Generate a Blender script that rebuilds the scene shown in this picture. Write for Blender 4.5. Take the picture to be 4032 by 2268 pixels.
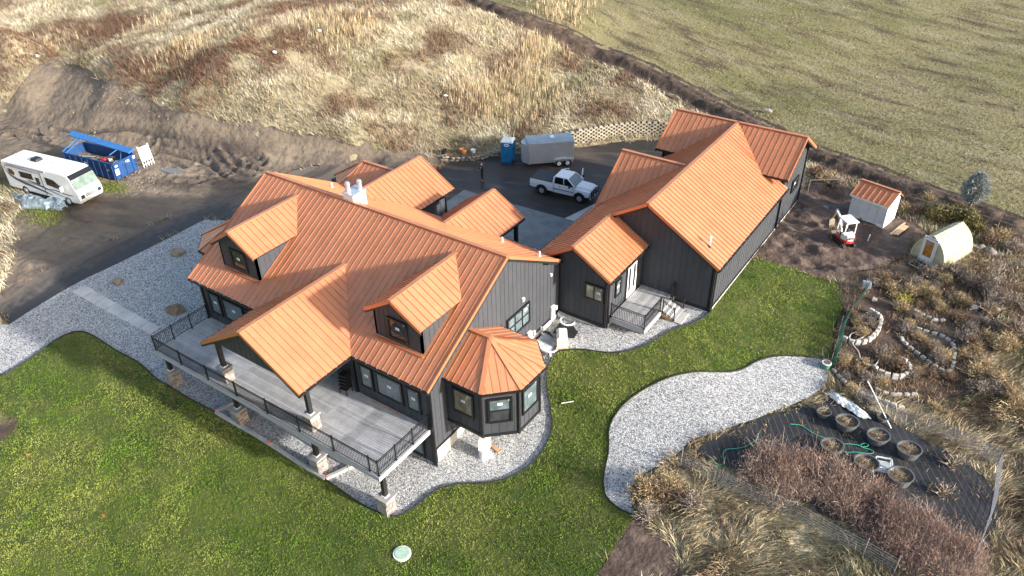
import bpy, bmesh, math, random
import numpy as np
from mathutils import Vector, Matrix
from mathutils.geometry import delaunay_2d_cdt
random.seed(7); RNG = np.random.RandomState(11)
SC = bpy.context.scene; COL = SC.collection
for o in list(bpy.data.objects): bpy.data.objects.remove(o)
CAMLOC=(41.6881, -30.5896, 31.2001)
R_=(0.8259231, 0.5635487, -0.0162423)
U_=(-0.3081613, 0.4753838, 0.824043)
F_=(-0.4721097, 0.6755909, -0.5662944)
LENS=27.5648
# ------------------------------------------------------------------ camera
cd = bpy.data.cameras.new('camera'); cam = bpy.data.objects.new('camera', cd); COL.objects.link(cam)
CAM = Vector(CAMLOC)
cam.matrix_world = Matrix(((R_[0], U_[0], -F_[0], CAM[0]), (R_[1], U_[1], -F_[1], CAM[1]), (R_[2], U_[2], -F_[2], CAM[2]), (0, 0, 0, 1)))
cd.sensor_width = 36; cd.lens = LENS; cd.clip_start = 0.5; cd.clip_end = 3000
SC.camera = cam
# ------------------------------------------------------------------ sky and sun
SUN = Vector((1.0, 0.10, 0.31)).normalized()
W = bpy.data.worlds.new('World'); SC.world = W; W.use_nodes = True
nt = W.node_tree; nt.nodes.clear()
sky = nt.nodes.new('ShaderNodeTexSky'); sky.sky_type = 'NISHITA'; sky.sun_disc = False
sky.sun_elevation = math.asin(SUN.z); sky.sun_rotation = math.atan2(SUN.x, SUN.y)
sky.air_density = 1.0; sky.dust_density = 2.8; sky.ozone_density = 1.0
bg = nt.nodes.new('ShaderNodeBackground'); bg.inputs[1].default_value = 0.15
wo = nt.nodes.new('ShaderNodeOutputWorld')
nt.links.new(sky.outputs[0], bg.inputs[0]); nt.links.new(bg.outputs[0], wo.inputs[0])
sl = bpy.data.lights.new('sun', 'SUN'); sl.energy = 4.1; sl.angle = math.radians(2.2); sl.color = (1.0, 0.965, 0.92)
so = bpy.data.objects.new('sun', sl); COL.objects.link(so)
so.rotation_euler = SUN.to_track_quat('Z', 'Y').to_euler()
SC.view_settings.view_transform = 'Standard'; SC.view_settings.look = 'None'
SC.view_settings.exposure = 1.22; SC.view_settings.gamma = 1.0; SC.view_settings.use_curve_mapping = False
# ------------------------------------------------------------------ survey data: terrain spot heights and outlines, metres
CP=[(5.9,14.16,-0.83),(14.16,11.8,-0.83),(14.16,21.24,-0.83),(5.9,23.6,-0.83),(17.11,25.96,-0.83),(-3.54,14.16,-0.83),(-7.08,7.08,-0.89),(5.9,0.0,-0.89),(14.16,0.0,-0.89),(17.7,5.9,-0.83),(0.0,0.0,-0.89),(1.18,7.08,-0.83),(-14.16,0.0,-1.06),(-23.6,-2.36,-0.71),(-30.68,-2.36,-0.59),(-23.6,3.54,-0.71),(-21.24,-10.62,-1.65),(-17.7,-16.52,-3.07),(-30.68,-10.62,-1.06),(-40.12,-4.72,-0.35),(-1.18,-11.21,-3.27),(1.18,-7.08,-3.07),(9.44,-7.08,-3.07),(9.44,-11.21,-3.07),(-4.72,-9.44,-2.83),(-3.54,-3.54,-1.65),(-2.36,2.36,-0.94),(-9.44,-4.72,-1.77),(-9.44,-11.21,-2.83),(-7.08,-13.57,-3.3),(7.08,-12.98,-3.24),(14.16,-12.98,-3.54),(19.47,-11.21,-3.36),(19.47,-12.98,-3.54),(11.8,-23.6,-4.25),(0.0,-25.96,-4.01),(-23.6,-25.96,-3.89),(23.6,-23.6,-4.37),(35.4,-23.6,-4.6),(-47.2,-25.96,-4.01),(-47.2,-11.8,-1.89),(19.82,-7.32,-2.95),(22.42,-7.67,-3.07),(24.19,-3.54,-2.48),(20.06,-3.54,-2.24),(22.42,0.0,-1.53),(19.82,1.18,-1.06),(19.82,6.14,-0.5),(23.36,6.25,-0.14),(25.96,7.08,-0.12),(28.67,11.09,0.09),(28.44,18.88,0.14),(28.44,29.85,0.14),(21.24,11.8,-0.35),(21.24,23.6,-0.35),(31.86,14.16,-0.12),(31.86,3.54,-1.06),(31.86,-5.9,-2.6),(28.32,-14.16,-3.54),(26.55,0.0,-1.65),(35.4,25.96,0.12),(40.12,16.52,-0.35),(38.94,4.72,-1.42),(40.12,-4.72,-2.6),(38.94,-14.16,-3.54),(47.2,0.0,-2.36),(49.56,17.7,-0.71),(53.1,-11.8,-3.54),(47.2,-23.6,-4.48),(70.8,-23.6,-4.72),(23.6,33.04,0.59),(30.68,35.4,0.59),(41.3,37.76,0.94),(35.4,70.8,3.54),(70.8,70.8,3.54),(106.2,106.2,5.9),(70.8,23.6,0.0),(106.2,23.6,0.59),(94.4,-35.4,-4.72),(53.1,47.2,1.42),(-47.2,47.2,4.72),(-23.6,70.8,6.49),(0.0,59.0,4.72),(11.8,94.4,7.08),(-59.0,82.6,8.26),(-106.2,70.8,9.44),(-141.6,23.6,5.9),(-70.8,-2.36,-0.35),(-70.8,-17.7,-1.18),(-141.6,-35.4,-3.54),(141.6,-59.0,-7.08),(0.0,-59.0,-7.08),(-70.8,-59.0,-7.08),(141.6,153.4,9.44),(0.0,177.0,12.98),(-153.4,177.0,16.52),(70.8,153.4,9.44),(153.4,23.6,1.18),(-59.0,16.52,-0.35),(-54.75,3.48,-0.35),(-49.34,4.18,-0.35),(-42.9,4.74,-0.47),(-36.05,5.22,-0.59),(-31.25,6.48,-0.65),(-26.93,7.94,-0.71),(-21.91,9.66,-0.77),(-16.53,11.36,-0.83),(-11.29,13.98,-0.83),(-7.14,17.62,-0.83),(-2.55,20.84,-0.83),(-52.32,3.48,2.6),(-50.23,6.81,3.07),(-50.5,11.13,3.54),(-47.51,12.18,3.54),(-40.33,11.41,3.3),(-32.73,10.83,2.83),(-25.64,11.12,2.36),(-20.31,12.9,2.01),(-15.87,14.75,1.42),(-10.71,16.32,0.83),(-6.95,18.14,0.24),(-3.12,20.44,-0.12),(-51.2,12.05,4.96),(-38.07,12.89,5.19),(-26.41,13.85,4.96),(-17.35,15.66,3.78),(-9.62,18.17,2.6),(-55.05,9.98,7.08),(-28.19,20.9,7.55),(-2.49,21.07,-0.83),(-0.42,23.0,-0.83),(1.36,25.37,-0.83),(2.45,26.81,-0.83),(4.7,28.97,-0.83),(6.6,30.82,-0.83),(7.95,32.56,-0.83),(9.48,34.63,-0.83),(11.33,36.14,-0.83),(12.73,36.79,-0.83),(14.99,37.43,-0.83),(-2.78,21.96,-0.47),(-0.72,23.88,-0.29),(1.06,26.25,-0.12),(2.16,27.69,0.12),(4.4,29.85,0.35),(6.3,31.71,0.59),(7.66,33.44,0.71),(9.18,35.52,0.77),(11.03,37.03,0.77),(12.44,37.68,0.77),(14.69,38.31,0.59),(-3.67,25.2,0.06),(-1.6,27.13,0.24),(0.18,29.5,0.41),(1.27,30.94,0.65),(3.52,33.1,0.89),(5.42,34.95,1.12),(6.77,36.69,1.24),(8.3,38.76,1.3),(10.15,40.27,1.3),(11.55,40.92,1.3),(13.81,41.56,1.12)]
WB=[(-2.49,21.07),(-0.42,23.0),(1.36,25.37),(2.45,26.81),(4.7,28.97),(6.6,30.82),(7.95,32.56),(9.48,34.63),(11.33,36.14),(12.73,36.79),(14.99,37.43)]
FEAT={
'LG1':[(-10.01,-17.23),(-10.02,-15.57),(-10.28,-13.35),(-10.1,-12.21),(-9.52,-11.47),(-8.18,-11.24),(-5.71,-11.31),(-3.68,-11.15),(-2.38,-11.19),(-1.07,-11.45),(1.1,-11.47),(3.59,-11.48),(5.27,-11.4)],
'LG2':[(14.93,-11.41),(16.29,-11.5),(17.79,-11.61),(18.76,-11.54),(19.66,-11.4),(20.18,-11.16),(20.59,-10.3),(20.76,-9.29),(21.03,-8.38),(21.84,-7.59),(23.02,-6.91),(24.01,-5.97),(24.55,-4.76),(24.67,-3.47),(24.5,-2.34),(24.17,-1.6),(23.48,-0.71),(22.49,0.4),(21.79,1.51),(21.6,2.27),(21.6,3.0),(22.19,3.49),(23.07,3.99),(23.83,4.19),(24.78,4.56),(25.57,5.19),(26.33,6.15),(26.81,7.44),(27.1,8.29),(27.96,9.47),(28.36,10.46),(28.5,11.25)],
'LM':[(28.69,19.14),(31.07,19.51),(32.87,19.24),(34.31,19.54)],
'LR':[(34.78,18.87),(35.62,17.02),(35.65,15.81),(35.67,14.42),(36.07,12.94),(36.38,11.7)],
'LP':[(35.56,11.14),(34.26,10.52),(33.25,9.75),(32.58,8.79),(32.22,7.74),(31.52,6.9),(29.87,5.87),(28.63,4.55),(27.77,3.1),(27.2,1.64),(27.14,0.28),(27.34,-0.55),(28.07,-1.74),(28.45,-3.01),(28.89,-3.93),(29.4,-4.48),(30.39,-4.77),(31.17,-4.69)],
'LB':[(31.18,-6.22),(31.09,-7.34),(31.16,-9.08)],
'GD':[(-14.78,-14.63),(-14.57,-11.58),(-14.18,-8.49),(-13.51,-6.14),(-13.07,-3.18),(-12.58,-0.46),(-12.32,2.95)],
'PR':[(30.95,-4.47),(30.29,-3.46),(30.17,-2.52),(30.83,-1.44),(31.43,-0.2),(31.74,1.23),(32.73,2.27),(33.46,3.39),(34.25,4.43),(34.67,5.22),(35.76,6.85),(36.34,7.98),(36.79,9.19),(36.64,10.45),(36.18,11.15)],
'DU':[(-17.41,-13.08),(-17.53,-10.73),(-17.46,-8.06),(-16.72,-5.03),(-16.04,-2.56),(-14.66,1.9),(-13.65,6.6),(-13.57,10.2),(-12.41,13.05),(-9.87,15.19),(-5.91,16.88),(-2.19,20.41)],
'CY':[(-2.11,20.9),(-0.25,22.77),(1.64,24.98),(2.75,26.36),(4.99,28.52),(6.89,30.31),(8.26,32.01),(9.78,34.05),(11.6,35.59),(13.32,36.44),(16.16,36.53)],
'DT':[(-48.93,4.1),(-48.12,7.11),(-50.06,10.93),(-47.75,12.29),(-40.09,11.28),(-32.79,10.87),(-25.78,11.2),(-20.33,12.91),(-15.8,14.74),(-10.81,16.46),(-7.1,18.31),(-2.75,21.62)],
'DL':[(-35.77,-2.86),(-33.8,-1.68),(-29.97,-1.95),(-27.55,-5.16),(-26.23,-7.15),(-22.48,-8.61),(-19.48,-11.2),(-18.8,-12.26)],
'MY':[(28.69,19.14),(31.07,19.51),(32.87,19.24),(34.31,19.54),(35.18,21.36),(36.74,23.93),(38.01,25.6),(37.6,27.37),(38.43,29.39),(37.18,30.53),(35.87,31.17),(33.67,32.79),(31.21,33.73),(28.02,33.82)],
'GA':[(34.31,19.54),(35.18,21.36),(38.07,25.34),(41.49,25.47),(43.86,23.27),(44.76,20.52),(44.51,14.75),(43.07,11.95),(41.55,10.79),(39.57,9.7),(36.94,9.86),(36.37,11.87),(35.65,15.81),(35.62,17.02),(34.78,18.87)],
'WF':[(35.72,6.27),(36.84,7.92),(38.2,8.81),(40.58,8.4),(44.29,7.98),(46.35,7.02),(46.88,5.48),(46.67,2.41),(46.31,0.45),(44.02,0.18),(41.02,0.6),(37.94,0.57),(34.64,0.5),(31.89,0.36),(32.84,2.01),(34.36,4.13)],
'BS':[(31.17,-4.69),(31.18,-6.22),(31.09,-7.34),(31.16,-9.08),(34.63,-6.93),(33.98,-5.56),(32.45,-4.7)],
'TR':[(-18.86,47.32),(-9.95,45.32),(-4.36,46.72),(2.98,46.46),(9.63,44.66),(13.81,43.4),(18.89,41.24),(23.57,39.11),(26.92,37.81),(30.95,37.01),(34.82,35.75),(39.24,34.65),(44.74,33.16)],
'slab':[(-13.57,-8.9),(-4.66,-8.65)],
'slabw':[(-13.62,-9.44),(-13.45,-8.46),(-4.78,-9.01),(-4.67,-8.22)],
'flags':[(5.27,-11.4),(10.33,-11.48),(14.92,-11.39),(6.32,-20.02),(-1.68,-19.94)],
'bould':[(-10.39,-2.19),(-11.44,-6.93),(-5.01,-6.54)],
'stick':[(23.94,-0.23),(24.52,0.24)],
'lid':[(21.91,-12.76)],
'mulch':[(-5.46,-19.97)],
'rv':[(-31.86,-3.95),(-23.45,-2.09),(-24.15,0.12),(-29.35,-3.35),(-23.99,-2.46)],
'dump':[(-24.56,1.99),(-24.95,4.37),(-29.63,1.38)],
'board':[(-25.14,5.19),(-25.11,6.1)],
'tarp':[(-29.96,-4.71),(-27.99,-4.61),(-26.03,-4.05),(-25.38,-3.44),(-23.93,-3.52)],
'puddle':[(-22.3,6.09),(-41.1,4.58),(-42.68,2.71)],
'ruts':[[(-22.11,9.86),(-21.05,9.29),(-19.16,8.53),(-17.33,7.92),(-15.97,8.04),(-15.18,8.38)],[(-21.61,10.28),(-19.98,9.85),(-18.46,9.47),(-16.38,9.26),(-15.37,9.67)],[(-20.85,10.9),(-19.7,10.75),(-19.01,10.35),(-17.41,10.13),(-15.42,10.62)],[(-27.14,8.45),(-24.4,9.12),(-21.96,9.7),(-19.39,10.14),(-16.03,10.5)],[(-27.28,7.83),(-24.46,8.45),(-21.77,8.85),(-19.08,8.58)],[(-25.99,6.96),(-23.95,7.42),(-21.95,7.15)],[(-20.1,5.05),(-18.48,5.69),(-18.18,6.65),(-17.35,8.43)],[(-24.7,9.45),(-22.36,10.14),(-19.61,11.14),(-16.11,11.83)],[(-21.5,10.84),(-18.96,11.23),(-16.73,11.91)],[(-21.42,8.32),(-20.59,9.31),(-18.2,9.13),(-17.05,10.74)],[(-17.71,10.96),(-16.09,11.23),(-15.92,11.78)],[(-21.44,5.35),(-19.67,6.61),(-17.67,7.46)],[(-28.7,8.71),(-26.11,9.36),(-23.61,9.91)],[(-44.31,1.9),(-43.34,3.28),(-39.72,3.77)],[(-43.24,1.67),(-41.26,2.72),(-38.21,3.24)],[(-40.34,5.12),(-35.91,6.1),(-31.41,8.21),(-26.18,9.47)]],
'potty':[(2.53,23.91),(3.5,24.29),(3.36,25.31)],
'trail':[(4.59,25.21),(7.94,28.2),(3.51,26.0),(6.77,26.13),(7.34,26.82)],
'truck':[(9.19,20.72),(12.72,21.11),(7.21,22.22),(13.09,22.42)],
'person':[(3.1,20.03),(3.46,20.12)],
'lowwall':[(-2.21,21.17),(-1.47,21.69),(-0.62,22.27),(0.06,22.88),(0.67,23.62),(1.05,24.5),(1.57,25.19)],
'conc':[(1.74,17.73),(4.34,17.78),(9.2,17.99),(13.05,18.16),(13.93,21.68),(13.42,24.71),(12.91,27.9)],
'matcy':[(12.95,32.97),(13.89,34.43)],
'pots2':[(-2.42,21.77),(-0.97,22.91),(-0.27,23.52)],
'exc':[(32.98,24.15),(33.97,24.77),(31.53,27.13),(31.8,25.71)],
'shed':[(32.63,28.71),(35.36,27.89),(35.64,29.67)],
'lumber':[(36.07,27.73),(36.63,29.87)],
'gh':[(37.84,25.65),(40.06,24.83),(41.14,28.47),(38.46,25.01),(39.28,25.05)],
'spruce':[(40.36,33.19)],
'chain':[(28.74,31.14),(31.24,32.6),(32.52,32.93),(35.88,31.96),(38.18,31.74),(40.51,31.88),(42.59,31.58),(44.61,31.32)],
'doormat':[(38.63,24.64)],
'pvc':[(34.84,26.05)],
'yardpud':[(30.13,28.77),(30.51,29.43),(30.11,24.16)],
'stump':[(20.73,43.82)],
'stake':[(37.36,36.67)],
'greenb':[(41.41,30.16),(39.91,20.64)],
'rocks':[(41.53,28.98),(42.08,29.09),(42.68,28.95),(43.17,28.86)],
'ring1':[(36.99,17.35),(37.48,17.31),(37.93,17.07),(38.12,16.52),(38.15,15.93),(38.14,15.37),(38.05,14.81),(37.88,14.29),(37.6,13.93),(37.25,13.68),(36.9,13.58),(36.51,13.65)],
'ring2':[(39.45,16.04),(39.75,15.54),(40.16,15.25),(40.54,15.04),(40.96,14.79),(41.36,14.6),(41.75,14.41),(42.15,14.26),(42.51,14.2),(42.8,14.49),(42.78,14.96),(42.7,15.54),(42.64,16.38),(42.46,16.91),(42.12,17.26),(41.72,17.39),(41.28,17.39),(40.78,17.28),(40.34,17.27),(40.03,17.29)],
'ring3':[(38.71,12.37),(39.02,11.98),(39.41,11.91),(39.82,11.98),(40.22,12.1),(40.5,12.39),(40.71,12.92),(40.64,13.35),(40.35,13.64),(39.96,13.76)],
'line4':[(39.47,19.19),(39.88,19.09),(40.3,18.92),(40.77,18.85),(41.28,18.97),(41.58,19.33)],
'line4b':[(36.8,18.73),(37.16,18.9),(37.52,19.07)],
'line5':[(36.7,10.8),(37.19,10.41),(37.65,10.1),(38.07,9.92),(38.48,9.74),(38.79,9.69),(39.14,9.66),(39.47,9.78),(40.02,9.85),(40.44,9.83),(40.85,9.82),(41.23,9.94)],
'line6':[(39.2,10.5),(39.7,10.51),(39.99,10.49),(40.31,10.62),(40.63,10.76),(40.98,11.03),(41.33,11.29),(41.7,11.48)],
'yellow':[(38.82,19.81)],
'wrock':[(42.83,21.71),(44.12,22.19)],
'bags':[(37.71,8.56),(38.76,8.25)],
'pole':[(40.9,7.99)],
'net':[(36.25,19.58),(36.2,17.94),(36.04,16.7),(36.0,15.44),(36.07,14.13),(36.21,13.42),(36.41,12.22),(36.41,11.48),(36.57,10.72)],
'netpile':[(35.36,19.19),(35.87,18.54)],
'boxx':[(36.29,19.74)],
'bucket':[(36.35,10.64)],
'whose':[(36.89,13.59),(36.76,14.15),(37.03,14.58),(37.55,14.69),(37.58,14.31),(37.02,13.53),(37.37,13.12),(37.66,12.92),(37.87,12.43),(38.27,12.07),(38.83,12.16),(38.91,12.85)],
'gshrubs':[(36.87,15.43),(36.32,16.28),(37.46,15.84),(37.42,14.6),(36.66,20.55),(37.79,20.64),(37.01,21.15),(38.99,22.14),(39.58,22.06),(40.25,22.68),(40.46,23.62),(41.27,22.65),(41.31,21.22),(40.96,20.21),(41.94,21.96),(38.13,19.88),(39.79,19.87),(39.66,16.58),(40.76,16.33),(41.55,16.08),(42.06,15.35),(41.28,15.65),(41.96,14.79),(40.38,16.38),(39.71,13.01),(39.19,13.04),(40.1,12.89),(38.92,13.5),(38.24,12.15),(37.11,12.2),(37.11,11.67),(38.04,11.29),(38.76,10.82),(39.55,11.07),(40.94,12.69),(41.11,13.15),(42.2,19.68),(43.04,19.04),(43.06,16.38),(43.43,17.56),(43.95,18.76),(41.98,13.36),(39.87,18.39),(38.86,18.77),(41.05,17.83),(39.65,17.33),(37.17,10.98),(37.69,10.47),(38.28,9.44),(39.22,9.14),(42.68,10.72)],
'trees':[(43.71,21.27),(44.82,22.7),(45.65,21.89),(42.38,23.83),(43.69,25.2),(45.57,19.87)],
'pots':[(37.39,6.8),(38.72,6.68),(40.32,8.31),(40.46,6.62),(42.11,6.58),(38.53,4.54),(40.42,4.4),(42.15,4.52)],
'crate':[(41.22,5.01)],
'hose1':[(36.04,5.13),(36.6,5.43),(37.13,5.24),(37.62,5.17),(38.04,5.25)],
'hose2':[(38.84,5.31),(39.6,5.76),(39.95,5.72),(40.22,6.05),(40.01,6.15),(39.78,5.9),(39.88,5.66),(40.2,5.79),(40.55,5.8),(40.49,5.52)],
'hose2b':[(38.96,4.91),(39.23,4.87),(39.53,5.07),(39.67,5.19)],
'hose3':[(34.74,3.49),(34.88,3.09),(34.55,2.28),(34.09,1.79),(33.63,1.52),(33.6,1.1),(33.9,0.7),(33.85,0.34),(33.48,0.31),(33.05,0.23)],
'hedge':[(36.16,1.72),(37.07,2.2),(38.08,2.64),(36.12,0.62),(37.3,1.04),(38.41,1.65),(39.09,3.05),(39.4,2.05),(40.28,1.93),(41.07,2.62),(41.2,1.61),(42.11,2.39),(42.2,1.46),(42.99,2.06),(43.24,1.39),(44.0,2.06),(44.26,1.31),(44.89,1.92),(45.19,1.17),(45.79,1.86),(45.93,1.14),(45.19,0.45),(44.01,0.41),(43.05,0.61),(46.39,1.73)],
'wfence':[(31.92,-0.66),(33.86,-0.76),(35.69,-0.8),(38.48,-0.59),(40.27,-0.76),(41.79,-0.81),(43.29,-0.95)],
'rfence':[(38.57,9.05),(40.09,8.86),(41.57,8.69),(43.59,8.88),(45.03,8.76),(46.3,8.45)],
'rfence2':[(46.3,8.45),(46.48,6.87),(46.56,5.07),(46.46,3.46),(46.32,1.81),(46.14,0.8)],
'spiky':[(44.28,7.16),(35.03,-0.29),(44.25,4.95)],
'drybush':[(30.94,-3.35),(31.68,-2.93),(31.78,-4.45),(31.89,-2.39),(32.58,-2.44),(33.4,-2.6)],
'gen':[(21.51,3.18),(22.06,3.54),(20.76,3.93)],
'mats':[(21.19,4.94),(20.18,3.82)],
'wells':[(20.46,6.57),(20.68,3.17)],
'coils':[(20.73,5.78),(21.06,3.07)],
'landing':[(26.83,9.05),(27.37,9.03),(27.37,10.35),(26.85,10.34)],
'sono':[(21.95,-5.54)],
'plank':[(21.7,-4.61),(22.54,-4.74)],
'litter':[(-50.56,10.55),(-22.85,20.73),(-6.96,28.04),(-22.54,26.79)],
'soilpatch':[(-32.08,31.38),(-67.94,22.16),(-63.59,26.84),(-51.78,10.63),(-23.52,21.77),(-29.09,16.04),(-31.8,12.81)],
'reeds':[(-56.75,28.87),(-32.94,17.76),(-65.67,18.75),(-24.5,29.97),(-20.89,29.22),(-5.5,33.11),(-2.62,30.77),(-5.4,30.52),(-5.5,41.67),(-4.94,44.92),(-7.44,51.13),(-0.11,34.15),(-3.18,36.57)],
'bush2':[(38.32,33.25),(38.33,31.44),(40.94,31.39),(40.3,32.53),(37.06,31.53),(36.09,31.42),(39.12,31.88),(42.42,30.03),(43.07,31.14),(44.06,29.9),(28.46,34.07),(29.52,33.33),(30.34,33.31),(35.99,33.07),(37.39,33.81)],
'gshrubs2':[(42.96,17.47),(43.56,17.05),(43.36,24.94),(42.8,13.69),(42.34,21.69),(45.57,20.27),(45.0,19.85),(43.6,23.77),(44.99,14.7),(44.37,15.85),(43.53,25.07),(44.92,18.14),(41.99,24.66),(45.1,19.93),(45.29,14.77),(45.35,14.32),(44.04,14.91),(44.47,13.6),(44.42,25.08),(41.82,21.63),(45.4,20.67),(43.88,21.69),(43.61,20.21),(43.46,17.26),(44.88,14.22),(45.25,14.17),(45.94,13.92),(43.75,23.66),(45.91,14.22),(45.41,18.77),(44.02,23.07),(45.15,18.53),(42.01,24.19),(45.93,13.92),(38.95,20.82),(39.53,23.65),(39.57,21.39),(40.95,24.91),(40.11,24.39),(40.63,23.67),(41.53,21.96),(40.38,21.1)],
'tboard':[(0.86,-9.83),(4.31,-9.7)],
'stones':[(-23.33,1.94),(-24.75,3.33),(-23.51,4.17),(-23.84,4.99),(-25.32,4.85),(-24.12,3.47),(-21.8,3.32),(-35.1,6.63),(-24.85,6.28),(-23.46,3.92),(-39.41,10.73),(-35.51,10.49),(-33.75,10.31),(-37.69,11.27),(-43.16,12.2),(-37.01,9.79),(-32.33,10.43),(-39.23,7.7),(-26.69,10.92)],
}
# ------------------------------------------------------------------ materials
M = {}
def mat(name, col, rough=0.7, metal=0.0, var=0.0, vscale=3.0, bump=0.0, bscale=20.0, spec=None, attr=None, col2=None, detail=6, stretch=None):
    m = bpy.data.materials.new(name); m.use_nodes = True; t = m.node_tree
    b = t.nodes['Principled BSDF']; b.inputs['Roughness'].default_value = rough; b.inputs['Metallic'].default_value = metal
    if spec is not None: b.inputs['Specular IOR Level'].default_value = spec
    c = tuple(col) + (1.0,)
    b.inputs['Base Color'].default_value = c
    tc = t.nodes.new('ShaderNodeNewGeometry')
    src = tc.outputs['Position']
    if stretch:
        mp = t.nodes.new('ShaderNodeMapping'); mp.inputs['Scale'].default_value = stretch[0]; mp.inputs['Rotation'].default_value = (0, 0, stretch[1])
        t.links.new(src, mp.inputs[0]); src = mp.outputs[0]
    if attr:
        a = t.nodes.new('ShaderNodeAttribute'); a.attribute_name = attr
        t.links.new(a.outputs['Color'], b.inputs['Base Color'])
    elif var > 0 or col2:
        n = t.nodes.new('ShaderNodeTexNoise'); n.inputs['Scale'].default_value = vscale; n.inputs['Detail'].default_value = detail; n.inputs['Roughness'].default_value = 0.65
        t.links.new(src, n.inputs['Vector'])
        r = t.nodes.new('ShaderNodeValToRGB')
        lo = tuple(x * (1 - var) for x in col) if not col2 else tuple(col); hi = tuple(min(1, x * (1 + var)) for x in col) if not col2 else tuple(col2)
        r.color_ramp.elements[0].position = 0.36; r.color_ramp.elements[0].color = lo + (1,)
        r.color_ramp.elements[1].position = 0.64; r.color_ramp.elements[1].color = hi + (1,)
        t.links.new(n.outputs[0], r.inputs[0]); t.links.new(r.outputs[0], b.inputs['Base Color'])
    if bump > 0:
        n2 = t.nodes.new('ShaderNodeTexNoise'); n2.inputs['Scale'].default_value = bscale; n2.inputs['Detail'].default_value = 5
        t.links.new(src, n2.inputs['Vector'])
        bp = t.nodes.new('ShaderNodeBump'); bp.inputs['Strength'].default_value = 1.0; bp.inputs['Distance'].default_value = bump
        t.links.new(n2.outputs[0], bp.inputs['Height']); t.links.new(bp.outputs[0], b.inputs['Normal'])
    M[name] = m
    return m
def layered(name, cols, scales, rough=0.9, bump=0.03, bscale=4.0, vor=None, rough2=None, wet=None, rot=0.0, stretch=(1, 1, 1), mask=None):
    """ground material: a chain of noise masks, each mixing one more colour over the ones before"""
    m = bpy.data.materials.new(name); m.use_nodes = True; t = m.node_tree; b = t.nodes['Principled BSDF']
    L = t.links.new; g = t.nodes.new('ShaderNodeNewGeometry')
    mp = t.nodes.new('ShaderNodeMapping'); mp.vector_type = 'TEXTURE'; mp.inputs['Rotation'].default_value = (0, 0, rot); mp.inputs['Scale'].default_value = tuple(1 / q for q in stretch)
    L(g.outputs['Position'], mp.inputs[0]); src = mp.outputs[0]
    rgb = t.nodes.new('ShaderNodeRGB'); rgb.outputs[0].default_value = tuple(cols[0]) + (1,)
    cur = rgb.outputs[0]
    for k, (c, (sc, lo, hi)) in enumerate(zip(cols[1:], scales)):
        n = t.nodes.new('ShaderNodeTexNoise'); n.inputs['Scale'].default_value = sc; n.inputs['Detail'].default_value = 7; n.inputs['Roughness'].default_value = 0.62
        off = t.nodes.new('ShaderNodeVectorMath'); off.operation = 'ADD'; off.inputs[1].default_value = (17.3 * k, 9.1 * k, 3.7 * k)
        L(src, off.inputs[0]); L(off.outputs[0], n.inputs['Vector'])
        mr = t.nodes.new('ShaderNodeMapRange'); mr.inputs[1].default_value = lo; mr.inputs[2].default_value = hi
        L(n.outputs[0], mr.inputs[0])
        mx = t.nodes.new('ShaderNodeMixRGB'); mx.inputs[2].default_value = tuple(c) + (1,)
        L(mr.outputs[0], mx.inputs[0]); L(cur, mx.inputs[1]); cur = mx.outputs[0]
        if wet == k:
            rr = t.nodes.new('ShaderNodeMapRange'); rr.inputs[3].default_value = rough; rr.inputs[4].default_value = rough2
            L(mr.outputs[0], rr.inputs[0]); L(rr.outputs[0], b.inputs['Roughness'])
    if wet is None: b.inputs['Roughness'].default_value = rough
    h = None
    if vor:
        v = t.nodes.new('ShaderNodeTexVoronoi'); v.inputs['Scale'].default_value = vor[0]
        L(g.outputs['Position'], v.inputs['Vector'])
        cr = t.nodes.new('ShaderNodeValToRGB'); el = cr.color_ramp.elements
        sp = t.nodes.new('ShaderNodeSeparateColor'); L(v.outputs['Color'], sp.inputs[0])
        for i, (pos, cc) in enumerate(vor[1]):
            e = el[i] if i < 2 else el.new(pos)
            e.position = pos; e.color = tuple(cc) + (1,)
        L(sp.outputs[0], cr.inputs[0])
        mx = t.nodes.new('ShaderNodeMixRGB'); mx.inputs[0].default_value = vor[2]; mx.blend_type = 'MULTIPLY' if len(vor) > 3 else 'MIX'
        L(cur, mx.inputs[1]); L(cr.outputs[0], mx.inputs[2]); cur = mx.outputs[0]; h = v.outputs['Distance']
    if mask:
        at = t.nodes.new('ShaderNodeAttribute'); at.attribute_name = 'mask'
        nz = t.nodes.new('ShaderNodeTexNoise'); nz.inputs['Scale'].default_value = 1.8; nz.inputs['Detail'].default_value = 6; L(g.outputs['Position'], nz.inputs['Vector'])
        ad = t.nodes.new('ShaderNodeMath'); ad.operation = 'ADD'; L(at.outputs['Fac'], ad.inputs[0]); L(nz.outputs[0], ad.inputs[1])
        mm = t.nodes.new('ShaderNodeMapRange'); mm.inputs[1].default_value = .75; mm.inputs[2].default_value = 1.15; L(ad.outputs[0], mm.inputs[0])
        mx = t.nodes.new('ShaderNodeMixRGB'); mx.inputs[2].default_value = tuple(mask[0]) + (1,); L(mm.outputs[0], mx.inputs[0]); L(cur, mx.inputs[1]); cur = mx.outputs[0]
        rr = t.nodes.new('ShaderNodeMapRange'); rr.inputs[3].default_value = rough; rr.inputs[4].default_value = mask[1]; L(mm.outputs[0], rr.inputs[0])
        for l in list(b.inputs['Roughness'].links): t.links.remove(l)
        L(rr.outputs[0], b.inputs['Roughness'])
    L(cur, b.inputs['Base Color'])
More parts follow.
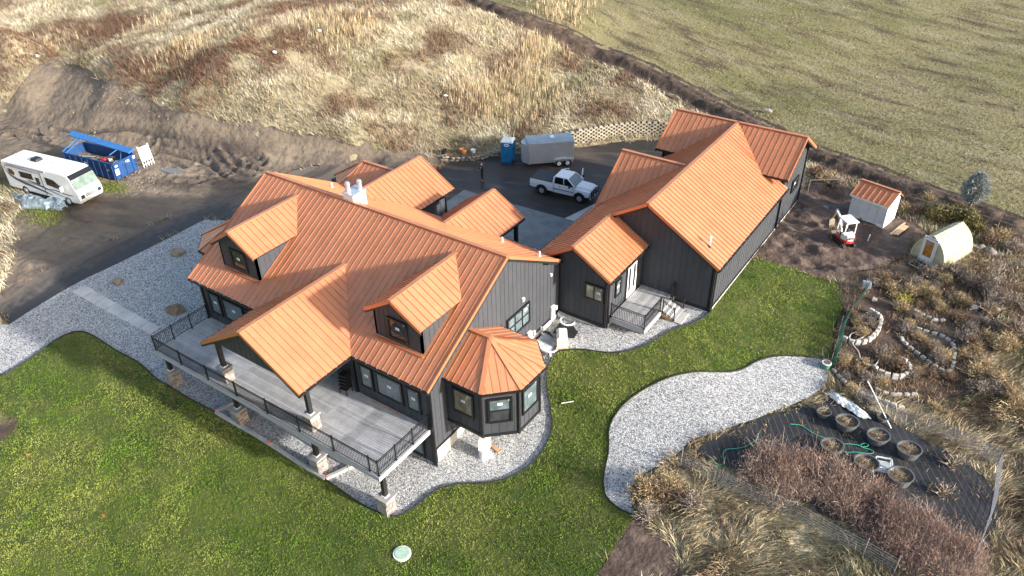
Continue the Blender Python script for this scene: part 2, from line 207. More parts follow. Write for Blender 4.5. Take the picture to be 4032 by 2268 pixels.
    if bump > 0:
        n = t.nodes.new('ShaderNodeTexNoise'); n.inputs['Scale'].default_value = bscale; n.inputs['Detail'].default_value = 6
        L(g.outputs['Position'], n.inputs['Vector'])
        bp = t.nodes.new('ShaderNodeBump'); bp.inputs['Distance'].default_value = bump
        L(n.outputs[0], bp.inputs['Height'])
        if h is not None:
            b2 = t.nodes.new('ShaderNodeBump'); b2.invert = True; b2.inputs['Distance'].default_value = 0.05
            L(h, b2.inputs['Height']); L(bp.outputs[0], b2.inputs['Normal']); L(b2.outputs[0], b.inputs['Normal'])
        else: L(bp.outputs[0], b.inputs['Normal'])
    b.inputs['Specular IOR Level'].default_value = 0.3
    M[name] = m
    return m
mat('copper', (0.575, 0.235, 0.117), 0.35, 0.30, 0.08, 0.9, 0.0012, 9)
def vary(name, lo, hi):
    m = M[name]; t = m.node_tree; b = t.nodes['Principled BSDF']; oi = t.nodes.new('ShaderNodeObjectInfo'); mr = t.nodes.new('ShaderNodeMapRange'); mr.inputs[3].default_value = lo; mr.inputs[4].default_value = hi
    t.links.new(oi.outputs['Random'], mr.inputs[0]); hs = t.nodes.new('ShaderNodeHueSaturation'); t.links.new(mr.outputs[0], hs.inputs['Value'])
    src = b.inputs['Base Color'].links[0].from_socket; t.links.new(src, hs.inputs['Color']); t.links.new(hs.outputs[0], b.inputs['Base Color'])
vary('copper', .95, 1.05)
mat('copper_trim', (0.55, 0.205, 0.095), 0.34, 0.32)
mat('siding', (0.043, 0.047, 0.056), 0.62, 0, 0.10, 2.0, 0.002, 30)
vary('siding', .90, 1.08)
mat('black', (0.012, 0.012, 0.014), 0.5)
mat('black_metal', (0.010, 0.010, 0.011), 0.42)
mat('concrete', (0.46, 0.45, 0.42), 0.85, 0, 0.14, 1.2, 0.004, 30)
mat('foundation', (0.52, 0.50, 0.45), 0.9, 0, 0.10, 1.4, 0.004, 30)
mat('slab', (0.52, 0.51, 0.48), 0.8, 0, 0.16, 0.9, 0.003, 30)
mat('wet_slab', (0.17, 0.175, 0.175), 0.45, 0, 0.25, 0.8, 0.003, 30)
mat('deckboard', (0.36, 0.36, 0.365), 0.6, 0, 0.14, 1.6, 0.002, 50)
mat('deckboard_b', (0.31, 0.31, 0.32), 0.6, 0, 0.14, 1.6, 0.002, 50)
mat('deckboard_c', (0.40, 0.40, 0.40), 0.6, 0, 0.14, 1.6, 0.002, 50)
mat('rim', (0.36, 0.37, 0.38), 0.6, 0, 0.05)
mat('glass', (0.10, 0.135, 0.15), 0.06, 0, 0.35, 1.3, spec=0.9)
mat('glass_dark', (0.035, 0.038, 0.042), 0.06, 0, 0.3, 2, spec=0.8)
mat('glass_warm', (0.17, 0.15, 0.10), 0.08, 0, 0.45, 1.6, spec=0.8)
mat('white', (0.78, 0.78, 0.77), 0.45)
mat('whitedull', (0.70, 0.70, 0.67), 0.7, 0, 0.08, 5)
mat('print_grey', (0.25, 0.27, 0.30), 0.6)
mat('galv', (0.62, 0.64, 0.66), 0.32, 0.7, 0.1, 4)
mat('stone_a', (0.271, 0.238, 0.213), 0.9, 0, 0.3, 6, 0.02, 12)
mat('stone_b', (0.197, 0.176, 0.164), 0.9, 0, 0.3, 6, 0.02, 12)
mat('stone_c', (0.32, 0.279, 0.242), 0.9, 0, 0.2, 6, 0.02, 12)
mat('capstone', (0.31, 0.30, 0.285), 0.85, 0, 0.12, 5, 0.006, 20)
mat('wood', (0.45, 0.27, 0.13), 0.7, 0, 0.2, 4)
mat('wood_pale', (0.55, 0.40, 0.24), 0.7, 0, 0.2, 4)
# ------------------------------------------------------------------ mesh builder
ZUP = Vector((0, 0, 1))
class MB:
    def __init__(s): s.v = []; s.f = []; s.m = []
    def poly(s, pts, mi=0):
        k = len(s.v); s.v += [tuple(p) for p in pts]; s.f.append(tuple(range(k, k + len(pts)))); s.m.append(mi)
    def frame(s, o, a, b, c, mi=0, taper=1.0):
        """box from a corner-centre o with half axes a, b and full axis c; the far end tapered"""
        o = Vector(o); k = len(s.v)
        for t, q in ((0, 1.0), (1, taper)):
            for sa, sb in ((-1, -1), (1, -1), (1, 1), (-1, 1)): s.v.append(tuple(o + a * (sa * q) + b * (sb * q) + c * t))
        for f in ((3, 2, 1, 0), (4, 5, 6, 7), (0, 1, 5, 4), (1, 2, 6, 5), (2, 3, 7, 6), (3, 0, 4, 7)): s.f.append(tuple(k + i for i in f)); s.m.append(mi)
    def box(s, cx, cy, z0, sx, sy, sz, rz=0.0, mi=0, taper=1.0):
        c, q = math.cos(rz), math.sin(rz)
        s.frame((cx, cy, z0), Vector((c * sx / 2, q * sx / 2, 0)), Vector((-q * sy / 2, c * sy / 2, 0)), Vector((0, 0, sz)), mi, taper)
    def bx(s, x0, x1, y0, y1, z0, z1, mi=0): s.box((x0 + x1) / 2, (y0 + y1) / 2, z0, x1 - x0, y1 - y0, z1 - z0, 0, mi)
    def beam(s, p, q, w, h, up=ZUP, mi=0):
        p = Vector(p); q = Vector(q); d = q - p
        if d.length < 1e-6: return
        a = d.cross(up)
        if a.length < 1e-5: a = d.cross(Vector((1, 0, 0)))
        a.normalize(); b = a.cross(d).normalized()
        s.frame(p, a * (w / 2), b * (h / 2), d, mi)
    def cyl(s, p, q, r1, r2=None, n=10, mi=0, caps=True):
        p = Vector(p); q = Vector(q); r2 = r1 if r2 is None else r2; d = (q - p)
        a = d.cross(ZUP)
        if a.length < 1e-5: a = Vector((1, 0, 0))
        a.normalize(); b = d.cross(a).normalized(); k = len(s.v)
        for c, rr in ((p, r1), (q, r2)):
            for i in range(n):
                t = 2 * math.pi * i / n; s.v.append(tuple(c + a * (rr * math.cos(t)) + b * (rr * math.sin(t))))
        for i in range(n):
            j = (i + 1) % n; s.f.append((k + i, k + j, k + n + j, k + n + i)); s.m.append(mi)
        if caps:
            s.f.append(tuple(k + i for i in reversed(range(n)))); s.m.append(mi); s.f.append(tuple(k + n + i for i in range(n))); s.m.append(mi)
    def tube(s, pts, r, n=6, mi=0):
        for p, q in zip(pts, pts[1:]): s.cyl(p, q, r, r, n, mi)
    def prism(s, pts, vec, mi=0):
        vec = Vector(vec); k = len(s.v); n = len(pts)
        s.v += [tuple(p) for p in pts] + [tuple(Vector(p) + vec) for p in pts]
        s.f.append(tuple(reversed(range(k, k + n)))); s.m.append(mi); s.f.append(tuple(range(k + n, k + 2 * n))); s.m.append(mi)
        for i in range(n):
            j = (i + 1) % n; s.f.append((k + i, k + j, k + n + j, k + n + i)); s.m.append(mi)
    def loft(s, rings, mi=0, caps=True):
        k = len(s.v); n = len(rings[0])
        for r in rings: s.v += [tuple(p) for p in r]
        for a in range(len(rings) - 1):
            for i in range(n):
                j = (i + 1) % n; s.f.append((k + a * n + i, k + a * n + j, k + (a + 1) * n + j, k + (a + 1) * n + i)); s.m.append(mi)
        if caps:
            s.f.append(tuple(reversed(range(k, k + n)))); s.m.append(mi); s.f.append(tuple(range(k + (len(rings) - 1) * n, k + len(rings) * n))); s.m.append(mi)
    def mesh(s, name, mats):
        me = bpy.data.meshes.new(name); me.from_pydata(s.v, [], s.f)
        for m in (mats if isinstance(mats, (list, tuple)) else [mats]): me.materials.append(M[m])
        if any(s.m): me.polygons.foreach_set('material_index', s.m)
        bm = bmesh.new(); bm.from_mesh(me); bmesh.ops.recalc_face_normals(bm, faces=bm.faces); bm.to_mesh(me); bm.free()
        me.update(); return me
    def build(s, name, mats, parent=None, loc=None, rz=0.0, bevel=0.0, smooth=False):
        me = s.mesh(name, mats); o = bpy.data.objects.new(name, me); COL.objects.link(o)
        if parent is not None: o.parent = parent
        if loc is not None: o.location = loc
        if rz: o.rotation_euler[2] = rz
        if bevel > 0:
            md = o.modifiers.new('bevel', 'BEVEL'); md.width = bevel; md.segments = 2; md.limit_method = 'ANGLE'; md.angle_limit = math.radians(35)
        if smooth:
            me.polygons.foreach_set('use_smooth', [True] * len(me.polygons))
        return o
def link(name, me, parent=None, loc=None, rot=None, scale=None):
    o = bpy.data.objects.new(name, me); COL.objects.link(o)
    if parent is not None: o.parent = parent
    if loc is not None: o.location = loc
    if rot is not None: o.rotation_euler = rot
    if scale is not None: o.scale = scale
    return o
def thing(name, label, cat, loc=(0, 0, 0), rz=0.0, group=None):
    o = bpy.data.objects.new(name, None); COL.objects.link(o); o.location = loc; o.rotation_euler[2] = rz
    return tag(o, label, cat, group)
def tag(o, label, cat, group=None, kind=None):
    o['label'] = label; o['category'] = cat
    if group: o['group'] = group
    if kind: o['kind'] = kind
    return o
def setting(o, label=None, kind='structure'):
    o['kind'] = kind
    if label: o['label'] = label
    return o
def dup(root, loc, rz=0.0, label=None, scale=None):
    def cp(o, par):
        c = o.copy(); COL.objects.link(c)
        if par is not None: c.parent = par
        for ch in list(o.children): cp(ch, c)
        return c
    r = cp(root, None); r.location = loc; r.rotation_euler[2] = rz
    if label: r['label'] = label
    if scale: r.scale = scale
    return r
# ------------------------------------------------------------------ terrain
X0, X1, Y0, Y1, ST = -150., 150., -60., 180., .5
def tin_grid(CPm):
    rs = np.random.RandomState(0); P = CPm[:, :2] + rs.normal(0, 1e-4, (len(CPm), 2))
    _, _, tris, _, _, _ = delaunay_2d_cdt([Vector(p) for p in P], [], [], 0, 1e-6)
    nx = int((X1 - X0) / ST) + 1; ny = int((Y1 - Y0) / ST) + 1; Z = np.full((ny, nx), np.nan)
    for t in tris:
        a, b, c = CPm[list(t)]
        mn = np.minimum(np.minimum(a, b), c); mx = np.maximum(np.maximum(a, b), c)
        i0 = max(0, int(np.floor((mn[0] - X0) / ST))); i1 = min(nx - 1, int(np.ceil((mx[0] - X0) / ST)))
        j0 = max(0, int(np.floor((mn[1] - Y0) / ST))); j1 = min(ny - 1, int(np.ceil((mx[1] - Y0) / ST)))
        if i1 < i0 or j1 < j0: continue
        gx, gy = np.meshgrid(X0 + ST * np.arange(i0, i1 + 1), Y0 + ST * np.arange(j0, j1 + 1))
        d = (b[1] - c[1]) * (a[0] - c[0]) + (c[0] - b[0]) * (a[1] - c[1])
        if abs(d) < 1e-12: continue
        w1 = ((b[1] - c[1]) * (gx - c[0]) + (c[0] - b[0]) * (gy - c[1])) / d
        w2 = ((c[1] - a[1]) * (gx - c[0]) + (a[0] - c[0]) * (gy - c[1])) / d
        w3 = 1 - w1 - w2; m = (w1 >= -1e-6) & (w2 >= -1e-6) & (w3 >= -1e-6)
        z = w1 * a[2] + w2 * b[2] + w3 * c[2]; Z[j0:j1 + 1, i0:i1 + 1][m] = z[m]
    for k in range(400):
        if not np.isnan(Z).any(): break
        Q = Z.copy()
        for ax, sh in ((0, 1), (0, -1), (1, 1), (1, -1)):
            r = np.roll(Z, sh, ax); m = np.isnan(Q) & ~np.isnan(r); Q[m] = r[m]
        Z = Q
    for _ in range(3):
        p = np.pad(Z, 1, mode='edge'); Z = (p[:-2, 1:-1] + 2 * p[1:-1, 1:-1] + p[2:, 1:-1]) / 4
        p = np.pad(Z, 1, mode='edge'); Z = (p[1:-1, :-2] + 2 * p[1:-1, 1:-1] + p[1:-1, 2:]) / 4
    return Z
HZ = tin_grid(np.array(CP))
def hgt(x, y):
    fx = np.clip((np.asarray(x, float) - X0) / ST, 0, HZ.shape[1] - 1.001); fy = np.clip((np.asarray(y, float) - Y0) / ST, 0, HZ.shape[0] - 1.001)
    i = fx.astype(int); j = fy.astype(int); u = fx - i; v = fy - j
    return HZ[j, i] * (1 - u) * (1 - v) + HZ[j, i + 1] * u * (1 - v) + HZ[j + 1, i] * (1 - u) * v + HZ[j + 1, i + 1] * u * v
def G(x, y): return float(hgt(x, y))
_H = np.random.RandomState(5).rand(256, 256)
def vnoise(x, y):
    x = np.asarray(x, float); y = np.asarray(y, float); i = np.floor(x).astype(int); j = np.floor(y).astype(int)
    u = x - i; v = y - j; u = u * u * (3 - 2 * u); v = v * v * (3 - 2 * v)
    a = _H[j % 256, i % 256]; b = _H[j % 256, (i + 1) % 256]; c = _H[(j + 1) % 256, i % 256]; d = _H[(j + 1) % 256, (i + 1) % 256]
    return (a * (1 - u) + b * u) * (1 - v) + (c * (1 - u) + d * u) * v
def fbm(x, y, s, o=4):
    r = 0; a = .5; f = 1 / s
    for k in range(o): r = r + a * vnoise(x * f + 31.7 * k, y * f + 11.3 * k); a *= .5; f *= 2.03
    return r / (1 - .5 ** o)
def inside(P, x, y):
    P = np.asarray(P, float); x = np.asarray(x, float); y = np.asarray(y, float); r = np.zeros(x.shape, bool); n = len(P)
    for i in range(n):
        x1, y1 = P[i]; x2, y2 = P[(i + 1) % n]
        if y1 == y2: continue
        c = ((y1 > y) != (y2 > y)) & (x < (x2 - x1) * (y - y1) / (y2 - y1) + x1); r ^= c
    return r
def chaikin(P, it=2, closed=True):
    P = [np.array(p, float) for p in P]
    for _ in range(it):
        Q = []; n = len(P)
        if not closed: Q.append(P[0])
        for i in range(n if closed else n - 1):
            a, b = P[i], P[(i + 1) % n]; Q += [a * .75 + b * .25, a * .25 + b * .75]
        if not closed: Q.append(P[-1])
        P = Q
    return P
def resample(P, step, closed=True):
    P = [np.array(p, float) for p in P]; out = []; n = len(P)
    for i in range(n if closed else n - 1):
        a, b = P[i], P[(i + 1) % n]; k = max(1, int(np.linalg.norm(b - a) / step))
        out += [a + (b - a) * t / k for t in range(k)]
    if not closed: out.append(P[-1])
    return out
def dist_poly(x, y, pts):
    x = np.asarray(x, float); y = np.asarray(y, float); best = np.full(x.shape, 1e9)
    for (ax, ay), (bx_, by_) in zip(pts, pts[1:]):
        dx, dy = bx_ - ax, by_ - ay; L2 = dx * dx + dy * dy + 1e-12
        t = np.clip(((x - ax) * dx + (y - ay) * dy) / L2, 0, 1)
        best = np.minimum(best, np.hypot(x - ax - t * dx, y - ay - t * dy))
    return best
ZONES = {}
def zone(name, P, spacing, off, m, disp=None, wob=0.0, smooth=2, label=None, register=True, attr=None):
    P = chaikin(P, smooth) if smooth else [np.array(p, float) for p in P]
    P = resample(P, max(.25, spacing * .7))
    if wob:
        P = [p + wob * np.array([fbm(p[0], p[1], 1.3) - .5, fbm(p[0] + 50, p[1] + 20, 1.3) - .5]) * 2 for p in P]
    A = np.array(P); n = len(A)
    gx, gy = np.meshgrid(np.arange(A[:, 0].min(), A[:, 0].max(), spacing), np.arange(A[:, 1].min(), A[:, 1].max(), spacing))
    gx = gx.ravel() + RNG.uniform(-.2, .2, gx.size) * spacing; gy = gy.ravel() + RNG.uniform(-.2, .2, gy.size) * spacing
    k = inside(A, gx, gy); gx = gx[k]; gy = gy[k]
    pts = [Vector((float(a), float(b))) for a, b in A] + [Vector((float(a), float(b))) for a, b in zip(gx, gy)]
    vo, _, fo, *_ = delaunay_2d_cdt(pts, [(i, (i + 1) % n) for i in range(n)], [], 1, 1e-5)
    V = np.array([(v[0], v[1]) for v in vo]); z = hgt(V[:, 0], V[:, 1]) + off
    if disp is not None:
        e = dist_poly(V[:, 0], V[:, 1], list(map(tuple, A)) + [tuple(A[0])]); z = z + disp(V[:, 0], V[:, 1]) * np.clip(e / .8, 0, 1)
    me = bpy.data.meshes.new(name)
    me.from_pydata([(float(a), float(b), float(c)) for (a, b), c in zip(V, z)], [], [tuple(f) for f in fo])
    bm = bmesh.new(); bm.from_mesh(me); bmesh.ops.recalc_face_normals(bm, faces=bm.faces)
    if bm.faces and sum(f.normal.z for f in bm.faces) < 0: bmesh.ops.reverse_faces(bm, faces=bm.faces)
    bm.to_mesh(me); bm.free(); me.materials.append(M[m]); me.polygons.foreach_set('use_smooth', [True] * len(me.polygons))
    if attr is not None:
        at = me.attributes.new('mask', 'FLOAT', 'POINT'); co = np.empty(len(me.vertices) * 3, np.float32); me.vertices.foreach_get('co', co); co = co.reshape(-1, 3); at.data.foreach_set('value', attr(co[:, 0], co[:, 1]).astype(np.float32))
    o = link(name, me); setting(o, label)
    if register: ZONES[name] = A
    return o
# ground materials (albedo only)
layered('hill', [(0.30, 0.245, 0.15), (0.36, 0.31, 0.20), (0.17, 0.105, 0.065), (0.20, 0.19, 0.09)], [(.25, .42, .6), (.11, .55, .68), (.35, .52, .7)], 0.95, 0.12, 2.5)
layered('fieldsoil', [(0.215, 0.185, 0.095), (0.145, 0.14, 0.055), (0.080, 0.060, 0.038), (0.26, 0.225, 0.14)], [(.12, .42, .62), (.5, .48, .66), (.35, .52, .7)], 0.95, 0.10, 3, rot=-0.219, stretch=(.35, 1.3, 1))
layered('dirt', [(0.175, 0.135, 0.098), (0.24, 0.19, 0.135), (0.092, 0.068, 0.052), (0.13, 0.108, 0.088)], [(.22, .42, .64), (.2, .52, .64), (1.3, .5, .7)], 0.85, 0.14, 2.2, rot=.35, stretch=(.4, 1.3, 1), mask=((0.085, 0.066, 0.054), 0.34))
layered('mud', [(0.115, 0.080, 0.062), (0.072, 0.049, 0.039), (0.165, 0.120, 0.092)], [(.5, .42, .6), (1.1, .5, .68)], 0.75, 0.10, 3.5, wet=0, rough2=0.42)
layered('trench', [(0.085, 0.058, 0.042), (0.05, 0.036, 0.028), (0.14, 0.10, 0.07)], [(.7, .42, .6), (1.6, .52, .7)], 0.9, 0.10, 3)
layered('asphalt', [(0.125, 0.103, 0.085), (0.175, 0.145, 0.118), (0.072, 0.059, 0.050)], [(.3, .42, .62), (.5, .5, .64)], 0.7, 0.012, 14, rot=1.432, stretch=(.22, 1.3, 1), mask=((0.046, 0.044, 0.043), 0.5))
layered('asphalt_wet', [(0.046, 0.040, 0.036), (0.026, 0.024, 0.024), (0.10, 0.078, 0.060), (0.15, 0.115, 0.085)], [(.25, .42, .6), (.4, .52, .68), (.7, .6, .74)], 0.62, 0.006, 40, wet=0, rough2=0.36, rot=0.3, stretch=(.4, 1.2, 1))
layered('gravel', [(0.36, 0.36, 0.36), (0.30, 0.295, 0.285)], [(.3, .42, .62)], 0.88, 0.03, 9, vor=(17.0, [(0.0, (0.085, 0.085, 0.088)), (0.22, (0.22, 0.22, 0.22)), (0.55, (0.44, 0.44, 0.435)), (1.0, (0.74, 0.74, 0.73))], 0.85))
layered('gravel_dusty', [(0.42, 0.41, 0.38)], [], 0.9, 0.03, 9, vor=(12.0, [(0.0, (0.12, 0.11, 0.10)), (0.3, (0.34, 0.32, 0.29)), (0.7, (0.52, 0.50, 0.45)), (1.0, (0.7, 0.68, 0.62))], 0.8))
layered('lawnsoil', [(0.055, 0.078, 0.016), (0.085, 0.10, 0.024), (0.036, 0.056, 0.012), (0.11, 0.105, 0.036)], [(.22, .42, .6), (.5, .5, .66), (1.3, .52, .7)], 0.95, 0.03, 12, rot=0.0, stretch=(.6, 1.2, 1))
layered('gardensoil', [(0.10, 0.068, 0.050), (0.065, 0.042, 0.034), (0.19, 0.145, 0.095)], [(.6, .42, .6), (.35, .52, .66)], 0.95, 0.06, 5)
def fabric_mat():
    m = layered('fabric', [(0.022, 0.023, 0.026), (0.035, 0.035, 0.037), (0.06, 0.05, 0.04)], [(.5, .45, .6), (.9, .58, .7)], 0.6, 0.01, 6)
    t = m.node_tree; b = t.nodes['Principled BSDF']; L = t.links.new
    g = t.nodes.new('ShaderNodeNewGeometry'); d = t.nodes.new('ShaderNodeVectorMath'); d.operation = 'DOT_PRODUCT'; d.inputs[1].default_value = (0.80, 0.60, 0)
    L(g.outputs['Position'], d.inputs[0])
    a = t.nodes.new('ShaderNodeMath'); a.operation = 'MULTIPLY'; a.inputs[1].default_value = 2.7; L(d.outputs['Value'], a.inputs[0])
    f = t.nodes.new('ShaderNodeMath'); f.operation = 'FRACT'; L(a.outputs[0], f.inputs[0])
    c = t.nodes.new('ShaderNodeMath'); c.operation = 'LESS_THAN'; c.inputs[1].default_value = 0.09; L(f.outputs[0], c.inputs[0])
    mx = t.nodes.new('ShaderNodeMixRGB'); mx.inputs[2].default_value = (0.075, 0.075, 0.08, 1); old = b.inputs['Base Color'].links[0].from_socket
    L(c.outputs[0], mx.inputs[0]); L(old, mx.inputs[1]); L(mx.outputs[0], b.inputs['Base Color'])
fabric_mat()
mat('water', (0.16, 0.14, 0.115), 0.04, 0, spec=1.0)
F = FEAT
T2 = lambda L: [tuple(p) for p in L]
FIELD = [(p[0] + .3, p[1] + .5) for p in F['TR']] + [(120, 40), (125, 130), (20, 150), (-12, 100)]
setz = []
zone('mown_field', FIELD, 2.0, .03, 'fieldsoil', smooth=0, label='mown olive and tan field beyond the dark earth track')
def rut_disp(x, y):
    z = (fbm(x, y, 1.6) - .5) * .22 + (fbm(x, y, .6, 3) - .5) * .16 + (fbm(x * .35 + y * .9, y * .35 - x * .9, 1.1, 3) - .5) * .12
    for k, L in enumerate(F['ruts']):
        d = dist_poly(x, y, L); z = z - .20 * np.exp(-(d / .20) ** 2) + .13 * np.exp(-((d - .42) / .16) ** 2)
    return z
DIRT = T2(F['DT']) + T2(F['CY'][:1]) + T2(F['DU'][::-1]) + T2(F['DL'][::-1]) + [(-60, 4.0), (-60, 8.0)]
def rut_mask(x, y):
    m = np.zeros(x.shape)
    for L in F['ruts']: m = np.maximum(m, np.exp(-(dist_poly(x, y, L) / .35) ** 2) * .62)
    return np.maximum(m, .42 * np.exp(-(dist_poly(x, y, F['DU']) / 1.6) ** 2))
zone('dirt_road', DIRT, .22, .07, 'dirt', rut_disp, .5, 1, 'churned brown earth road and cut bank with tyre ruts', attr=rut_mask)
DRIVE = T2(F['GD']) + [(-1.5, 6.6), (2.5, 10), (2.5, 15)] + T2(F['DU'][::-1]) + [(-22, -11)]
zone('driveway', DRIVE, .8, .10, 'asphalt', None, .25, 1, 'grey brown asphalt driveway dusted with dirt', attr=lambda x, y: .75 * np.clip(1.25 - dist_poly(x, y, F['GD']) / 2.6, 0, 1))
COURT = T2(F['CY']) + [(18.6, 30), (18.6, 7), (1, 7), (0.5, 14)]
zone('courtyard', COURT, .8, .12, 'asphalt_wet', None, .1, 1, 'dark damp asphalt courtyard behind the house')
c = F['conc']
zone('concrete_apron', [c[0], c[1], c[2], c[3], (18.5, c[3][1]), (18.5, 6.8), (3, 6.8), (3, c[0][1])], .8, .15, 'wet_slab', smooth=0, label='grey concrete apron between the rear porches and the asphalt')
zone('concrete_walk', [c[3], c[4], c[5], c[6], (18.5, c[6][1]), (18.5, c[3][1])], .8, .16, 'slab', smooth=0, label='concrete walk along the garage wing')
GRAV = T2(F['GD']) + [(0.5, 6.5), (6, 3), (19.6, 6.6), (22.9, 6.6), (22.9, 11.6), (28.2, 11.7)] + T2(F['LG2'][::-1]) + T2(F['LG1'][::-1]) + [(-17, -20.5), (-24, -19)]
zone('gravel_bed', GRAV, .6, .11, 'gravel', lambda x, y: (fbm(x, y, .35, 3) - .5) * .05, 0, 1, 'grey gravel bed wrapping round the house')
LAWN = T2(F['LG1']) + T2(F['LG2']) + [(28.0, 11.6), (28.0, 18.5)] + T2(F['LM']) + T2(F['LR']) + T2(F['LP']) + T2(F['LB']) + [(26, -18), (5, -45), (-30, -42), (-24, -22)]
zone('lawn', LAWN, .5, .15, 'lawnsoil', lambda x, y: (fbm(x, y, .8, 3) - .5) * .06, 0, 1, 'green lawn curving round the front and right of the house')
PATH = T2(F['LP']) + T2(F['PR'])
zone('gravel_path', PATH, .5, .15, 'gravel', lambda x, y: (fbm(x, y, .35, 3) - .5) * .05, 0, 1, 'pale gravel path curving from the lawn to the garden')
def mud_disp(x, y):
    u_ = x * .5 + y * .87; z = (fbm(x, y, 1.3) - .5) * .6 + (fbm(x * .6 + y * .5, y * 1.6 - x, .5, 3) - .5) * .24 + .09 * np.sin(u_ * 5.2 + 5 * fbm(x, y, 2.5)) * fbm(x + 9, y, 2.0)
    return z
zone('mud_yard', T2(F['MY']) + [(28.0, 29.3), (28.0, 19.3)], .20, .14, 'mud', mud_disp, .35, 1, 'churned dark mud beside the garage')
zone('garden_soil', F['GA'], .5, .10, 'gardensoil', lambda x, y: (fbm(x, y, .9, 3) - .5) * .14, .3, 1, 'dark mulch and soil between the garden beds')
zone('ground_fabric', F['WF'], .5, .13, 'fabric', lambda x, y: (fbm(x, y, 1.1, 3) - .5) * .07, .3, 1, 'black woven ground fabric with pale seam lines')
zone('bare_soil', F['BS'], .3, .12, 'mud', lambda x, y: (fbm(x, y, .8) - .5) * .15, .3, 1, 'bare brown soil at the end of the lawn')
def strip(L, w0):
    L = [np.array(p, float) for p in chaikin(L, 2, False)]; a = []; b = []
    for i, p in enumerate(L):
        d = L[min(i + 1, len(L) - 1)] - L[max(i - 1, 0)]; d /= np.linalg.norm(d); nrm = np.array([-d[1], d[0]]); a.append(p + nrm * w0 / 2); b.append(p - nrm * w0 / 2)
    return a + b[::-1]
tl = F['TR']
def track_disp(x, y):
    d = dist_poly(x, y, tl); return .42 * np.exp(-((d - .3) / .6) ** 2) * (.5 + fbm(x, y, .9)) - .12 * np.exp(-((d - 1.3) / .3) ** 2) + (fbm(x, y, .6, 3) - .5) * .3
zone('earth_track', strip(tl, 3.7), .28, .08, 'trench', track_disp, .4, 0, 'dark freshly turned earth track running past the field')
# the base sheet of ground, lowered under the sheets laid on it
def ground():
    s = 1.0; xs = np.arange(X0, X1 + .1, s); ys = np.arange(Y0, Y1 + .1, s)
    xs = np.concatenate([[-900, -500, -300, -200], xs, [200, 300, 500, 900]]); ys = np.concatenate([[-900, -500, -250, -120], ys, [240, 400, 700, 1200]])
    gx, gy = np.meshgrid(xs, ys); z = hgt(gx, gy) + np.where(gy > 180, (gy - 180) * .06, 0)
    ins = np.zeros(gx.shape, bool)
    for k, A in ZONES.items():
        if k == 'mown_field': continue
        ins |= inside(A, gx, gy)
    e = ins.copy(); p = np.pad(ins, 1)
    for dj in (0, 1, 2):
        for di in (0, 1, 2): e &= p[dj:dj + gx.shape[0], di:di + gx.shape[1]]
    ff = inside(FIELD, gx, gy)
    z = z - np.where(e, .5, 0) - np.where(ff & ~e, .12, 0) + np.where(~ins & ~ff, (fbm(gx, gy, 3.5) - .5) * .25, 0)
    ny, nx = gx.shape; V = np.stack([gx.ravel(), gy.ravel(), z.ravel()], 1)
    idx = np.arange(ny * nx).reshape(ny, nx); Q = np.stack([idx[:-1, :-1], idx[:-1, 1:], idx[1:, 1:], idx[1:, :-1]], -1).reshape(-1, 4)
    me = bpy.data.meshes.new('ground'); me.from_pydata(V.tolist(), [], Q.tolist()); me.materials.append(M['hill'])
    me.polygons.foreach_set('use_smooth', [True] * len(me.polygons)); me.update()
    setting(link('ground', me), 'dry grass hillside and open ground')
ground()
for nm, (px, py), rx, ry, a in (('puddle', F['puddle'][0], 1.5, .45, .3), ('puddle', F['puddle'][1], 2.6, .5, -.35), ('puddle', F['puddle'][2], 2.4, .45, -.3), ('puddle', F['yardpud'][0], .9, .45, .4), ('puddle', F['yardpud'][1], .5, .3, .2), ('puddle', F['yardpud'][2], .8, .12, -.5)):
    b = MB(); n = 22; pts = []
    for i in range(n):
        t = 2 * math.pi * i / n; rr = 1 + .35 * (random.random() - .5); x = rx * rr * math.cos(t); y = ry * rr * math.sin(t); pts.append((x * math.cos(a) - y * math.sin(a), x * math.sin(a) + y * math.cos(a), 0))
    b.poly(pts); o = b.build('puddle', 'water', None, (px, py, G(px, py) + .15)); setting(o)
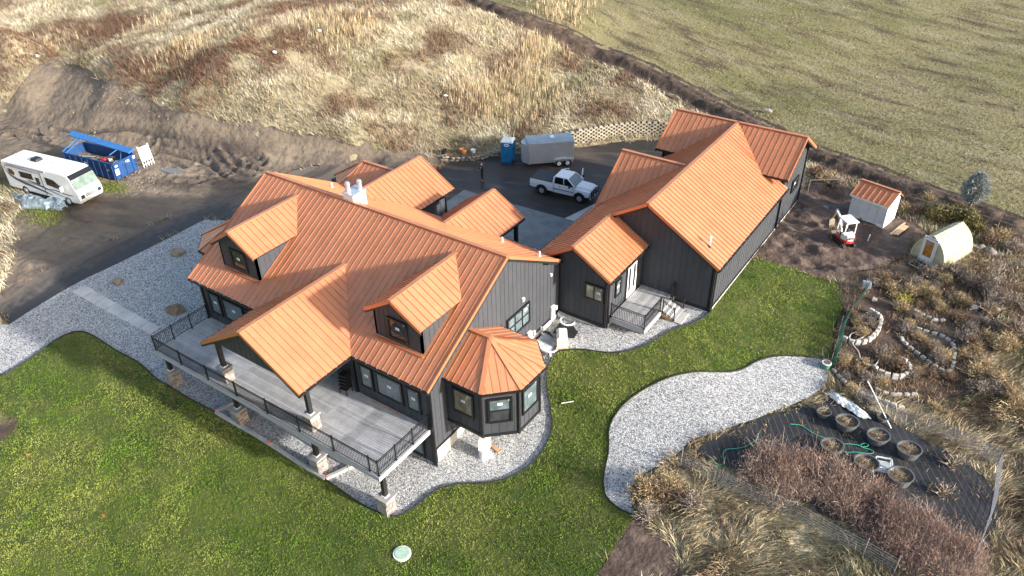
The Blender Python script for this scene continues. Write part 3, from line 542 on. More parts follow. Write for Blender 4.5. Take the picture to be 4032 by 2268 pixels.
# ------------------------------------------------------------------ house
U = 1.18
def P(x, y, z): return Vector((x * U, y * U, z * U))
def clip2(pts, ax, lim, keep_less):
    out = []; n = len(pts)
    for i in range(n):
        p, q = pts[i], pts[(i + 1) % n]; dp = p[ax] - lim; dq = q[ax] - lim
        if keep_less: dp, dq = -dp, -dq
        if dp >= 0: out.append(p)
        if (dp >= 0) != (dq >= 0):
            t = dp / (dp - dq); out.append((p[0] + (q[0] - p[0]) * t, p[1] + (q[1] - p[1]) * t))
    return out
def panels(pname, parent, poly, down, spacing, thick, rib, mats, phase=0.0, min_w=0.03, gap=0.0):
    """cut a plane polygon into strips running along `down`; every strip is an object with its raised rib at one edge"""
    poly = [Vector(p) for p in poly]; n = Vector((0, 0, 0))
    for i in range(len(poly)): n += poly[i].cross(poly[(i + 1) % len(poly)])
    n.normalize()
    d = Vector(down); d = (d - n * d.dot(n)).normalized(); a = d.cross(n).normalized(); o = poly[0]
    q = [((p - o).dot(a), (p - o).dot(d)) for p in poly]
    a0 = min(p[0] for p in q); a1 = max(p[0] for p in q); w = a0 - phase * spacing; res = []
    while w < a1 - 1e-4:
        s = clip2(clip2(q, 0, w, False), 0, w + spacing - gap, True)
        if len(s) >= 3 and (max(p[0] for p in s) - min(p[0] for p in s)) > min_w:
            b = MB(); top = [o + a * u + d * v for u, v in s]
            b.prism([t - n * thick for t in top], n * thick, 0)
            if w > a0 + .05:
                e = w + 1e-4; ys = []
                for i in range(len(q)):
                    p1, p2 = q[i], q[(i + 1) % len(q)]
                    if (p1[0] > e) != (p2[0] > e): ys.append(p1[1] + (p2[1] - p1[1]) * (e - p1[0]) / (p2[0] - p1[0]))
                ys.sort()
                for y1, y2 in zip(ys[::2], ys[1::2]):
                    if y2 - y1 > .05:
                        p1 = o + a * w + d * (y1 + .02) + n * .002; p2 = o + a * w + d * (y2 - .02) + n * .002
                        k = b.frame(p1 + n * 0, a * (rib[0] / 2), n * (rib[1]), p2 - p1, 0)
            res.append(b.build(pname, mats, parent))
        w += spacing
    return n
house = thing('house', 'large dark grey house with copper standing seam roofs, dormers and attached garage wing', 'house', (0, 0, 0))
SEAM = 0.42
def roof(name, poly, down, cap=(), rake=(), eave=(), phase=0.3, parent_label=None):
    """a roof plane: dark sheathing (the part) under copper panels, with ridge caps, rake trim and gutters"""
    pts = [P(*p) for p in poly]; n = Vector((0, 0, 0))
    for i in range(len(pts)): n += pts[i].cross(pts[(i + 1) % len(pts)])
    n.normalize()
    if n.z < 0: pts.reverse(); n = -n
    b = MB(); b.prism([p - n * .16 for p in pts], n * .11, 0)
    root = b.build(name, 'black', house)
    panels('roof_panel', root, pts, Vector(down), SEAM, .04, (.036, .022 if abs(down[1]) > .9 else .048), 'copper', phase, gap=.024 if abs(down[1]) > .9 else .036)
    for k, (p, q) in enumerate(cap):
        b = MB(); p = P(*p); q = P(*q); b.beam(p + Vector((0, 0, .03)), q + Vector((0, 0, .03)), .26, .05); b.build('ridge_cap', 'copper', root)
    for p, q in rake:
        b = MB(); p = P(*p); q = P(*q); b.beam(p - ZUP * .05, q - ZUP * .05, .07, .20); b.build('rake_trim', 'copper_trim', root)
        b = MB(); b.beam(p - ZUP * .22, q - ZUP * .22, .05, .16); b.build('fascia', 'black', root)
    for p, q in eave:
        b = MB(); p = P(*p); q = P(*q); b.beam(p - ZUP * .09, q - ZUP * .09, .14, .13); b.build('gutter', 'black_metal', root)
        b = MB(); L = (q - p).length; k = max(2, int(L / .75))
        for i in range(k): b.frame(p + (q - p) * ((i + .5) / k) - ZUP * .02, Vector((.025, 0, 0)), Vector((0, .025, 0)), ZUP * .03)
        o = b.build('gutter_hanger', 'galv', root); o['kind'] = 'stuff'
    return root
H0 = 6.464; MF = .58; MBk = .574
zf = lambda y: H0 + MF * y
zb = lambda y: H0 - MBk * y
ZE = zf(-6.496)
GX, HG, MG = 19.935, 6.0, .606
gl = lambda x: HG - MG * (GX - x)
# main roof
roof('main_roof', [(0, 0, H0), (17, 0, H0), (17, -6.496, ZE), (0, -6.496, ZE)], (0, -1, 0), cap=[((0, 0, H0), (17, 0, H0))],
     rake=[((0, 0, H0), (0, -6.496, ZE)), ((17, 0, H0), (17, -6.496, ZE))], eave=[((0, -6.52, ZE), (5.37, -6.52, ZE)), ((12.29, -6.52, ZE), (17, -6.52, ZE))])
roof('main_roof', [(0, 0, H0), (0, 5.97, zb(5.97)), (15.04, 5.97, zb(5.97)), (16.03, 4.93, zb(4.93)), (17, 4.93, zb(4.93)), (17, 0, H0)], (0, 1, 0),
     rake=[((17, 0, H0), (17, 4.93, zb(4.93))), ((0, 0, H0), (0, 5.97, zb(5.97)))], eave=[((12.2, 6.0, zb(5.97)), (15.04, 6.0, zb(5.97)))])
# dormers
for d in (3.145, 14.313):
    hd, w, e = 6.10, 1.714, -5.502; ez = hd - .629 * w; yb = (hd - H0) / MF; ye = (ez - H0) / MF
    for s in (-1, 1):
        roof('dormer_roof', [(d, e, hd), (d, yb, hd), (d + s * w, ye, ez), (d + s * w, e, ez)], (s, 0, 0), cap=[((d, e, hd), (d, yb, hd))] if s > 0 else (),
             rake=[((d, e, hd), (d + s * w, e, ez))], phase=.5)
# front porch gable
g, hg, fg, wg = 8.826, 4.767, -9.801, 3.459; gbk = (hg - H0) / MF
for s in (-1, 1):
    roof('porch_roof', [(g, fg, hg), (g, gbk, hg), (g + s * wg, -6.496, ZE), (g + s * wg, fg, ZE)], (s, 0, 0), cap=[((g, fg, hg), (g, gbk, hg))] if s > 0 else (),
         rake=[((g, fg, hg), (g + s * wg, fg, ZE))], eave=[((g + s * (wg + .02), fg, ZE), (g + s * (wg + .02), -6.5, ZE))], phase=.6)
# rear porches
for (px, hp, pf, pw) in ((9.931, 4.286, 8.729, 2.185), (3.338, 4.484, 9.625, 2.678)):
    iy = (H0 - hp) / MBk; pe = hp - .613 * pw; ie = (H0 - pe) / MBk
    for s in (-1, 1):
        roof('rear_porch_roof', [(px, pf, hp), (px, iy, hp), (px + s * pw, ie, pe), (px + s * pw, pf, pe)], (s, 0, 0), cap=[((px, pf, hp), (px, iy, hp))] if s > 0 else (),
             rake=[((px, pf, hp), (px + s * pw, pf, pe))], eave=[((px + s * (pw + .02), pf, pe), (px + s * (pw + .02), ie, pe))])
# hipped corner roof at the rear left
roof('hip_roof', [(.2, 7.5, 4.2), (2.9, 7.5, 4.2), (2.9, 5.7, 3.0), (-.6, 5.7, 3.0)], (0, -1, 0), cap=[((.2, 7.5, 4.2), (2.9, 7.5, 4.2)), ((.2, 7.5, 4.2), (-.6, 5.7, 3.0))])
roof('hip_roof', [(.2, 7.5, 4.2), (-.6, 5.7, 3.0), (-2.12, 6.92, 2.84)], (-1, -1, 0), cap=[((.2, 7.5, 4.2), (-2.12, 6.92, 2.84))])
roof('hip_roof', [(.2, 7.5, 4.2), (-2.12, 6.92, 2.84), (-2.12, 8.6, 2.84)], (-1, 0, 0), eave=[((-2.13, 6.92, 2.84), (-2.13, 8.6, 2.84))])
roof('hip_roof', [(.2, 7.5, 4.2), (-2.12, 8.6, 2.84), (-.6, 9.6, 2.84), (2.9, 9.6, 2.84), (2.9, 7.5, 4.2)], (0, 1, 0))
# garage wing
ez = gl(15.04)
roof('garage_roof', [(15.04, 5.97, ez), (15.04, 19.54, ez), (17.02, 19.54, gl(17.02)), (GX, 22.45, HG), (GX, 9.126, HG), (17.755, 9.126, gl(17.755)), (17.755, 4.93, gl(17.755)), (16.03, 4.93, gl(16.03))], (-1, 0, 0),
     cap=[((GX, 9.126, HG), (GX, 22.45, HG)), ((17.755, 4.93, gl(17.755)), (17.755, 9.126, gl(17.755)))],
     rake=[((17.755, 9.126, gl(17.755)), (GX, 9.126, HG)), ((16.03, 4.93, gl(16.03)), (17.755, 4.93, gl(17.755)))], eave=[((15.02, 6.0, ez), (15.02, 12.1, ez))])
er = HG - MG * 4.462
roof('garage_roof', [(GX, 9.126, HG), (24.397, 9.126, er), (24.397, 20.4, er), (22.85, 20.4, HG - MG * 2.915), (22.85, 19.54, HG - MG * 2.915), (GX, 22.45, HG)], (1, 0, 0),
     rake=[((GX, 9.126, HG), (24.397, 9.126, er))], eave=[((24.42, 9.126, er), (24.42, 20.4, er))])
NY, nw = 22.45, 2.913; ne = HG - MG * nw
roof('garage_gable_roof', [(15.55, NY, HG), (GX, NY, HG), (17.02, NY - nw, ne), (15.55, NY - nw, ne)], (0, -1, 0), cap=[((15.55, NY, HG), (24.5, NY, HG))],
     rake=[((15.55, NY, HG), (15.55, NY - nw, ne))], eave=[((15.55, NY - nw - .02, ne), (17.0, NY - nw - .02, ne))], phase=.4)
roof('garage_gable_roof', [(GX, NY, HG), (24.5, NY, HG), (24.5, NY - nw, ne), (22.85, NY - nw, ne)], (0, -1, 0), rake=[((24.5, NY, HG), (24.5, NY - nw, ne))], eave=[((22.85, NY - nw - .02, ne), (24.5, NY - nw - .02, ne))], phase=.4)
roof('garage_gable_roof', [(15.55, NY, HG), (24.5, NY, HG), (24.5, NY + nw, ne), (15.55, NY + nw, ne)], (0, 1, 0), rake=[((24.5, NY, HG), (24.5, NY + nw, ne)), ((15.55, NY, HG), (15.55, NY + nw, ne))])
my_, hm = 15.16, 5.72
roof('cross_gable_roof', [(15.3, my_, hm), (19.47, my_, hm), (15.3, 12.33, gl(15.04) + .16), (15.1, 12.15, gl(15.04) + .02)], (0, -1, 0), cap=[((15.25, my_, hm), (19.47, my_, hm))], rake=[((15.3, my_, hm), (15.1, 12.15, gl(15.04) + .02))], phase=.2)
roof('cross_gable_roof', [(15.3, my_, hm), (19.47, my_, hm), (15.1, 18.17, gl(15.04) + .02)], (0, 1, 0))
hm2 = gl(17.755); em = hm2 - MG * 2.339
roof('mudroom_roof', [(17.755, 4.93, hm2), (17.755, 9.46, hm2), (20.094, 9.46, em), (20.094, 4.93, em)], (1, 0, 0), rake=[((17.755, 4.93, hm2), (20.094, 4.93, em))], eave=[((20.11, 4.93, em), (20.11, 9.42, em))], phase=.5)
# octagonal bays
def bay_roof(mir, dx, dy, dz):
    f = (lambda x, y, z: (17 - x + dx, y + dy, z + dz)) if mir else (lambda x, y, z: (x, y, z))
    sx = -1 if mir else 1
    A_, B_, C_, D_, E_, F_2 = f(16.75, -5.15, 2.5), f(18.98, -5.15, 2.5), f(20.33, -3.82, 2.5), f(20.38, -1.93, 2.5), f(18.97, -.48, 2.5), f(16.75, -.48, 2.5)
    hw, hb = f(16.75, -2.9, 3.87), f(17.95, -2.9, 3.87)
    for poly, dn in (((hw, hb, B_, A_), (0, -1, 0)), ((hb, C_, B_), (sx, -1, 0)), ((hb, D_, C_), (sx, 0, 0)), ((hb, E_, D_), (sx, 1, 0)), ((hw, F_2, E_, hb), (0, 1, 0))):
        lo = sorted(poly, key=lambda p: p[2])[:2]
        roof('bay_roof', list(poly), dn, cap=[(hb, poly[1])] if len(poly) == 3 else ([(hw, hb), (hb, B_)] if dn[1] < 0 else [(hb, E_)]), eave=[(lo[0], lo[1])], phase=.35)
bay_roof(False, 0, 0, 0)
bay_roof(True, 0, .83, .2)
# ------------------------------------------------------------------ walls: board panels with battens
FND = MB()
def wall(pts, out, spacing=.43, trim=True, name='wall'):
    pts = [P(*p) for p in pts]; n = Vector((0, 0, 0))
    for i in range(len(pts)): n += pts[i].cross(pts[(i + 1) % len(pts)])
    n.normalize()
    if n.dot(Vector(out)) < 0: pts.reverse(); n = -n
    b = MB(); b.prism([p - n * .14 for p in pts], n * .11, 0); root = b.build(name, 'black', house)
    panels('siding_board', root, pts, (0, 0, -1), spacing, .03, (.045, .016), 'siding', .5)
    return root
B0 = -2.75
wall([(11.95, -6.15, B0), (16.75, -6.15, B0), (16.75, -6.15, ZE + .12), (11.95, -6.15, ZE + .12)], (0, -1, 0))
wall([(.42, -6.15, B0), (5.4, -6.15, B0), (5.4, -6.15, ZE + .12), (.42, -6.15, ZE + .12)], (0, -1, 0))
wall([(5.4, -3.8, B0), (11.95, -3.8, B0), (11.95, -3.8, 4.0), (5.4, -3.8, 4.0)], (0, -1, 0))
wall([(11.95, -6.15, B0), (11.95, -3.8, B0), (11.95, -3.8, zf(-3.8) - .15), (11.95, -6.15, ZE)], (-1, 0, 0))
wall([(5.4, -6.15, B0), (5.4, -3.8, B0), (5.4, -3.8, zf(-3.8) - .15), (5.4, -6.15, ZE)], (1, 0, 0))
wall([(16.75, -6.15, -1.45), (16.75, -2.2, -1.45), (16.75, -2.2, -.1), (16.75, 5.3, -.08), (16.75, 5.3, zb(5.3) - .05), (16.75, 0, H0 - .14), (16.75, -6.15, ZE + .06)], (1, 0, 0))
wall([(.42, -6.15, -2.7), (.42, 5.6, -.9), (.42, 5.6, zb(5.6) - .1), (.42, 0, H0 - .14), (.42, -6.15, ZE + .06)], (-1, 0, 0))
wall([(.42, 5.6, -.85), (16.75, 5.6, -.85), (16.75, 5.6, zb(5.6)), (.42, 5.6, zb(5.6))], (0, 1, 0))
wall([(16.75, 5.28, 0), (19.74, 5.28, 0), (19.74, 5.28, gl(17.755) - MG * (19.74 - 17.755) - .1), (17.755, 5.28, gl(17.755) - .12), (16.75, 5.28, gl(16.75) - .1)], (0, -1, 0))
wall([(19.74, 5.28, 0), (19.74, 9.48, .35), (19.74, 9.48, em + .1), (19.74, 5.28, em + .1)], (1, 0, 0))
wall([(19.74, 9.48, .2), (24.05, 9.48, .25), (24.05, 9.48, HG - MG * (24.05 - GX) - .1), (GX, 9.48, HG - .12), (17.6, 9.48, gl(17.6) - .1), (17.6, 9.48, 3.6), (19.74, 9.48, 3.0)], (0, -1, 0))
wall([(24.05, 9.48, .3), (24.05, 20.42, .3), (24.05, 20.42, er + .2), (24.05, 9.48, er + .2)], (1, 0, 0))
wall([(24.06, 20.42, .3), (24.06, 25.0, .3), (24.06, 25.0, ne + .15), (24.06, NY, HG - .14), (24.06, 20.42, HG - MG * (NY - 20.42) - .12)], (1, 0, 0))
wall([(22.6, 20.42, 3.0), (24.05, 20.42, 3.0), (24.05, 20.42, ne + .3), (22.6, 20.42, ne + .3)], (0, -1, 0))
wall([(15.9, 19.9, -.8), (18.6, 19.9, -.8), (18.6, 19.9, ne + .1), (15.9, 19.9, ne + .1)], (0, -1, 0))
wall([(15.9, 19.9, -.8), (15.9, 25.0, -.8), (15.9, 25.0, ne + .1), (15.9, NY, HG - .14), (15.9, 19.9, ne + .1)], (-1, 0, 0))
wall([(15.9, 25.0, -.8), (24.05, 25.0, -.2), (24.05, 25.0, ne + .1), (15.9, 25.0, ne + .1)], (0, 1, 0))
wall([(15.45, 5.6, -.8), (15.45, 19.9, -.8), (15.45, 19.9, ez + .2), (15.45, 17.9, ez + .3), (15.45, my_, hm - .2), (15.45, 12.5, ez + .3), (15.45, 5.6, ez + .2)], (-1, 0, 0))
# rear room under the second porch gable
wall([(5.62, 5.6, -.85), (5.62, 9.2, -.85), (5.62, 9.2, 2.95), (5.62, 5.6, 2.95)], (1, 0, 0))
wall([(-.2, 9.2, -.85), (5.62, 9.2, -.85), (5.62, 9.2, 3.0), (3.338, 9.2, 4.36), (1.06, 9.2, 3.0), (-.2, 9.2, 2.9)], (0, 1, 0))
wall([(-1.7, 6.2, -.85), (-1.7, 8.4, -.85), (-1.7, 8.4, 2.9), (-1.7, 6.2, 2.9)], (-1, 0, 0))
wall([(-1.7, 6.2, -.85), (.42, 6.2, -.85), (.42, 6.2, 2.9), (-1.7, 6.2, 2.9)], (0, -1, 0))
for (gx_, hz, yy, hw) in ((9.931, 4.12, 8.45, 1.95),):
    wall([(gx_ - hw, yy, hz - .62 * hw), (gx_ + hw, yy, hz - .62 * hw), (gx_, yy, hz)], (0, 1, 0))
# dormer walls
for d in (3.145, 14.313):
    hd, w, yy = 6.10, 1.46, -5.2; zl = hd - .629 * w - .1; zbm = zf(yy) - .02
    wall([(d - w, yy, zbm), (d + w, yy, zbm), (d + w, yy, zl), (d, yy, hd - .12), (d - w, yy, zl)], (0, -1, 0), .41)
    for s in (-1, 1): wall([(d + s * w, yy, zbm), (d + s * w, (zl - H0) / MF, zl), (d + s * w, yy, zl)], (s, 0, 0), .41)
    b = MB(); b.beam(P(d - w - .1, yy - .12, zf(yy - .12) + .03), P(d + w + .1, yy - .12, zf(yy - .12) + .03), .18, .05); b.build('flashing', 'copper_trim', house)
# gable front of the porch
wall([(g - 3.1, -9.5, hg - .598 * 3.1 - .1), (g + 3.1, -9.5, hg - .598 * 3.1 - .1), (g, -9.5, hg - .12)], (0, -1, 0))
# bays: five faces on a skirt
def bay_walls(mir, dy, dz):
    f = (lambda x, y, z: (17 - x, y + dy, z + dz)) if mir else (lambda x, y, z: (x, y, z)); sx = -1 if mir else 1
    c = [(16.75, -4.97), (18.84, -4.97), (20.1, -3.78), (20.13, -2.05), (18.9, -.66), (16.75, -.66)]
    outs = [(0, -1, 0), (sx, -1, 0), (sx, 0, 0), (sx, 1, 0), (0, 1, 0)]
    for (p, q), out in zip(zip(c, c[1:]), outs):
        wall([f(*p, -.25), f(*q, -.25), f(*q, 2.42), f(*p, 2.42)], out)
        b = MB(); b.beam(P(*f(*p, -.3)), P(*f(*q, -.3)), .10, .2); b.build('skirt_trim', 'black', house)
    for p in c[1:5]:
        b = MB(); b.beam(P(*f(*p, -.38)), P(*f(*p, 2.42)), .16, .16); b.build('corner_trim', 'black', house)
    b = MB(); b.prism([P(*f(*p, -.37)) for p in c], (0, 0, .06)); b.build('bay_floor', 'black', house)
bay_walls(False, 0, 0); bay_walls(True, .83, .2)
# corner boards, trim bands and foundations
for (x, y, z0, z1) in ((16.76, -6.16, -2.65, ZE), (.41, -6.16, -2.7, ZE), (24.07, 9.47, .2, er + .1), (24.08, 20.41, .25, 3.9), (24.08, 25.0, .3, ne), (19.75, 5.27, -.02, em), (11.94, -6.16, -2.6, ZE), (16.77, 5.27, 0, 3.7)):
    b = MB(); b.beam(P(x, y, z0), P(x, y, z1), .15, .15); b.build('corner_trim', 'black', house)
for p, q in (((16.78, -6.1, -1.48), (16.78, -2.2, -1.48)), ((16.78, -2.2, -.12), (16.78, 5.2, -.08)), ((16.8, 5.25, .0), (19.76, 5.25, 0)), ((19.77, 5.3, .05), (19.77, 9.4, .38)), ((19.8, 9.45, .24), (24.08, 9.45, .28)), ((24.08, 9.5, .3), (24.08, 25, .3)), ((12, -6.18, -2.6), (16.7, -6.18, -2.6))):
    b = MB(); b.beam(P(*p), P(*q), .05, .2); b.build('trim_band', 'black', house)
for p, q, zb_ in (((16.72, -6.0), (16.72, -2.2), -3.3), ((16.72, -2.2), (16.72, 5.3), -2.2), ((16.72, 5.32), (19.7, 5.32), -.8), ((19.72, 5.3), (19.72, 9.5), -.7), ((19.7, 9.52), (24.02, 9.52), -.7), ((24.03, 9.5), (24.03, 24.95), -.6)):
    zt = {(-6.0, -2.2): -1.5}.get((p[1], q[1]), -.12 if p[0] == 16.72 else (.0 if p[1] < 6 else .28))
    b = MB(); b.beam(P(p[0], p[1], (zt + zb_) / 2), P(q[0], q[1], (zt + zb_) / 2), .2, (zt - zb_) * U); b.build('foundation', 'foundation', house)
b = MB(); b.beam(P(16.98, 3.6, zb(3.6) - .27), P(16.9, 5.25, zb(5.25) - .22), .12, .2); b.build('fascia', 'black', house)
# ------------------------------------------------------------------ windows
def window(o, du, w, h, out, cols=1, rows=1, glass='glass', sticker=True, fr=.075, trim=True, dark_lower=False):
    """o = lower corner (house units), du = direction along the wall; the frame is the part, panes and stickers its sub-parts"""
    o = P(*o); du = Vector(du).normalized(); n = Vector(out).normalized(); w *= U; h *= U; b = MB(); o = o + n * .02
    def bar(u0, u1, v0, v1, t0, t1, mb): mb.frame(o + du * ((u0 + u1) / 2) + ZUP * ((v0 + v1) / 2) + n * t0, du * ((u1 - u0) / 2), ZUP * ((v1 - v0) / 2), n * (t1 - t0))
    t = .10
    bar(-.05, fr, -.05, h + .05, 0, t, b); bar(w - fr, w + .05, -.05, h + .05, 0, t, b); bar(fr, w - fr, -.05, fr, 0, t, b); bar(fr, w - fr, h - fr, h + .05, 0, t, b)
    for c in range(1, cols): bar(w * c / cols - .035, w * c / cols + .035, fr, h - fr, 0, t - .015, b)
    for r in range(1, rows): bar(fr, w - fr, h * r / rows - .035, h * r / rows + .035, 0, t - .02, b)
    win = b.build('window', 'black_metal', house)
    for c in range(cols):
        for r in range(rows):
            q = MB(); bar(w * c / cols + .03, w * (c + 1) / cols - .03, h * r / rows + .03, h * (r + 1) / rows - .03, .015, .035, q)
            q.build('pane', 'glass_dark' if (dark_lower and r == 0) else glass, win)
    if sticker:
        su = w * ((cols - .5) / cols if cols > 1 else .5); sv = h * (.56 if rows == 1 else .76); q = MB()
        bar(su - .14, su + .14, sv - .085, sv + .085, .036, .042, q); st = q.build('sticker', 'white', win)
        q = MB(); bar(su - .09, su - .03, sv - .05, sv + .02, .0425, .045, q); bar(su - .02, su + .06, sv - .05, sv + .0, .0425, .045, q); bar(su - .09, su - .06, sv + .02, sv + .04, .0425, .045, q); q.build('sticker_print', 'print_grey', win)
        q = MB(); bar(w - fr - .1, w - fr - .02, h - fr - .14, h - fr - .03, .036, .041, q); q.build('tag', 'whitedull', win)
    return win
FY = -6.15
for x, w in ((12.4, .78), (13.46, 1.62), (15.38, .78)): window((x, FY, .68), (1, 0, 0), w, 1.36, (0, -1, 0))
for x, w in ((.98, .9), (2.14, 1.7), (4.1, .8)): window((x, FY, .64), (1, 0, 0), w, 1.36, (0, -1, 0))
for x, w in ((6.2, 1.5), (8.2, 1.9), (10.4, 1.0)): window((x, -3.8, .1), (1, 0, 0), w, 2.1, (0, -1, 0), sticker=False)
for x in (13.0, 15.0): window((x, FY, -2.2), (1, 0, 0), 1.1, 1.2, (0, -1, 0), sticker=False)
for d in (3.145, 14.313): window((d - .52, -5.2, 3.7), (1, 0, 0), 1.1, 1.14, (0, -1, 0), glass='glass_dark')
window((16.75, .12, 1.18), (0, 1, 0), 2.03, 1.26, (1, 0, 0), cols=3, rows=2)
window((18.43, 5.28, 1.55), (1, 0, 0), 1.1, .95, (0, -1, 0), cols=2, glass='glass_warm')
window((19.74, 6.22, 1.47), (0, 1, 0), .56, .98, (1, 0, 0))
window((17.22, -4.97, .62), (1, 0, 0), 1.16, 1.4, (0, -1, 0), glass='glass_warm')
dg = Vector((1.26, 1.19, 0)).normalized()
window((18.84 + dg.x * .32, -4.97 + dg.y * .32, .55), dg, 1.08, 1.42, (1.19, -1.26, 0), rows=2, dark_lower=True)
window((20.11, -3.52, .62), (.02, 1, 0), 1.2, 1.4, (1, 0, 0))
dg2 = Vector((-1.23, 1.39, 0)).normalized()
window((20.13 + dg2.x * .35, -2.05 + dg2.y * .35, .62), dg2, 1.1, 1.4, (1.39, 1.23, 0), sticker=False)
window((24.06, 22.6, 1.9), (0, 1, 0), 1.2, .8, (1, 0, 0), cols=1, glass='glass_dark')
# side door: white french door in the mudroom wall
b = MB(); dz0 = .5; x = 19.74
def dbox(mb, y0, y1, z0, z1, t0, t1): mb.bx((x) * U + t0, (x) * U + t1, y0 * U, y1 * U, z0 * U, z1 * U)
dbox(b, 7.5, 7.62, dz0, 2.75, .01, .09); dbox(b, 8.78, 8.9, dz0, 2.75, .01, .09); dbox(b, 7.62, 8.78, 2.62, 2.75, .01, .09); door = b.build('door_frame', 'black', house)
for (y0, y1) in ((7.64, 8.19), (8.21, 8.76)):
    b = MB(); dbox(b, y0, y0 + .14, dz0 + .02, 2.6, .02, .06); dbox(b, y1 - .14, y1, dz0 + .02, 2.6, .02, .06); dbox(b, y0 + .14, y1 - .14, dz0 + .02, dz0 + .4, .02, .06); dbox(b, y0 + .14, y1 - .14, 2.44, 2.6, .02, .06); b.build('door_leaf', 'white', door)
    b = MB(); dbox(b, y0 + .14, y1 - .14, dz0 + .4, 2.44, .03, .045); b.build('door_pane', 'glass_dark', door)
# wall fittings on the right gable wall
def fit(name, m, y, z, sy, sz, sx=.14):
    b = MB(); b.bx(16.75 * U + .02, 16.75 * U + .02 + sx, y * U, (y + sy) * U, z * U, (z + sz) * U); return b.build(name, m, house, bevel=.012)
fit('electric_panel', 'whitedull', 4.3, -.1, .34, .88, .16); fit('vent_hood', 'white', 4.78, .3, .16, .26); fit('vent_hood', 'white', 4.18, 2.9, .14, .16); fit('vent_hood', 'white', 1.45, 2.85, .18, .2); fit('meter_box', 'whitedull', 1.9, -.1, .35, .6, .2); fit('vent_hood', 'white', 2.5, .0, .16, .24)
fit('junction_box', 'galv', 3.2, -.05, .14, .14)
# chimney chase and roof pipes
b = MB(); b.bx(6.2 * U, 6.95 * U, -.03 * U, .95 * U, 5.85 * U, 6.85 * U); ch = b.build('chimney', 'white', house, bevel=.01)
b = MB(); b.bx(6.16 * U, 6.99 * U, -.07 * U, .99 * U, 6.85 * U, 6.90 * U); b.build('chimney_cap', 'galv', ch)
for x_, y_ in ((6.4, .2), (6.75, .75)):
    b = MB(); b.cyl(P(x_, y_, 6.9), P(x_, y_, 7.3), .15, .15, 14); b.cyl(P(x_, y_, 7.3), P(x_, y_, 7.34), .19, .19, 14); b.cyl(P(x_, y_, 7.36), P(x_, y_, 7.45), .15, .13, 14); b.build('flue', 'galv', ch, smooth=False)
for (x_, y_) in ((2.29, 2.69), (13.66, 4.24), (16.5, 3.6)):
    b = MB(); z = zb(y_); b.cyl(P(x_, y_, z), P(x_, y_, z + .3), .055, .055, 10); b.cyl(P(x_, y_, z - .02), P(x_, y_, z + .06), .13, .08, 10); b.build('vent_pipe', 'white', house)
b = MB(); b.cyl(P(5.5, 2.95, zb(2.95)), P(5.5, 2.95, zb(2.95) + .22), .05, .05, 8); b.build('vent_pipe', 'copper_trim', house)
vx, vy = 23.363, 10.065; vz = HG - MG * (vx - GX)
b = MB(); b.cyl(P(vx, vy, vz), P(vx, vy, vz + .6), .04, .04, 10); b.cyl(P(vx, vy, vz + .42), P(vx, vy, vz + .66), .075, .075, 10); vp = b.build('vent_pipe', 'white', house)
b = MB(); b.cyl(P(vx, vy, vz - .03), P(vx, vy, vz + .10), .14, .06, 10); b.build('pipe_boot', 'black', vp)
# rear porch posts
for x_ in (8.1, 11.76): 
    b = MB(); b.beam(P(x_, 8.35, -.7), P(x_, 8.35, 2.95), .24, .24); b.build('porch_post', 'black', house)
b = MB(); b.beam(P(5.45, 9.3, -.7), P(5.45, 9.3, 2.85), .2, .2); b.build('porch_post', 'black', house)
# downspouts
for (x_, y_, z0, z1) in ((24.14, 20.38, .2, 3.2), (24.14, 9.55, .1, 3.2), (19.84, 5.32, -.25, em - .1), (16.9, -6.24, -2.5, ZE - .1)):
    b = MB(); b.beam(P(x_, y_, z0), P(x_, y_, z1), .07, .09); b.build('downspout', 'black_metal', house)
# ------------------------------------------------------------------ front deck
deck = thing('deck', 'long grey board deck raised on posts across the front of the house', 'deck')
bw = .150; gap = .012
def deck_rows(parent, x0, x1, y0, y1, z):
    y = y0; 
    while y < y1 - .05:
        w = min(bw - gap, y1 - y); b = MB(); zz = z - .028 + random.uniform(-.0015, .0015)
        b.bx(x0 + .004, x1 - .004, y, y + w, zz, z); b.build('deck_board', random.choice(('deckboard', 'deckboard_b', 'deckboard_c')), parent); y += bw
X_ = [.42 * U, 5.78 * U, 6.0 * U, 11.75 * U, 11.97 * U, 16.69 * U]
yF, yB = -9.8 * U, -6.16 * U
for i in (0, 2, 4): deck_rows(deck, X_[i], X_[i + 1], yF, yB, 0)
deck_rows(deck, X_[2], X_[3], yB + .005, -3.82 * U, 0)
for i in (1, 3):
    for k in range(2):
        b = MB(); b.bx(X_[i] + .004 + k * .13, X_[i] + .127 + k * .13, yF, yB, -.028, .001); b.build('cross_board', 'deckboard', deck)
b = MB(); b.bx(X_[0] + .03, X_[5] - .03, yF + .03, yB, -.24, -.045); b.bx(X_[2], X_[3], yB, -3.82 * U, -.24, -.045); b.build('joist_frame', 'black', deck)
for x0, x1, y0, y1 in ((X_[0] - .03, X_[5] + .03, yF - .035, yF - .002), (X_[5] + .002, X_[5] + .035, yF, yB), (X_[0] - .035, X_[0] - .002, yF, yB)):
    b = MB(); b.bx(x0, x1, y0, y1, -.30, -.004); b.build('rim_board', 'rim', deck)
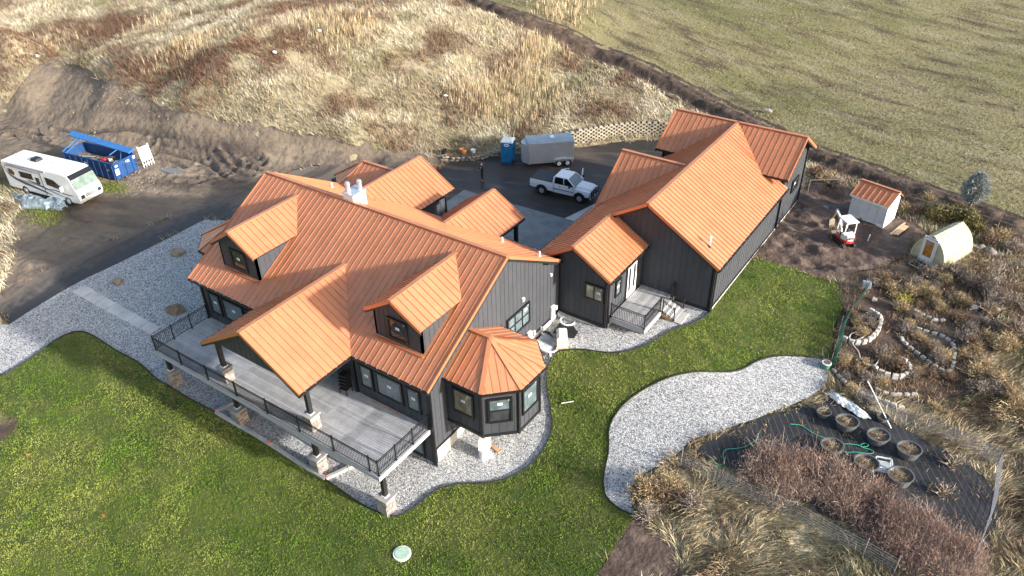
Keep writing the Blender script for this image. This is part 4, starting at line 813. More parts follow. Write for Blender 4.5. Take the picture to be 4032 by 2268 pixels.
def railing(root, pts, h=1.06, pm='black_metal', mesh=False, step=.115, z0=0.0):
    """posts at pts; rails and balusters between"""
    pm_ = None; bme = None
    for p in pts:
        p = Vector(p); b = MB(); b.box(p.x, p.y, p.z, .065, .065, h + .05); b.box(p.x, p.y, p.z, .12, .12, .03); b.box(p.x, p.y, p.z + h + .05, .085, .085, .025); b.build('post', pm, root)
    for p, q in zip(pts, pts[1:]):
        p = Vector(p); q = Vector(q)
        if p is None or q is None: continue
        for zz, hh in ((h, .04), (h - .12, .025), (.09, .03)):
            b = MB(); b.beam(p + ZUP * zz, q + ZUP * zz, .035, hh); b.build('rail', pm, root)
        n = int((q - p).length / step)
        for i in range(1, n):
            c = p + (q - p) * (i / n)
            if bme is None: b = MB(); b.box(0, 0, .10, .02, .02, h - .12); bme = b.mesh('baluster', pm)
            link('baluster', bme, root, c)
rail = thing('deck_railing', 'black metal railing with thin balusters round the front deck', 'railing')
yr = -9.73 * U
railing(rail, [(.47 * U, -6.28 * U, 0), (.47 * U, -7.4 * U, 0), (.47 * U, -8.57 * U, 0), (.47 * U, yr, 0)] + [(x * U, yr, 0) for x in (2.69, 4.88, 7.1, 9.37, 11.61, 13.85, 16.09, 16.63)] + [(16.63 * U, -8.58 * U, 0), (16.63 * U, -7.4 * U, 0), (16.63 * U, -6.28 * U, 0)])
# ------------------------------------------------------------------ stone piers with black posts
STONES = []
for k in range(6):
    b = MB(); b.box(0, 0, 0, 1, .05, 1); me = b.mesh('stone', ['stone_a', 'stone_b', 'stone_c'][k % 3]); STONES.append(me)
def pier(x, y, z0, h, s, ztop, label, group):
    t = thing('stone_pier', label, 'column', (x, y, z0), 0, group)
    b = MB(); b.box(0, 0, -.2, s, s, h + .2); b.build('core', 'stone_b', t)
    rows = max(4, int(h / .14)); rh = h / rows
    for side in range(4):
        a = side * math.pi / 2; ca, sa = math.cos(a), math.sin(a)
        for r in range(rows):
            cuts = [-s / 2 - .03]; 
            while cuts[-1] < s / 2 - .22: cuts.append(cuts[-1] + random.uniform(.2, .42))
            cuts[-1] = s / 2 + .03
            if len(cuts) == 1: cuts = [-s / 2 - .03, s / 2 + .03]
            for u0, u1 in zip(cuts, cuts[1:]):
                d = s / 2 + random.uniform(.012, .04); uc = (u0 + u1) / 2
                link('stone', random.choice(STONES), t, (ca * uc + sa * d, sa * uc - ca * d, r * rh + .004), (0, 0, a), (u1 - u0 - .012, 1.0, rh - .010))
    b = MB(); b.box(0, 0, h, s + .22, s + .22, .09); b.build('cap_stone', 'capstone', t, bevel=.012)
    b = MB(); b.box(0, 0, h + .09, .34, .34, .05); b.build('collar', 'white', t, bevel=.01)
    b = MB(); b.box(0, 0, h + .1, .24, .24, ztop - z0 - h - .1); b.build('post', 'black', t)
for x, lab in ((5.72, 'left stone pier standing on the deck carrying the porch gable'), (11.95, 'right stone pier standing on the deck by the front railing')):
    pier(x * U, -9.18 * U, 0, .98, .56, 2.95, lab, 'stone piers with black posts')
for x, y, lab in ((.55, -9.35, 'stone pier under the far left end of the deck'), (6.15, -9.35, 'stone pier under the deck at the left end of the sunken patio'), (11.95, -9.35, 'stone pier under the deck at the right end of the sunken patio'), (16.45, -9.4, 'stone pier under the front right corner of the deck')):
    zg = G(x * U, y * U) + .08; pier(x * U, y * U, zg, 1.15, .64, -.3, lab, 'stone piers with black posts')
# sunken patio under the deck
b = MB(); zp = -2.72 * U - .02
b.bx(6.6 * U, 13.3 * U, -8.5 * U, -3.9 * U, -3.9, zp + .36); o = b.build('patio', 'concrete'); setting(o, 'concrete patio slab under the deck')
cur = thing('patio_curb', 'low concrete curb round the sunken patio at the lawn edge', 'curb')
fl = F['flags']; ca_ = Vector((fl[0][0], fl[0][1], 0)); cb_ = Vector((fl[2][0], fl[2][1], 0))
def gp(v, o=0): return Vector((v[0], v[1], G(v[0], v[1]) + o))
n = 6
for i in range(n):
    p = ca_.lerp(cb_, i / n + .002); q = ca_.lerp(cb_, (i + 1) / n - .002); b = MB(); b.beam(gp(p, .12), gp(q, .12), .22, .34); b.build('curb_segment', 'concrete', cur)
for p, q in ((cb_, Vector((16.1, -8.9, 0))), (ca_, Vector((5.6, -9.9, 0)))):
    for i in range(2):
        b = MB(); b.beam(gp(p.lerp(q, i / 2 + .01), .12), gp(p.lerp(q, i / 2 + .49), .12), .2, .34); b.build('curb_segment', 'concrete', cur)
# things on the deck
ch = thing('stacked_chairs', 'stack of dark woven patio chairs against the wall under the porch', 'chairs', (11.5 * U, -6.5 * U, 0), 0.1)
for k in range(5):
    z = k * .24; b = MB(); b.box(0, 0, z + .36, .56, .56, .06); b.box(0, .26, z + .42, .56, .05, .5); b.box(-.27, 0, z + .55, .05, .52, .05); b.box(.27, 0, z + .55, .05, .52, .05)
    if k == 0:
        for sx in (-.25, .25):
            for sy in (-.25, .25): b.box(sx, sy, 0, .05, .05, .4)
    b.build('chair', 'black', ch, (0, 0.02 * k, 0))
(q0, q1) = F['tboard']; b = MB(); b.beam((q0[0], q0[1], .02), (q1[0], q1[1], .02), .13, .03); tag(b.build('trim_board', 'rim'), 'pale loose trim board lying on the left end of the deck', 'board')
b = MB(); b.box(0, 0, 0, 2.2, .09, .03); tag(b.build('wood_strip', 'wood', None, (13.9 * U, -6.27 * U, .004), 0), 'long brown wood strip lying along the wall under the windows', 'wood strip')
# ------------------------------------------------------------------ side porch of the mudroom
zs = .5 * U
sp = thing('side_porch', 'small raised grey board porch outside the white side door', 'porch')
x0, x1, y0, y1 = 19.84 * U, 21.95 * U, 5.6 * U, 9.46 * U
b0 = x0
while b0 < x1 - .05:
    w = min(.128, x1 - b0); b = MB(); b.bx(b0, b0 + w, y0 + .15, y1, zs - .028, zs); b.build('deck_board', random.choice(('deckboard', 'deckboard_b', 'deckboard_c')), sp); b0 += .14
b = MB(); b.bx(x0, x1, y0, y0 + .143, zs - .028, zs + .001); b.build('cross_board', 'deckboard', sp)
b = MB(); b.bx(x0, x1 + .03, y0 - .035, y0 - .002, zs - .34, zs - .004); b.build('rim_board', 'rim', sp)
b = MB(); b.bx(x1 + .002, x1 + .035, y0, y1, zs - .34, zs - .004); b.build('rim_board', 'rim', sp)
b = MB(); b.bx(x0 + .02, x1 - .02, y0 + .02, y1, zs - .3, zs - .045); b.build('joist_frame', 'wood', sp)
px, py = 21.55 * U, 5.95 * U; gz = G(px, py)
b = MB(); b.box(px, py, gz + .3, .14, .14, zs - .3 - gz - .3); b.build('support_post', 'wood', sp)
b = MB(); b.cyl((px, py, gz), (px, py, gz + .34), .14, .14, 12); b.build('post_base', 'black', sp)
pr_ = thing('side_porch_railing', 'short black railing round the side porch and its steps', 'railing')
railing(pr_, [(x0 + .06, y0 + .05, zs), (x1 - .05, y0 + .05, zs), (x1 - .05, 7.62 * U, zs)])
railing(pr_, [(x1 - .05, 9.05 * U, zs), (x1 - .05, 9.4 * U, zs)])
st = thing('porch_steps', 'short flight of pale steps from the side porch down to the gravel', 'steps')
lx = 22.75 * U; zl = G(23 * U, 8.3 * U) + .12; n = 4; ya, yb_ = 7.72 * U, 8.98 * U
for i in range(1, n):
    zt = zs - (zs - zl) * i / n; xa = x1 + .04 + (lx - x1 - .04) * (i - 1) / (n - 1); xb = x1 + .04 + (lx - x1 - .04) * i / (n - 1)
    b = MB(); b.bx(xa, xb + .03, ya, yb_, zt - .045, zt); b.build('tread', 'rim', st); b = MB(); b.bx(xa + .01, xa + .03, ya + .03, yb_ - .03, zt + .0, zt + (zs - zl) / n - .047); b.build('riser', 'whitedull', st)
for yy in (ya + .03, yb_ - .03):
    b = MB(); b.beam((x1 + .05, yy, zs - .32), (lx, yy, zl - .05), .05, .26); b.build('stringer', 'wood', st)
railing(pr_, [(x1 + .10, ya - .02, zs - .1), (lx - .02, ya - .02, zl + .05)], .95)
railing(pr_, [(x1 + .10, yb_ + .02, zs - .1), (lx - .02, yb_ + .02, zl + .05)], .95)
b = MB(); ld = F['landing']; b.prism([(p[0], p[1], G(p[0], p[1]) + .10) for p in ld], (0, 0, .09)); tag(b.build('landing_slab', 'concrete'), 'small concrete landing slab at the foot of the side steps', 'slab')
# stepping slabs from the driveway to the deck
sw = F['slabw']; A0, A1, B0_, B1 = [Vector((p[0], p[1], 0)) for p in sw]
path = thing('slab_path', 'straight path of concrete slabs from the driveway to the deck', 'path')
n = 7
for i in range(n):
    t0, t1 = i / n + .004, (i + 1) / n - .004
    q = [A0.lerp(B0_, t0), A0.lerp(B0_, t1), A1.lerp(B1, t1), A1.lerp(B1, t0)]; b = MB()
    b.prism([gp(v, .08) for v in q], (0, 0, .075 + random.uniform(-.01, .01))); b.build('slab', 'slab', path, bevel=.008)
# ------------------------------------------------------------------ boulders and lawn items
mat('boulder_brown', (0.22, 0.15, 0.10), 0.9, 0, .35, 3, .03, 6); mat('boulder_tan', (0.30, 0.24, 0.17), 0.9, 0, .3, 3, .03, 6)
def rock(name, sx, sy, sz, m, seed, parent=None, loc=None, rz=0, sub=3):
    bm = bmesh.new(); bmesh.ops.create_icosphere(bm, subdivisions=sub, radius=1); rs = np.random.RandomState(seed); pl = [(Vector(rs.normal(size=3)).normalized(), rs.uniform(.55, .95)) for _ in range(11)]
    for v in bm.verts:
        for nn, d in pl:
            e = v.co.dot(nn) - d
            if e > 0: v.co -= nn * e
        v.co += Vector(rs.normal(0, .015, 3)); v.co.x *= sx; v.co.y *= sy; v.co.z *= sz
    me = bpy.data.meshes.new(name); bm.to_mesh(me); bm.free(); me.materials.append(M[m]); return link(name, me, parent, loc, (0, 0, rz))
for (x, y), (sx, sy, sz), m, lab in zip(F['bould'], ((.75, .5, .4), (.55, .4, .28), (.85, .55, .38)), ('boulder_tan', 'boulder_tan', 'boulder_brown'), ('tan boulder in the gravel under the left dormer side of the house', 'small low tan boulder in the gravel near the slab path', 'brown boulder in the gravel beside the left end of the deck')):
    tag(rock('boulder', sx, sy, sz, m, int(x * 10) % 97 + 200, None, (x, y, G(x, y) + .2), .4), lab, 'boulder')
mat('flag_red', (.8, .08, .06), .6); mat('flag_orange', (.85, .2, .05), .6)
for (x, y), m, lab in zip(F['flags'], ('flag_red', 'flag_red', 'flag_red', 'flag_orange', 'flag_orange'), ('small red marker flag at the left corner of the patio curb', 'small red marker flag half way along the patio curb', 'small red marker flag at the right corner of the patio curb', 'small orange marker flag out on the open lawn', 'small orange marker flag near the left edge of the lawn')):
    t = thing('marker_flag', lab, 'flag', (x, y, G(x, y) + .15), random.random(), 'marker flags on the lawn')
    b = MB(); b.cyl((0, 0, -.1), (0, 0, .3), .006, .006, 5); b.build('stake', 'galv', t); b = MB(); b.box(.08, 0, .16, .16, .01, .13); b.build('flag', m, t)
(x, y) = F['stick'][0]; (x2, y2) = F['stick'][1]
b = MB(); b.beam((x, y, G(x, y) + .24), (x2, y2, G(x2, y2) + .24), .06, .03); tag(b.build('white_stick', 'white'), 'short white trim stick lying on the lawn right of the bay', 'stick')
mat('lid_green', (.36, .50, .38), .6, 0, .15, 6)
x, y = F['lid'][0]; t = thing('valve_lid', 'round pale green utility lid set in the lawn', 'lid', (x, y, G(x, y) + .14))
b = MB(); b.cyl((0, 0, 0), (0, 0, .10), .40, .38, 24); b.build('lid', 'lid_green', t); b = MB(); b.cyl((0, 0, 0), (0, 0, .075), .48, .48, 24); b.build('rim', 'whitedull', t)
x, y = F['mulch'][0]; b = MB(); b.poly([(1.5 * math.cos(i * .3142) * (1 + .06 * math.sin(i * 3)), 1.5 * math.sin(i * .3142), .02 * math.sin(i * 5)) for i in range(20)]); setting(b.build('mulch_ring', 'gardensoil', None, (x - .3, y, G(x, y) + .22)), 'round mulch bed in the lawn at the left edge')
# lawn edging strips
mat('edging', (.02, .02, .02), .6)
for L, lab in ((F['LG1'], 'thin black edging between lawn and gravel left of the patio'), (F['LG2'], 'thin black edging curving between lawn and gravel right of the house'), (F['LP'], 'thin black edging along the pale gravel path')):
    b = MB(); pts = resample(chaikin(L, 2, False), .6, False)
    for p, q in zip(pts, pts[1:]): b.beam(gp(p, .19), gp(q, .19), .03, .10)
    tag(b.build('lawn_edging', 'edging'), lab, 'edging')
# ------------------------------------------------------------------ generator side yard
mat('gen_white', (.74, .74, .72), .4)
gx_, gy_ = 21.49, 3.80; gz = G(gx_, gy_) + .1
t = thing('generator', 'white standby generator cabinet on a pad beside the black mats', 'generator', (gx_, gy_, gz), math.radians(33))
b = MB(); b.box(0, 0, 0, .76, 1.22, .08); b.build('pad', 'wood_pale', t)
b = MB(); b.box(0, 0, .08, .62, 1.06, .62); b.build('cabinet', 'gen_white', t, bevel=.02)
b = MB(); b.loft([[(-.34, -.56, .69), (.34, -.56, .69), (.34, .56, .69), (-.34, .56, .69)], [(-.34, -.56, .75), (.34, -.56, .75), (.34, .56, .75), (-.34, .56, .75)], [(-.2, -.5, .88), (.2, -.5, .88), (.2, .5, .88), (-.2, .5, .88)]]); b.build('lid', 'gen_white', t, bevel=.025)
b = MB(); b.box(.05, -.535, .45, .22, .012, .06); b.build('logo_plate', 'print_grey', t)
b = MB()
for k in range(5): b.box(.318, .1, .2 + k * .07, .012, .5, .03)
b.build('vent_louvre', 'print_grey', t)
mat('rubber', (.014, .014, .015), .75, 0, .3, 8)
for (x, y), lab, s in zip(F['mats'], ('square black mat lying on the gravel behind the generator', 'black mat lying on the gravel between the generator and the house'), ((1.5, 1.2), (1.6, 1.2))):
    b = MB(); b.box(0, 0, 0, s[0], s[1], .05); tag(b.build('rubber_mat', 'rubber', None, (x, y, G(x, y) + .14), .15, bevel=.01), lab, 'mat')
mat('clear_cover', (.42, .46, .48), .12, 0, .25, 2, spec=.9)
for (x, y), lab in zip(F['wells'], ('clear plastic window well cover in the inner corner of the house', 'clear plastic window well cover next to the octagonal bay')):
    t = thing('well_cover', lab, 'cover', (x, y, G(x, y) + .1), 0, 'window well covers')
    b = MB(); b.prism([(-.55, -.7, 0), (.55, -.7, 0), (.55, -.7, .12), (-.55, -.7, .34)], (0, 1.4, 0)); b.build('cover', 'clear_cover', t, bevel=.03)
    b = MB(); b.beam((-.56, -.71, .35), (-.56, .71, .35), .04, .04); b.beam((.56, -.71, .12), (.56, .71, .12), .04, .04); b.beam((-.56, -.71, .35), (.56, -.71, .12), .04, .04); b.beam((-.56, .71, .35), (.56, .71, .12), .04, .04); b.beam((-.56, 0, .36), (.56, 0, .13), .03, .03); b.build('frame', 'galv', t)
mat('hose_white', (.80, .80, .78), .5)
for (x, y), lab, q in zip(F['coils'], ('white corrugated drain hose coiled by the inner house corner', 'white corrugated drain hose coiled by the bay and generator'), (((-1.3, .9), (-.2, .55)), ((-1.2, .75), (-.1, .45)))):
    z = G(x, y) + .17; b = MB(); r = .48
    ring = [Vector((x + r * math.cos(a), y + r * math.sin(a), z + .05 * math.sin(a * .5))) for a in np.linspace(1.2, 1.2 + 2 * math.pi * 1.15, 30)]
    lead = [Vector((x + q[0][0], y + q[0][1], z + .35)), Vector((x + q[0][0] * .6, y + q[0][1] * .8, z + .12)), Vector((x + q[1][0], y + q[1][1], z + .02))]
    b.tube(lead + ring + ([Vector((x + .45, y - .7, z))] if 'generator' in lab else []), .06, 8); tag(b.build('drain_hose', 'hose_white', smooth=True), lab, 'hose', 'white drain hoses by the house')
x, y = F['sono'][0]; z = G(x, y) + .05
t = thing('bay_support', 'white wrapped concrete tube and post propping the octagonal bay', 'support', (x - .05, y + .15, z))
b = MB(); b.cyl((0, 0, 0), (0, 0, .75), .33, .33, 20); b.build('concrete_tube', 'whitedull', t)
b = MB(); b.box(.02, .02, .72, .62, .62, .85, .35, 0, .96); b.build('wrapped_box', 'white', t, bevel=.03)
b = MB(); b.box(.03, .05, 1.5, .2, .2, -.36 * U - z - 1.5); b.build('wood_post', 'wood', t)
(x, y), (x2, y2) = F['plank']; b = MB(); b.beam((x + .1, y, G(x, y) + .17), (x2, y2, G(x2, y2) + .17), .24, .05); tag(b.build('plank', 'wood'), 'brown plank lying on the gravel beside the bay support', 'plank')
# ------------------------------------------------------------------ motorhome
def arc_pts(pts, n=4): return [tuple(p) for p in chaikin(pts, n, False)]
mat('rv_white', (.80, .80, .79), .3); mat('tyre', (.014, .014, .014), .8); mat('rim_grey', (.55, .55, .56), .35, .5); mat('decal_dark', (.06, .065, .08), .4); mat('decal_grey', (.30, .31, .33), .4); mat('shade_white', (.15, .21, .18), .15, 0, .3, 1.2, spec=.5); mat('glass_black', (.012, .012, .014), .08, spec=.8); mat('brown_photo', (.12, .045, .02), .3)
def wheel(parent, x, y, r, w, rimr, rm='rim_grey', hub=True):
    b = MB(); s = 1 if y > 0 else -1; b.cyl((x, y - s * w / 2, r), (x, y + s * w / 2, r), r, r, 20); o = b.build('wheel', 'tyre', parent, bevel=.03)
    b = MB(); b.cyl((x, y + s * (w / 2 - .02), r), (x, y + s * (w / 2 + .012), r), rimr, rimr * .93, 16); b.cyl((x, y + s * (w / 2 + .01), r), (x, y + s * (w / 2 + .035), r), rimr * .35, rimr * .3, 10); b.build('rim', rm, o)
    return o
ang = math.radians(9.6); ca, sa = math.cos(ang), math.sin(ang); fx, fy = -22.35, -2.75; L = 8.9
rx, ry = fx - L / 2 * ca - 1.2 * sa, fy - L / 2 * sa + 1.2 * ca; rz_ = G(rx, ry) + .06
rv = thing('motorhome', 'white motorhome with grey and black swirl stripes parked on the muddy ground', 'motorhome', (rx, ry, rz_), ang)
prof = [(-4.45, .5), (-4.45, 2.75), (-4.3, 2.98), (3.2, 3.02), (3.75, 2.88), (4.0, 2.6), (4.28, 1.72), (4.5, 1.35), (4.5, .75), (4.38, .42), (3.6, .36), (-4.2, .40)]
b = MB(); rings = []
for yy, sh in ((-1.2, .0), (1.2, 0)): rings.append([(px_, yy, pz) for px_, pz in prof])
b.loft(rings); b.build('body', 'rv_white', rv, bevel=.09)
b = MB(); b.prism([(4.03, -1.06, 2.52), (4.03, 1.06, 2.52), (4.31, 1.12, 1.68), (4.31, -1.12, 1.68)], (.03, 0, .012)); ws = b.build('windshield', 'shade_white', rv)
b = MB(); b.prism([(3.74, -1.15, 2.895), (3.74, 1.15, 2.895), (4.02, 1.15, 2.60), (4.35, 1.19, 1.60), (4.335, 1.17, 1.64), (4.02, 1.09, 2.53), (4.02, -1.09, 2.53), (4.335, -1.17, 1.64), (4.35, -1.19, 1.60), (4.02, -1.15, 2.60)], (.025, 0, .01)); b.build('visor_band', 'glass_black', rv)
b = MB(); b.beam((4.29, -.9, 1.78), (4.2, -.2, 2.0), .03, .03); b.beam((4.29, .2, 1.78), (4.2, .8, 2.0), .03, .03); b.build('wiper', 'black', ws)
for s, nm in ((-1, 'side'), (1, 'side')):
    y = s * 1.205; e = -s * .0
    def side(poly, m, name, t=.012, par=rv):
        b = MB(); b.prism([(px_, y, pz) for px_, pz in poly], (0, s * t, 0)); return b.build(name, m, par)
    side([(-3.75, 1.85), (-3.2, 1.7), (-3.0, 2.0), (-3.25, 2.3), (-3.8, 2.3)], 'brown_photo', 'window')
    side([(-2.35, 1.72), (-.75, 1.72), (-.75, 2.3), (-2.35, 2.3)], 'glass_black', 'window'); side([(-.45, 1.45), (.02, 1.45), (.02, 2.05), (-.45, 2.05)], 'glass_black', 'window')
    side([(.85, 1.6), (2.5, 1.42), (2.55, 1.75), (1.9, 2.22), (.85, 2.32)], 'glass_black', 'cab_window')
    def band(c, w0, m, name):
        c = arc_pts(c, 2); up = []; lo = []
        for i, (px_, pz) in enumerate(c):
            k = i / (len(c) - 1); w = w0 * math.sin(math.pi * min(1, max(.04, k)) * .97 + .04); up.append((px_, pz + w / 2)); lo.append((px_, pz - w / 2))
        side(up + lo[::-1], m, name, .010)
    band([(-4.2, 2.2), (-4.0, 2.6), (-3.0, 2.62), (-1.5, 2.55), (.2, 2.5)], .12, 'decal_grey', 'stripe')
    band([(-4.1, 2.4), (-3.9, 1.7), (-2.6, 1.25), (-.8, 1.0), (1.2, .62)], .26, 'decal_dark', 'stripe')
    band([(-3.2, 1.5), (-1.6, 1.35), (.0, 1.35), (1.9, .85), (3.2, .7)], .20, 'decal_grey', 'stripe')
    band([(-1.6, 1.6), (-.6, 1.45), (.2, 1.25), (.8, 1.1)], .16, 'decal_dark', 'stripe')
    band([(.6, 1.15), (1.8, 1.25), (3.0, 1.05), (3.9, 1.1)], .10, 'decal_dark', 'stripe')
    side([(.35, .5), (.40, .5), (.40, 2.9), (.35, 2.9)], 'black', 'seam', .02)
    b = MB(); b.beam((2.75, s * 1.25, 1.75), (2.95, s * 1.45, 1.75), .04, .04); b.box(3.0, s * 1.5, 1.5, .12, .24, .42); b.build('mirror', 'rv_white', rv)
    b = MB(); b.box(3.9, s * 1.16, 1.0, .5, .05, .34); 
    b = MB(); b.frame((4.5, s * .85, 1.0), Vector((0, .17, 0)), Vector((0, 0, .16)), Vector((.03, 0, 0))); hl = b.build('headlight', 'glass_dark', rv)
    for x in (-2.35, 2.95): wheel(rv, x, s * 1.08, .42, .26, .26)
b = MB()
for zz in (1.16, 1.05, .94): b.frame((4.5, 0, zz), Vector((0, .52, 0)), Vector((0, 0, .03)), Vector((.03, 0, 0)))
b.build('grille', 'decal_dark', rv)
b = MB(); b.box(-1.2, 0, 3.0, .85, .72, .26, 0, 0, .8); b.build('air_conditioner', 'black', rv, bevel=.05)
b = MB(); b.box(-3.4, .1, 3.0, .5, .5, .08); b.build('roof_hatch', 'white', rv, bevel=.02)
b = MB(); b.box(.9, .3, 3.0, .45, .45, .10); b.build('roof_vent', 'white', rv, bevel=.02)
b = MB(); b.box(1.9, -.6, 3.01, .4, .12, .06); b.build('antenna', 'whitedull', rv, bevel=.02)
b = MB(); b.beam((-3.6, -1.25, 2.86), (1.2, -1.25, 2.86), .12, .12); b.build('awning', 'decal_grey', rv)
b = MB(); b.box(-4.53, .4, .9, .05, .05, 2.0); b.box(-4.53, .8, .9, .05, .05, 2.0); b.build('ladder', 'galv', rv)
# grey tarpaulin heap beside it
mat('tarp_grey', (.20, .245, .27), .5, 0, .3, 3, .05, 4)
def heap():
    nx_, ny_ = 80, 26; V = []; Fq = []; tp = [Vector((p[0], p[1], 0)) for p in F['tarp']]
    for i in range(nx_):
        t = i / (nx_ - 1) * (len(tp) - 1); k = min(int(t), len(tp) - 2); c_ = tp[k].lerp(tp[k + 1], t - k); d = (tp[k + 1] - tp[k]).normalized(); nn = Vector((-d.y, d.x, 0))
        w = 1.0 * (.55 + .6 * vnoise(i * .13, 3.1)) * math.sin(math.pi * (i + .8) / (nx_ + .6)) ** .35
        for j in range(ny_):
            u = j / (ny_ - 1) * 2 - 1; q = c_ + nn * (u * w) + d * .1 * math.sin(j); h = (1 - abs(u) ** 2.5) * (.2 + .85 * float(fbm(q.x, q.y, .75)) * math.sin(math.pi * i / (nx_ - 1)) ** .4) + .10 * abs(float(fbm(q.x * 1.7, q.y, .35, 3)) - .5) * (1 - u * u) * 4
            V.append((q.x, q.y, G(q.x, q.y) + .05 + h))
    for i in range(nx_ - 1):
        for j in range(ny_ - 1): Fq.append((i * ny_ + j, (i + 1) * ny_ + j, (i + 1) * ny_ + j + 1, i * ny_ + j + 1))
    me = bpy.data.meshes.new('tarpaulin'); me.from_pydata(V, [], Fq); me.materials.append(M['tarp_grey']); me.polygons.foreach_set('use_smooth', [True] * len(me.polygons)); me.update(); return link('tarpaulin', me)
tag(heap(), 'crumpled blue grey tarpaulin heaped on the ground beside the motorhome', 'tarpaulin')
# ------------------------------------------------------------------ roll-off dumpster
mat('dump_blue', (.012, .055, .17), .5, 0, .2, 2); mat('lid_blue', (.035, .145, .38), .5, 0, .1, 2); mat('dump_in', (.012, .03, .07), .8)
da = math.radians(8.9); L, Wd, Hd = 6.5, 2.45, 1.65; fx, fy = -24.7, 3.2
dx_, dy_ = fx - L / 2 * math.cos(da), fy - L / 2 * math.sin(da); dzg = G(dx_, dy_) + .08
dm = thing('dumpster', 'open blue roll off dumpster full of rubbish beside the motorhome', 'dumpster', (dx_, dy_, dzg), da)
b = MB(); b.bx(-L / 2, L / 2, -Wd / 2, Wd / 2, .15, .25); b.build('floor', 'dump_in', dm)
for s in (-1, 1):
    b = MB(); b.bx(-L / 2, L / 2, s * Wd / 2 - .03, s * Wd / 2 + .03, .15, Hd); sd = b.build('side_wall', 'dump_blue', dm)
    b = MB(); b.beam((-L / 2, s * Wd / 2, Hd), (L / 2, s * Wd / 2, Hd), .14, .12); b.build('top_rail', 'dump_blue', sd)
    for k in range(9): b = MB(); b.box(-L / 2 + .2 + k * (L - .4) / 8, s * (Wd / 2 + .055), .15, .09, .10, Hd - .2); b.build('rib', 'dump_blue', sd)
    b = MB(); b.beam((-L / 2, s * .45, .08), (L / 2, s * .45, .08), .12, .16); b.build('skid_rail', 'black', dm)
for s in (-1, 1):
    b = MB(); b.bx(s * L / 2 - .03, s * L / 2 + .03, -Wd / 2 + .031, Wd / 2 - .031, .15, Hd); ew = b.build('end_wall', 'dump_blue', dm)
    b = MB(); b.beam((s * L / 2, -Wd / 2, Hd), (s * L / 2, Wd / 2, Hd), .14, .12); b.build('top_rail', 'dump_blue', ew)
    for yy in (-.75, 0, .75): b = MB(); b.box(s * (L / 2 + .07), yy, .15, .08, .12, Hd - .25); b.build('rib', 'dump_blue', ew)
    if s > 0:
        for yy, zz, a_, c_, m in ((-1.0, .55, .4, .55, 'white'), (-.95, 1.3, .3, .16, 'white'), (.38, 1.25, .22, .2, 'white'), (.05, 1.3, .24, .2, 'lid_green'), (1.05, 1.3, .2, .28, 'white')):
            b = MB(); b.box(L / 2 + .035, yy, zz, .012, a_, c_); b.build('sticker', m, ew)
        for zz in (.6, 1.0): b = MB(); b.cyl((L / 2 + .1, 1.1, zz), (L / 2 + .1, 1.1, zz + .2), .05, .05, 8); b.build('hinge', 'dump_blue', ew)
for xx, m in ((-.3, 'white'), (2.4, 'white')): b = MB(); b.box(xx, -Wd / 2 - .045, .9, .45 if xx < 0 else .3, .012, .4 if xx < 0 else .12); b.build('sticker', m, dm)
b = MB(); b.frame((L / 2 - .1, Wd / 2 - .12, Hd + .32), Vector((0, .32, .10)), Vector((0, -.01, .045)), Vector((-L - 1.5, .15, .35))); b.build('cover_roll', 'lid_blue', dm)
b = MB(); b.beam((L / 2 - .1, Wd / 2, Hd), (L / 2 - .1, Wd / 2 - .1, Hd + .35), .08, .08); b.beam((L / 2 - 1.7, Wd / 2, Hd), (L / 2 - .1, -.2, Hd + .05), .07, .07); b.beam((L / 2 - 1.6, Wd / 2 - .1, Hd + .38), (L / 2 - 1.9, .1, Hd + .02), .07, .07); b.beam((-L / 2, -Wd / 2, Hd + .05), (-L / 2 - .4, Wd / 2 - .1, Hd + .55), .07, .07); b.beam((-L / 2 + .5, -Wd / 2, Hd + .05), (-L / 2 + .2, Wd / 2 - .1, Hd + .55), .06, .06); b.build('cover_arm', 'lid_blue', dm)
b = MB(); nb = 24; V = [[(-L / 2 + .08 + (L - .16) * i / 23, -Wd / 2 + .06 + (Wd - .12) * j / 11, .5 + .55 * float(fbm(i * .5, j * .5, 2.0)) + .06 * random.random()) for j in range(12)] for i in range(24)]
for i in range(23):
    for j in range(11): b.poly([V[i][j], V[i + 1][j], V[i + 1][j + 1], V[i][j + 1]])
mat('rubbish', (.13, .10, .075), .9, 0, .4, 4, .04, 8); r_ = b.build('rubbish', 'rubbish', None, (dx_, dy_, dzg), da); tag(r_, 'loose brown rubbish filling the blue dumpster', 'rubbish', None, 'stuff')
mat('card', (.42, .27, .14), .8); mat('red_cloth', (.30, .02, .04), .7)
dd = Matrix.Rotation(da, 3, 'Z')
def indump(x, y, z): return tuple(Vector((dx_, dy_, dzg)) + dd @ Vector((x, y, z)))
for k, (x, y, m, lab, sz) in enumerate(((-.4, -.5, 'card', 'flattened brown cardboard sheet on the rubbish in the dumpster', (1.3, .8, .05)), (1.4, -.6, 'white', 'crumpled white plastic sheet near the front of the dumpster', None), (.9, .35, 'white', 'white plastic bag in the middle of the dumpster rubbish', None), (1.9, .2, 'whitedull', 'white bag against the far side of the dumpster', None), (.3, .15, 'red_cloth', 'dark red bag among the rubbish in the dumpster', None), (.5, -.85, 'rim', 'pale grey panel leaning in the rubbish of the dumpster', (1.1, .5, .05)), (2.3, -.5, 'boulder_brown', 'brown debris lump at the front of the dumpster', None), (-1.6, .1, 'rim', 'grey board lying at the rear of the dumpster', (1.2, .3, .05)))):
    p = indump(x, y, .98)
    if sz: b = MB(); b.box(0, 0, 0, *sz); o = b.build('rubbish_board', m, None, p, random.uniform(-1, 1)); o.rotation_euler[0] = random.uniform(-.3, .3); tag(o, lab, 'board')
    else: tag(rock('rubbish_bag', .35, .3, .24, m, 40 + k, None, p, random.random() * 3), lab, 'bag')
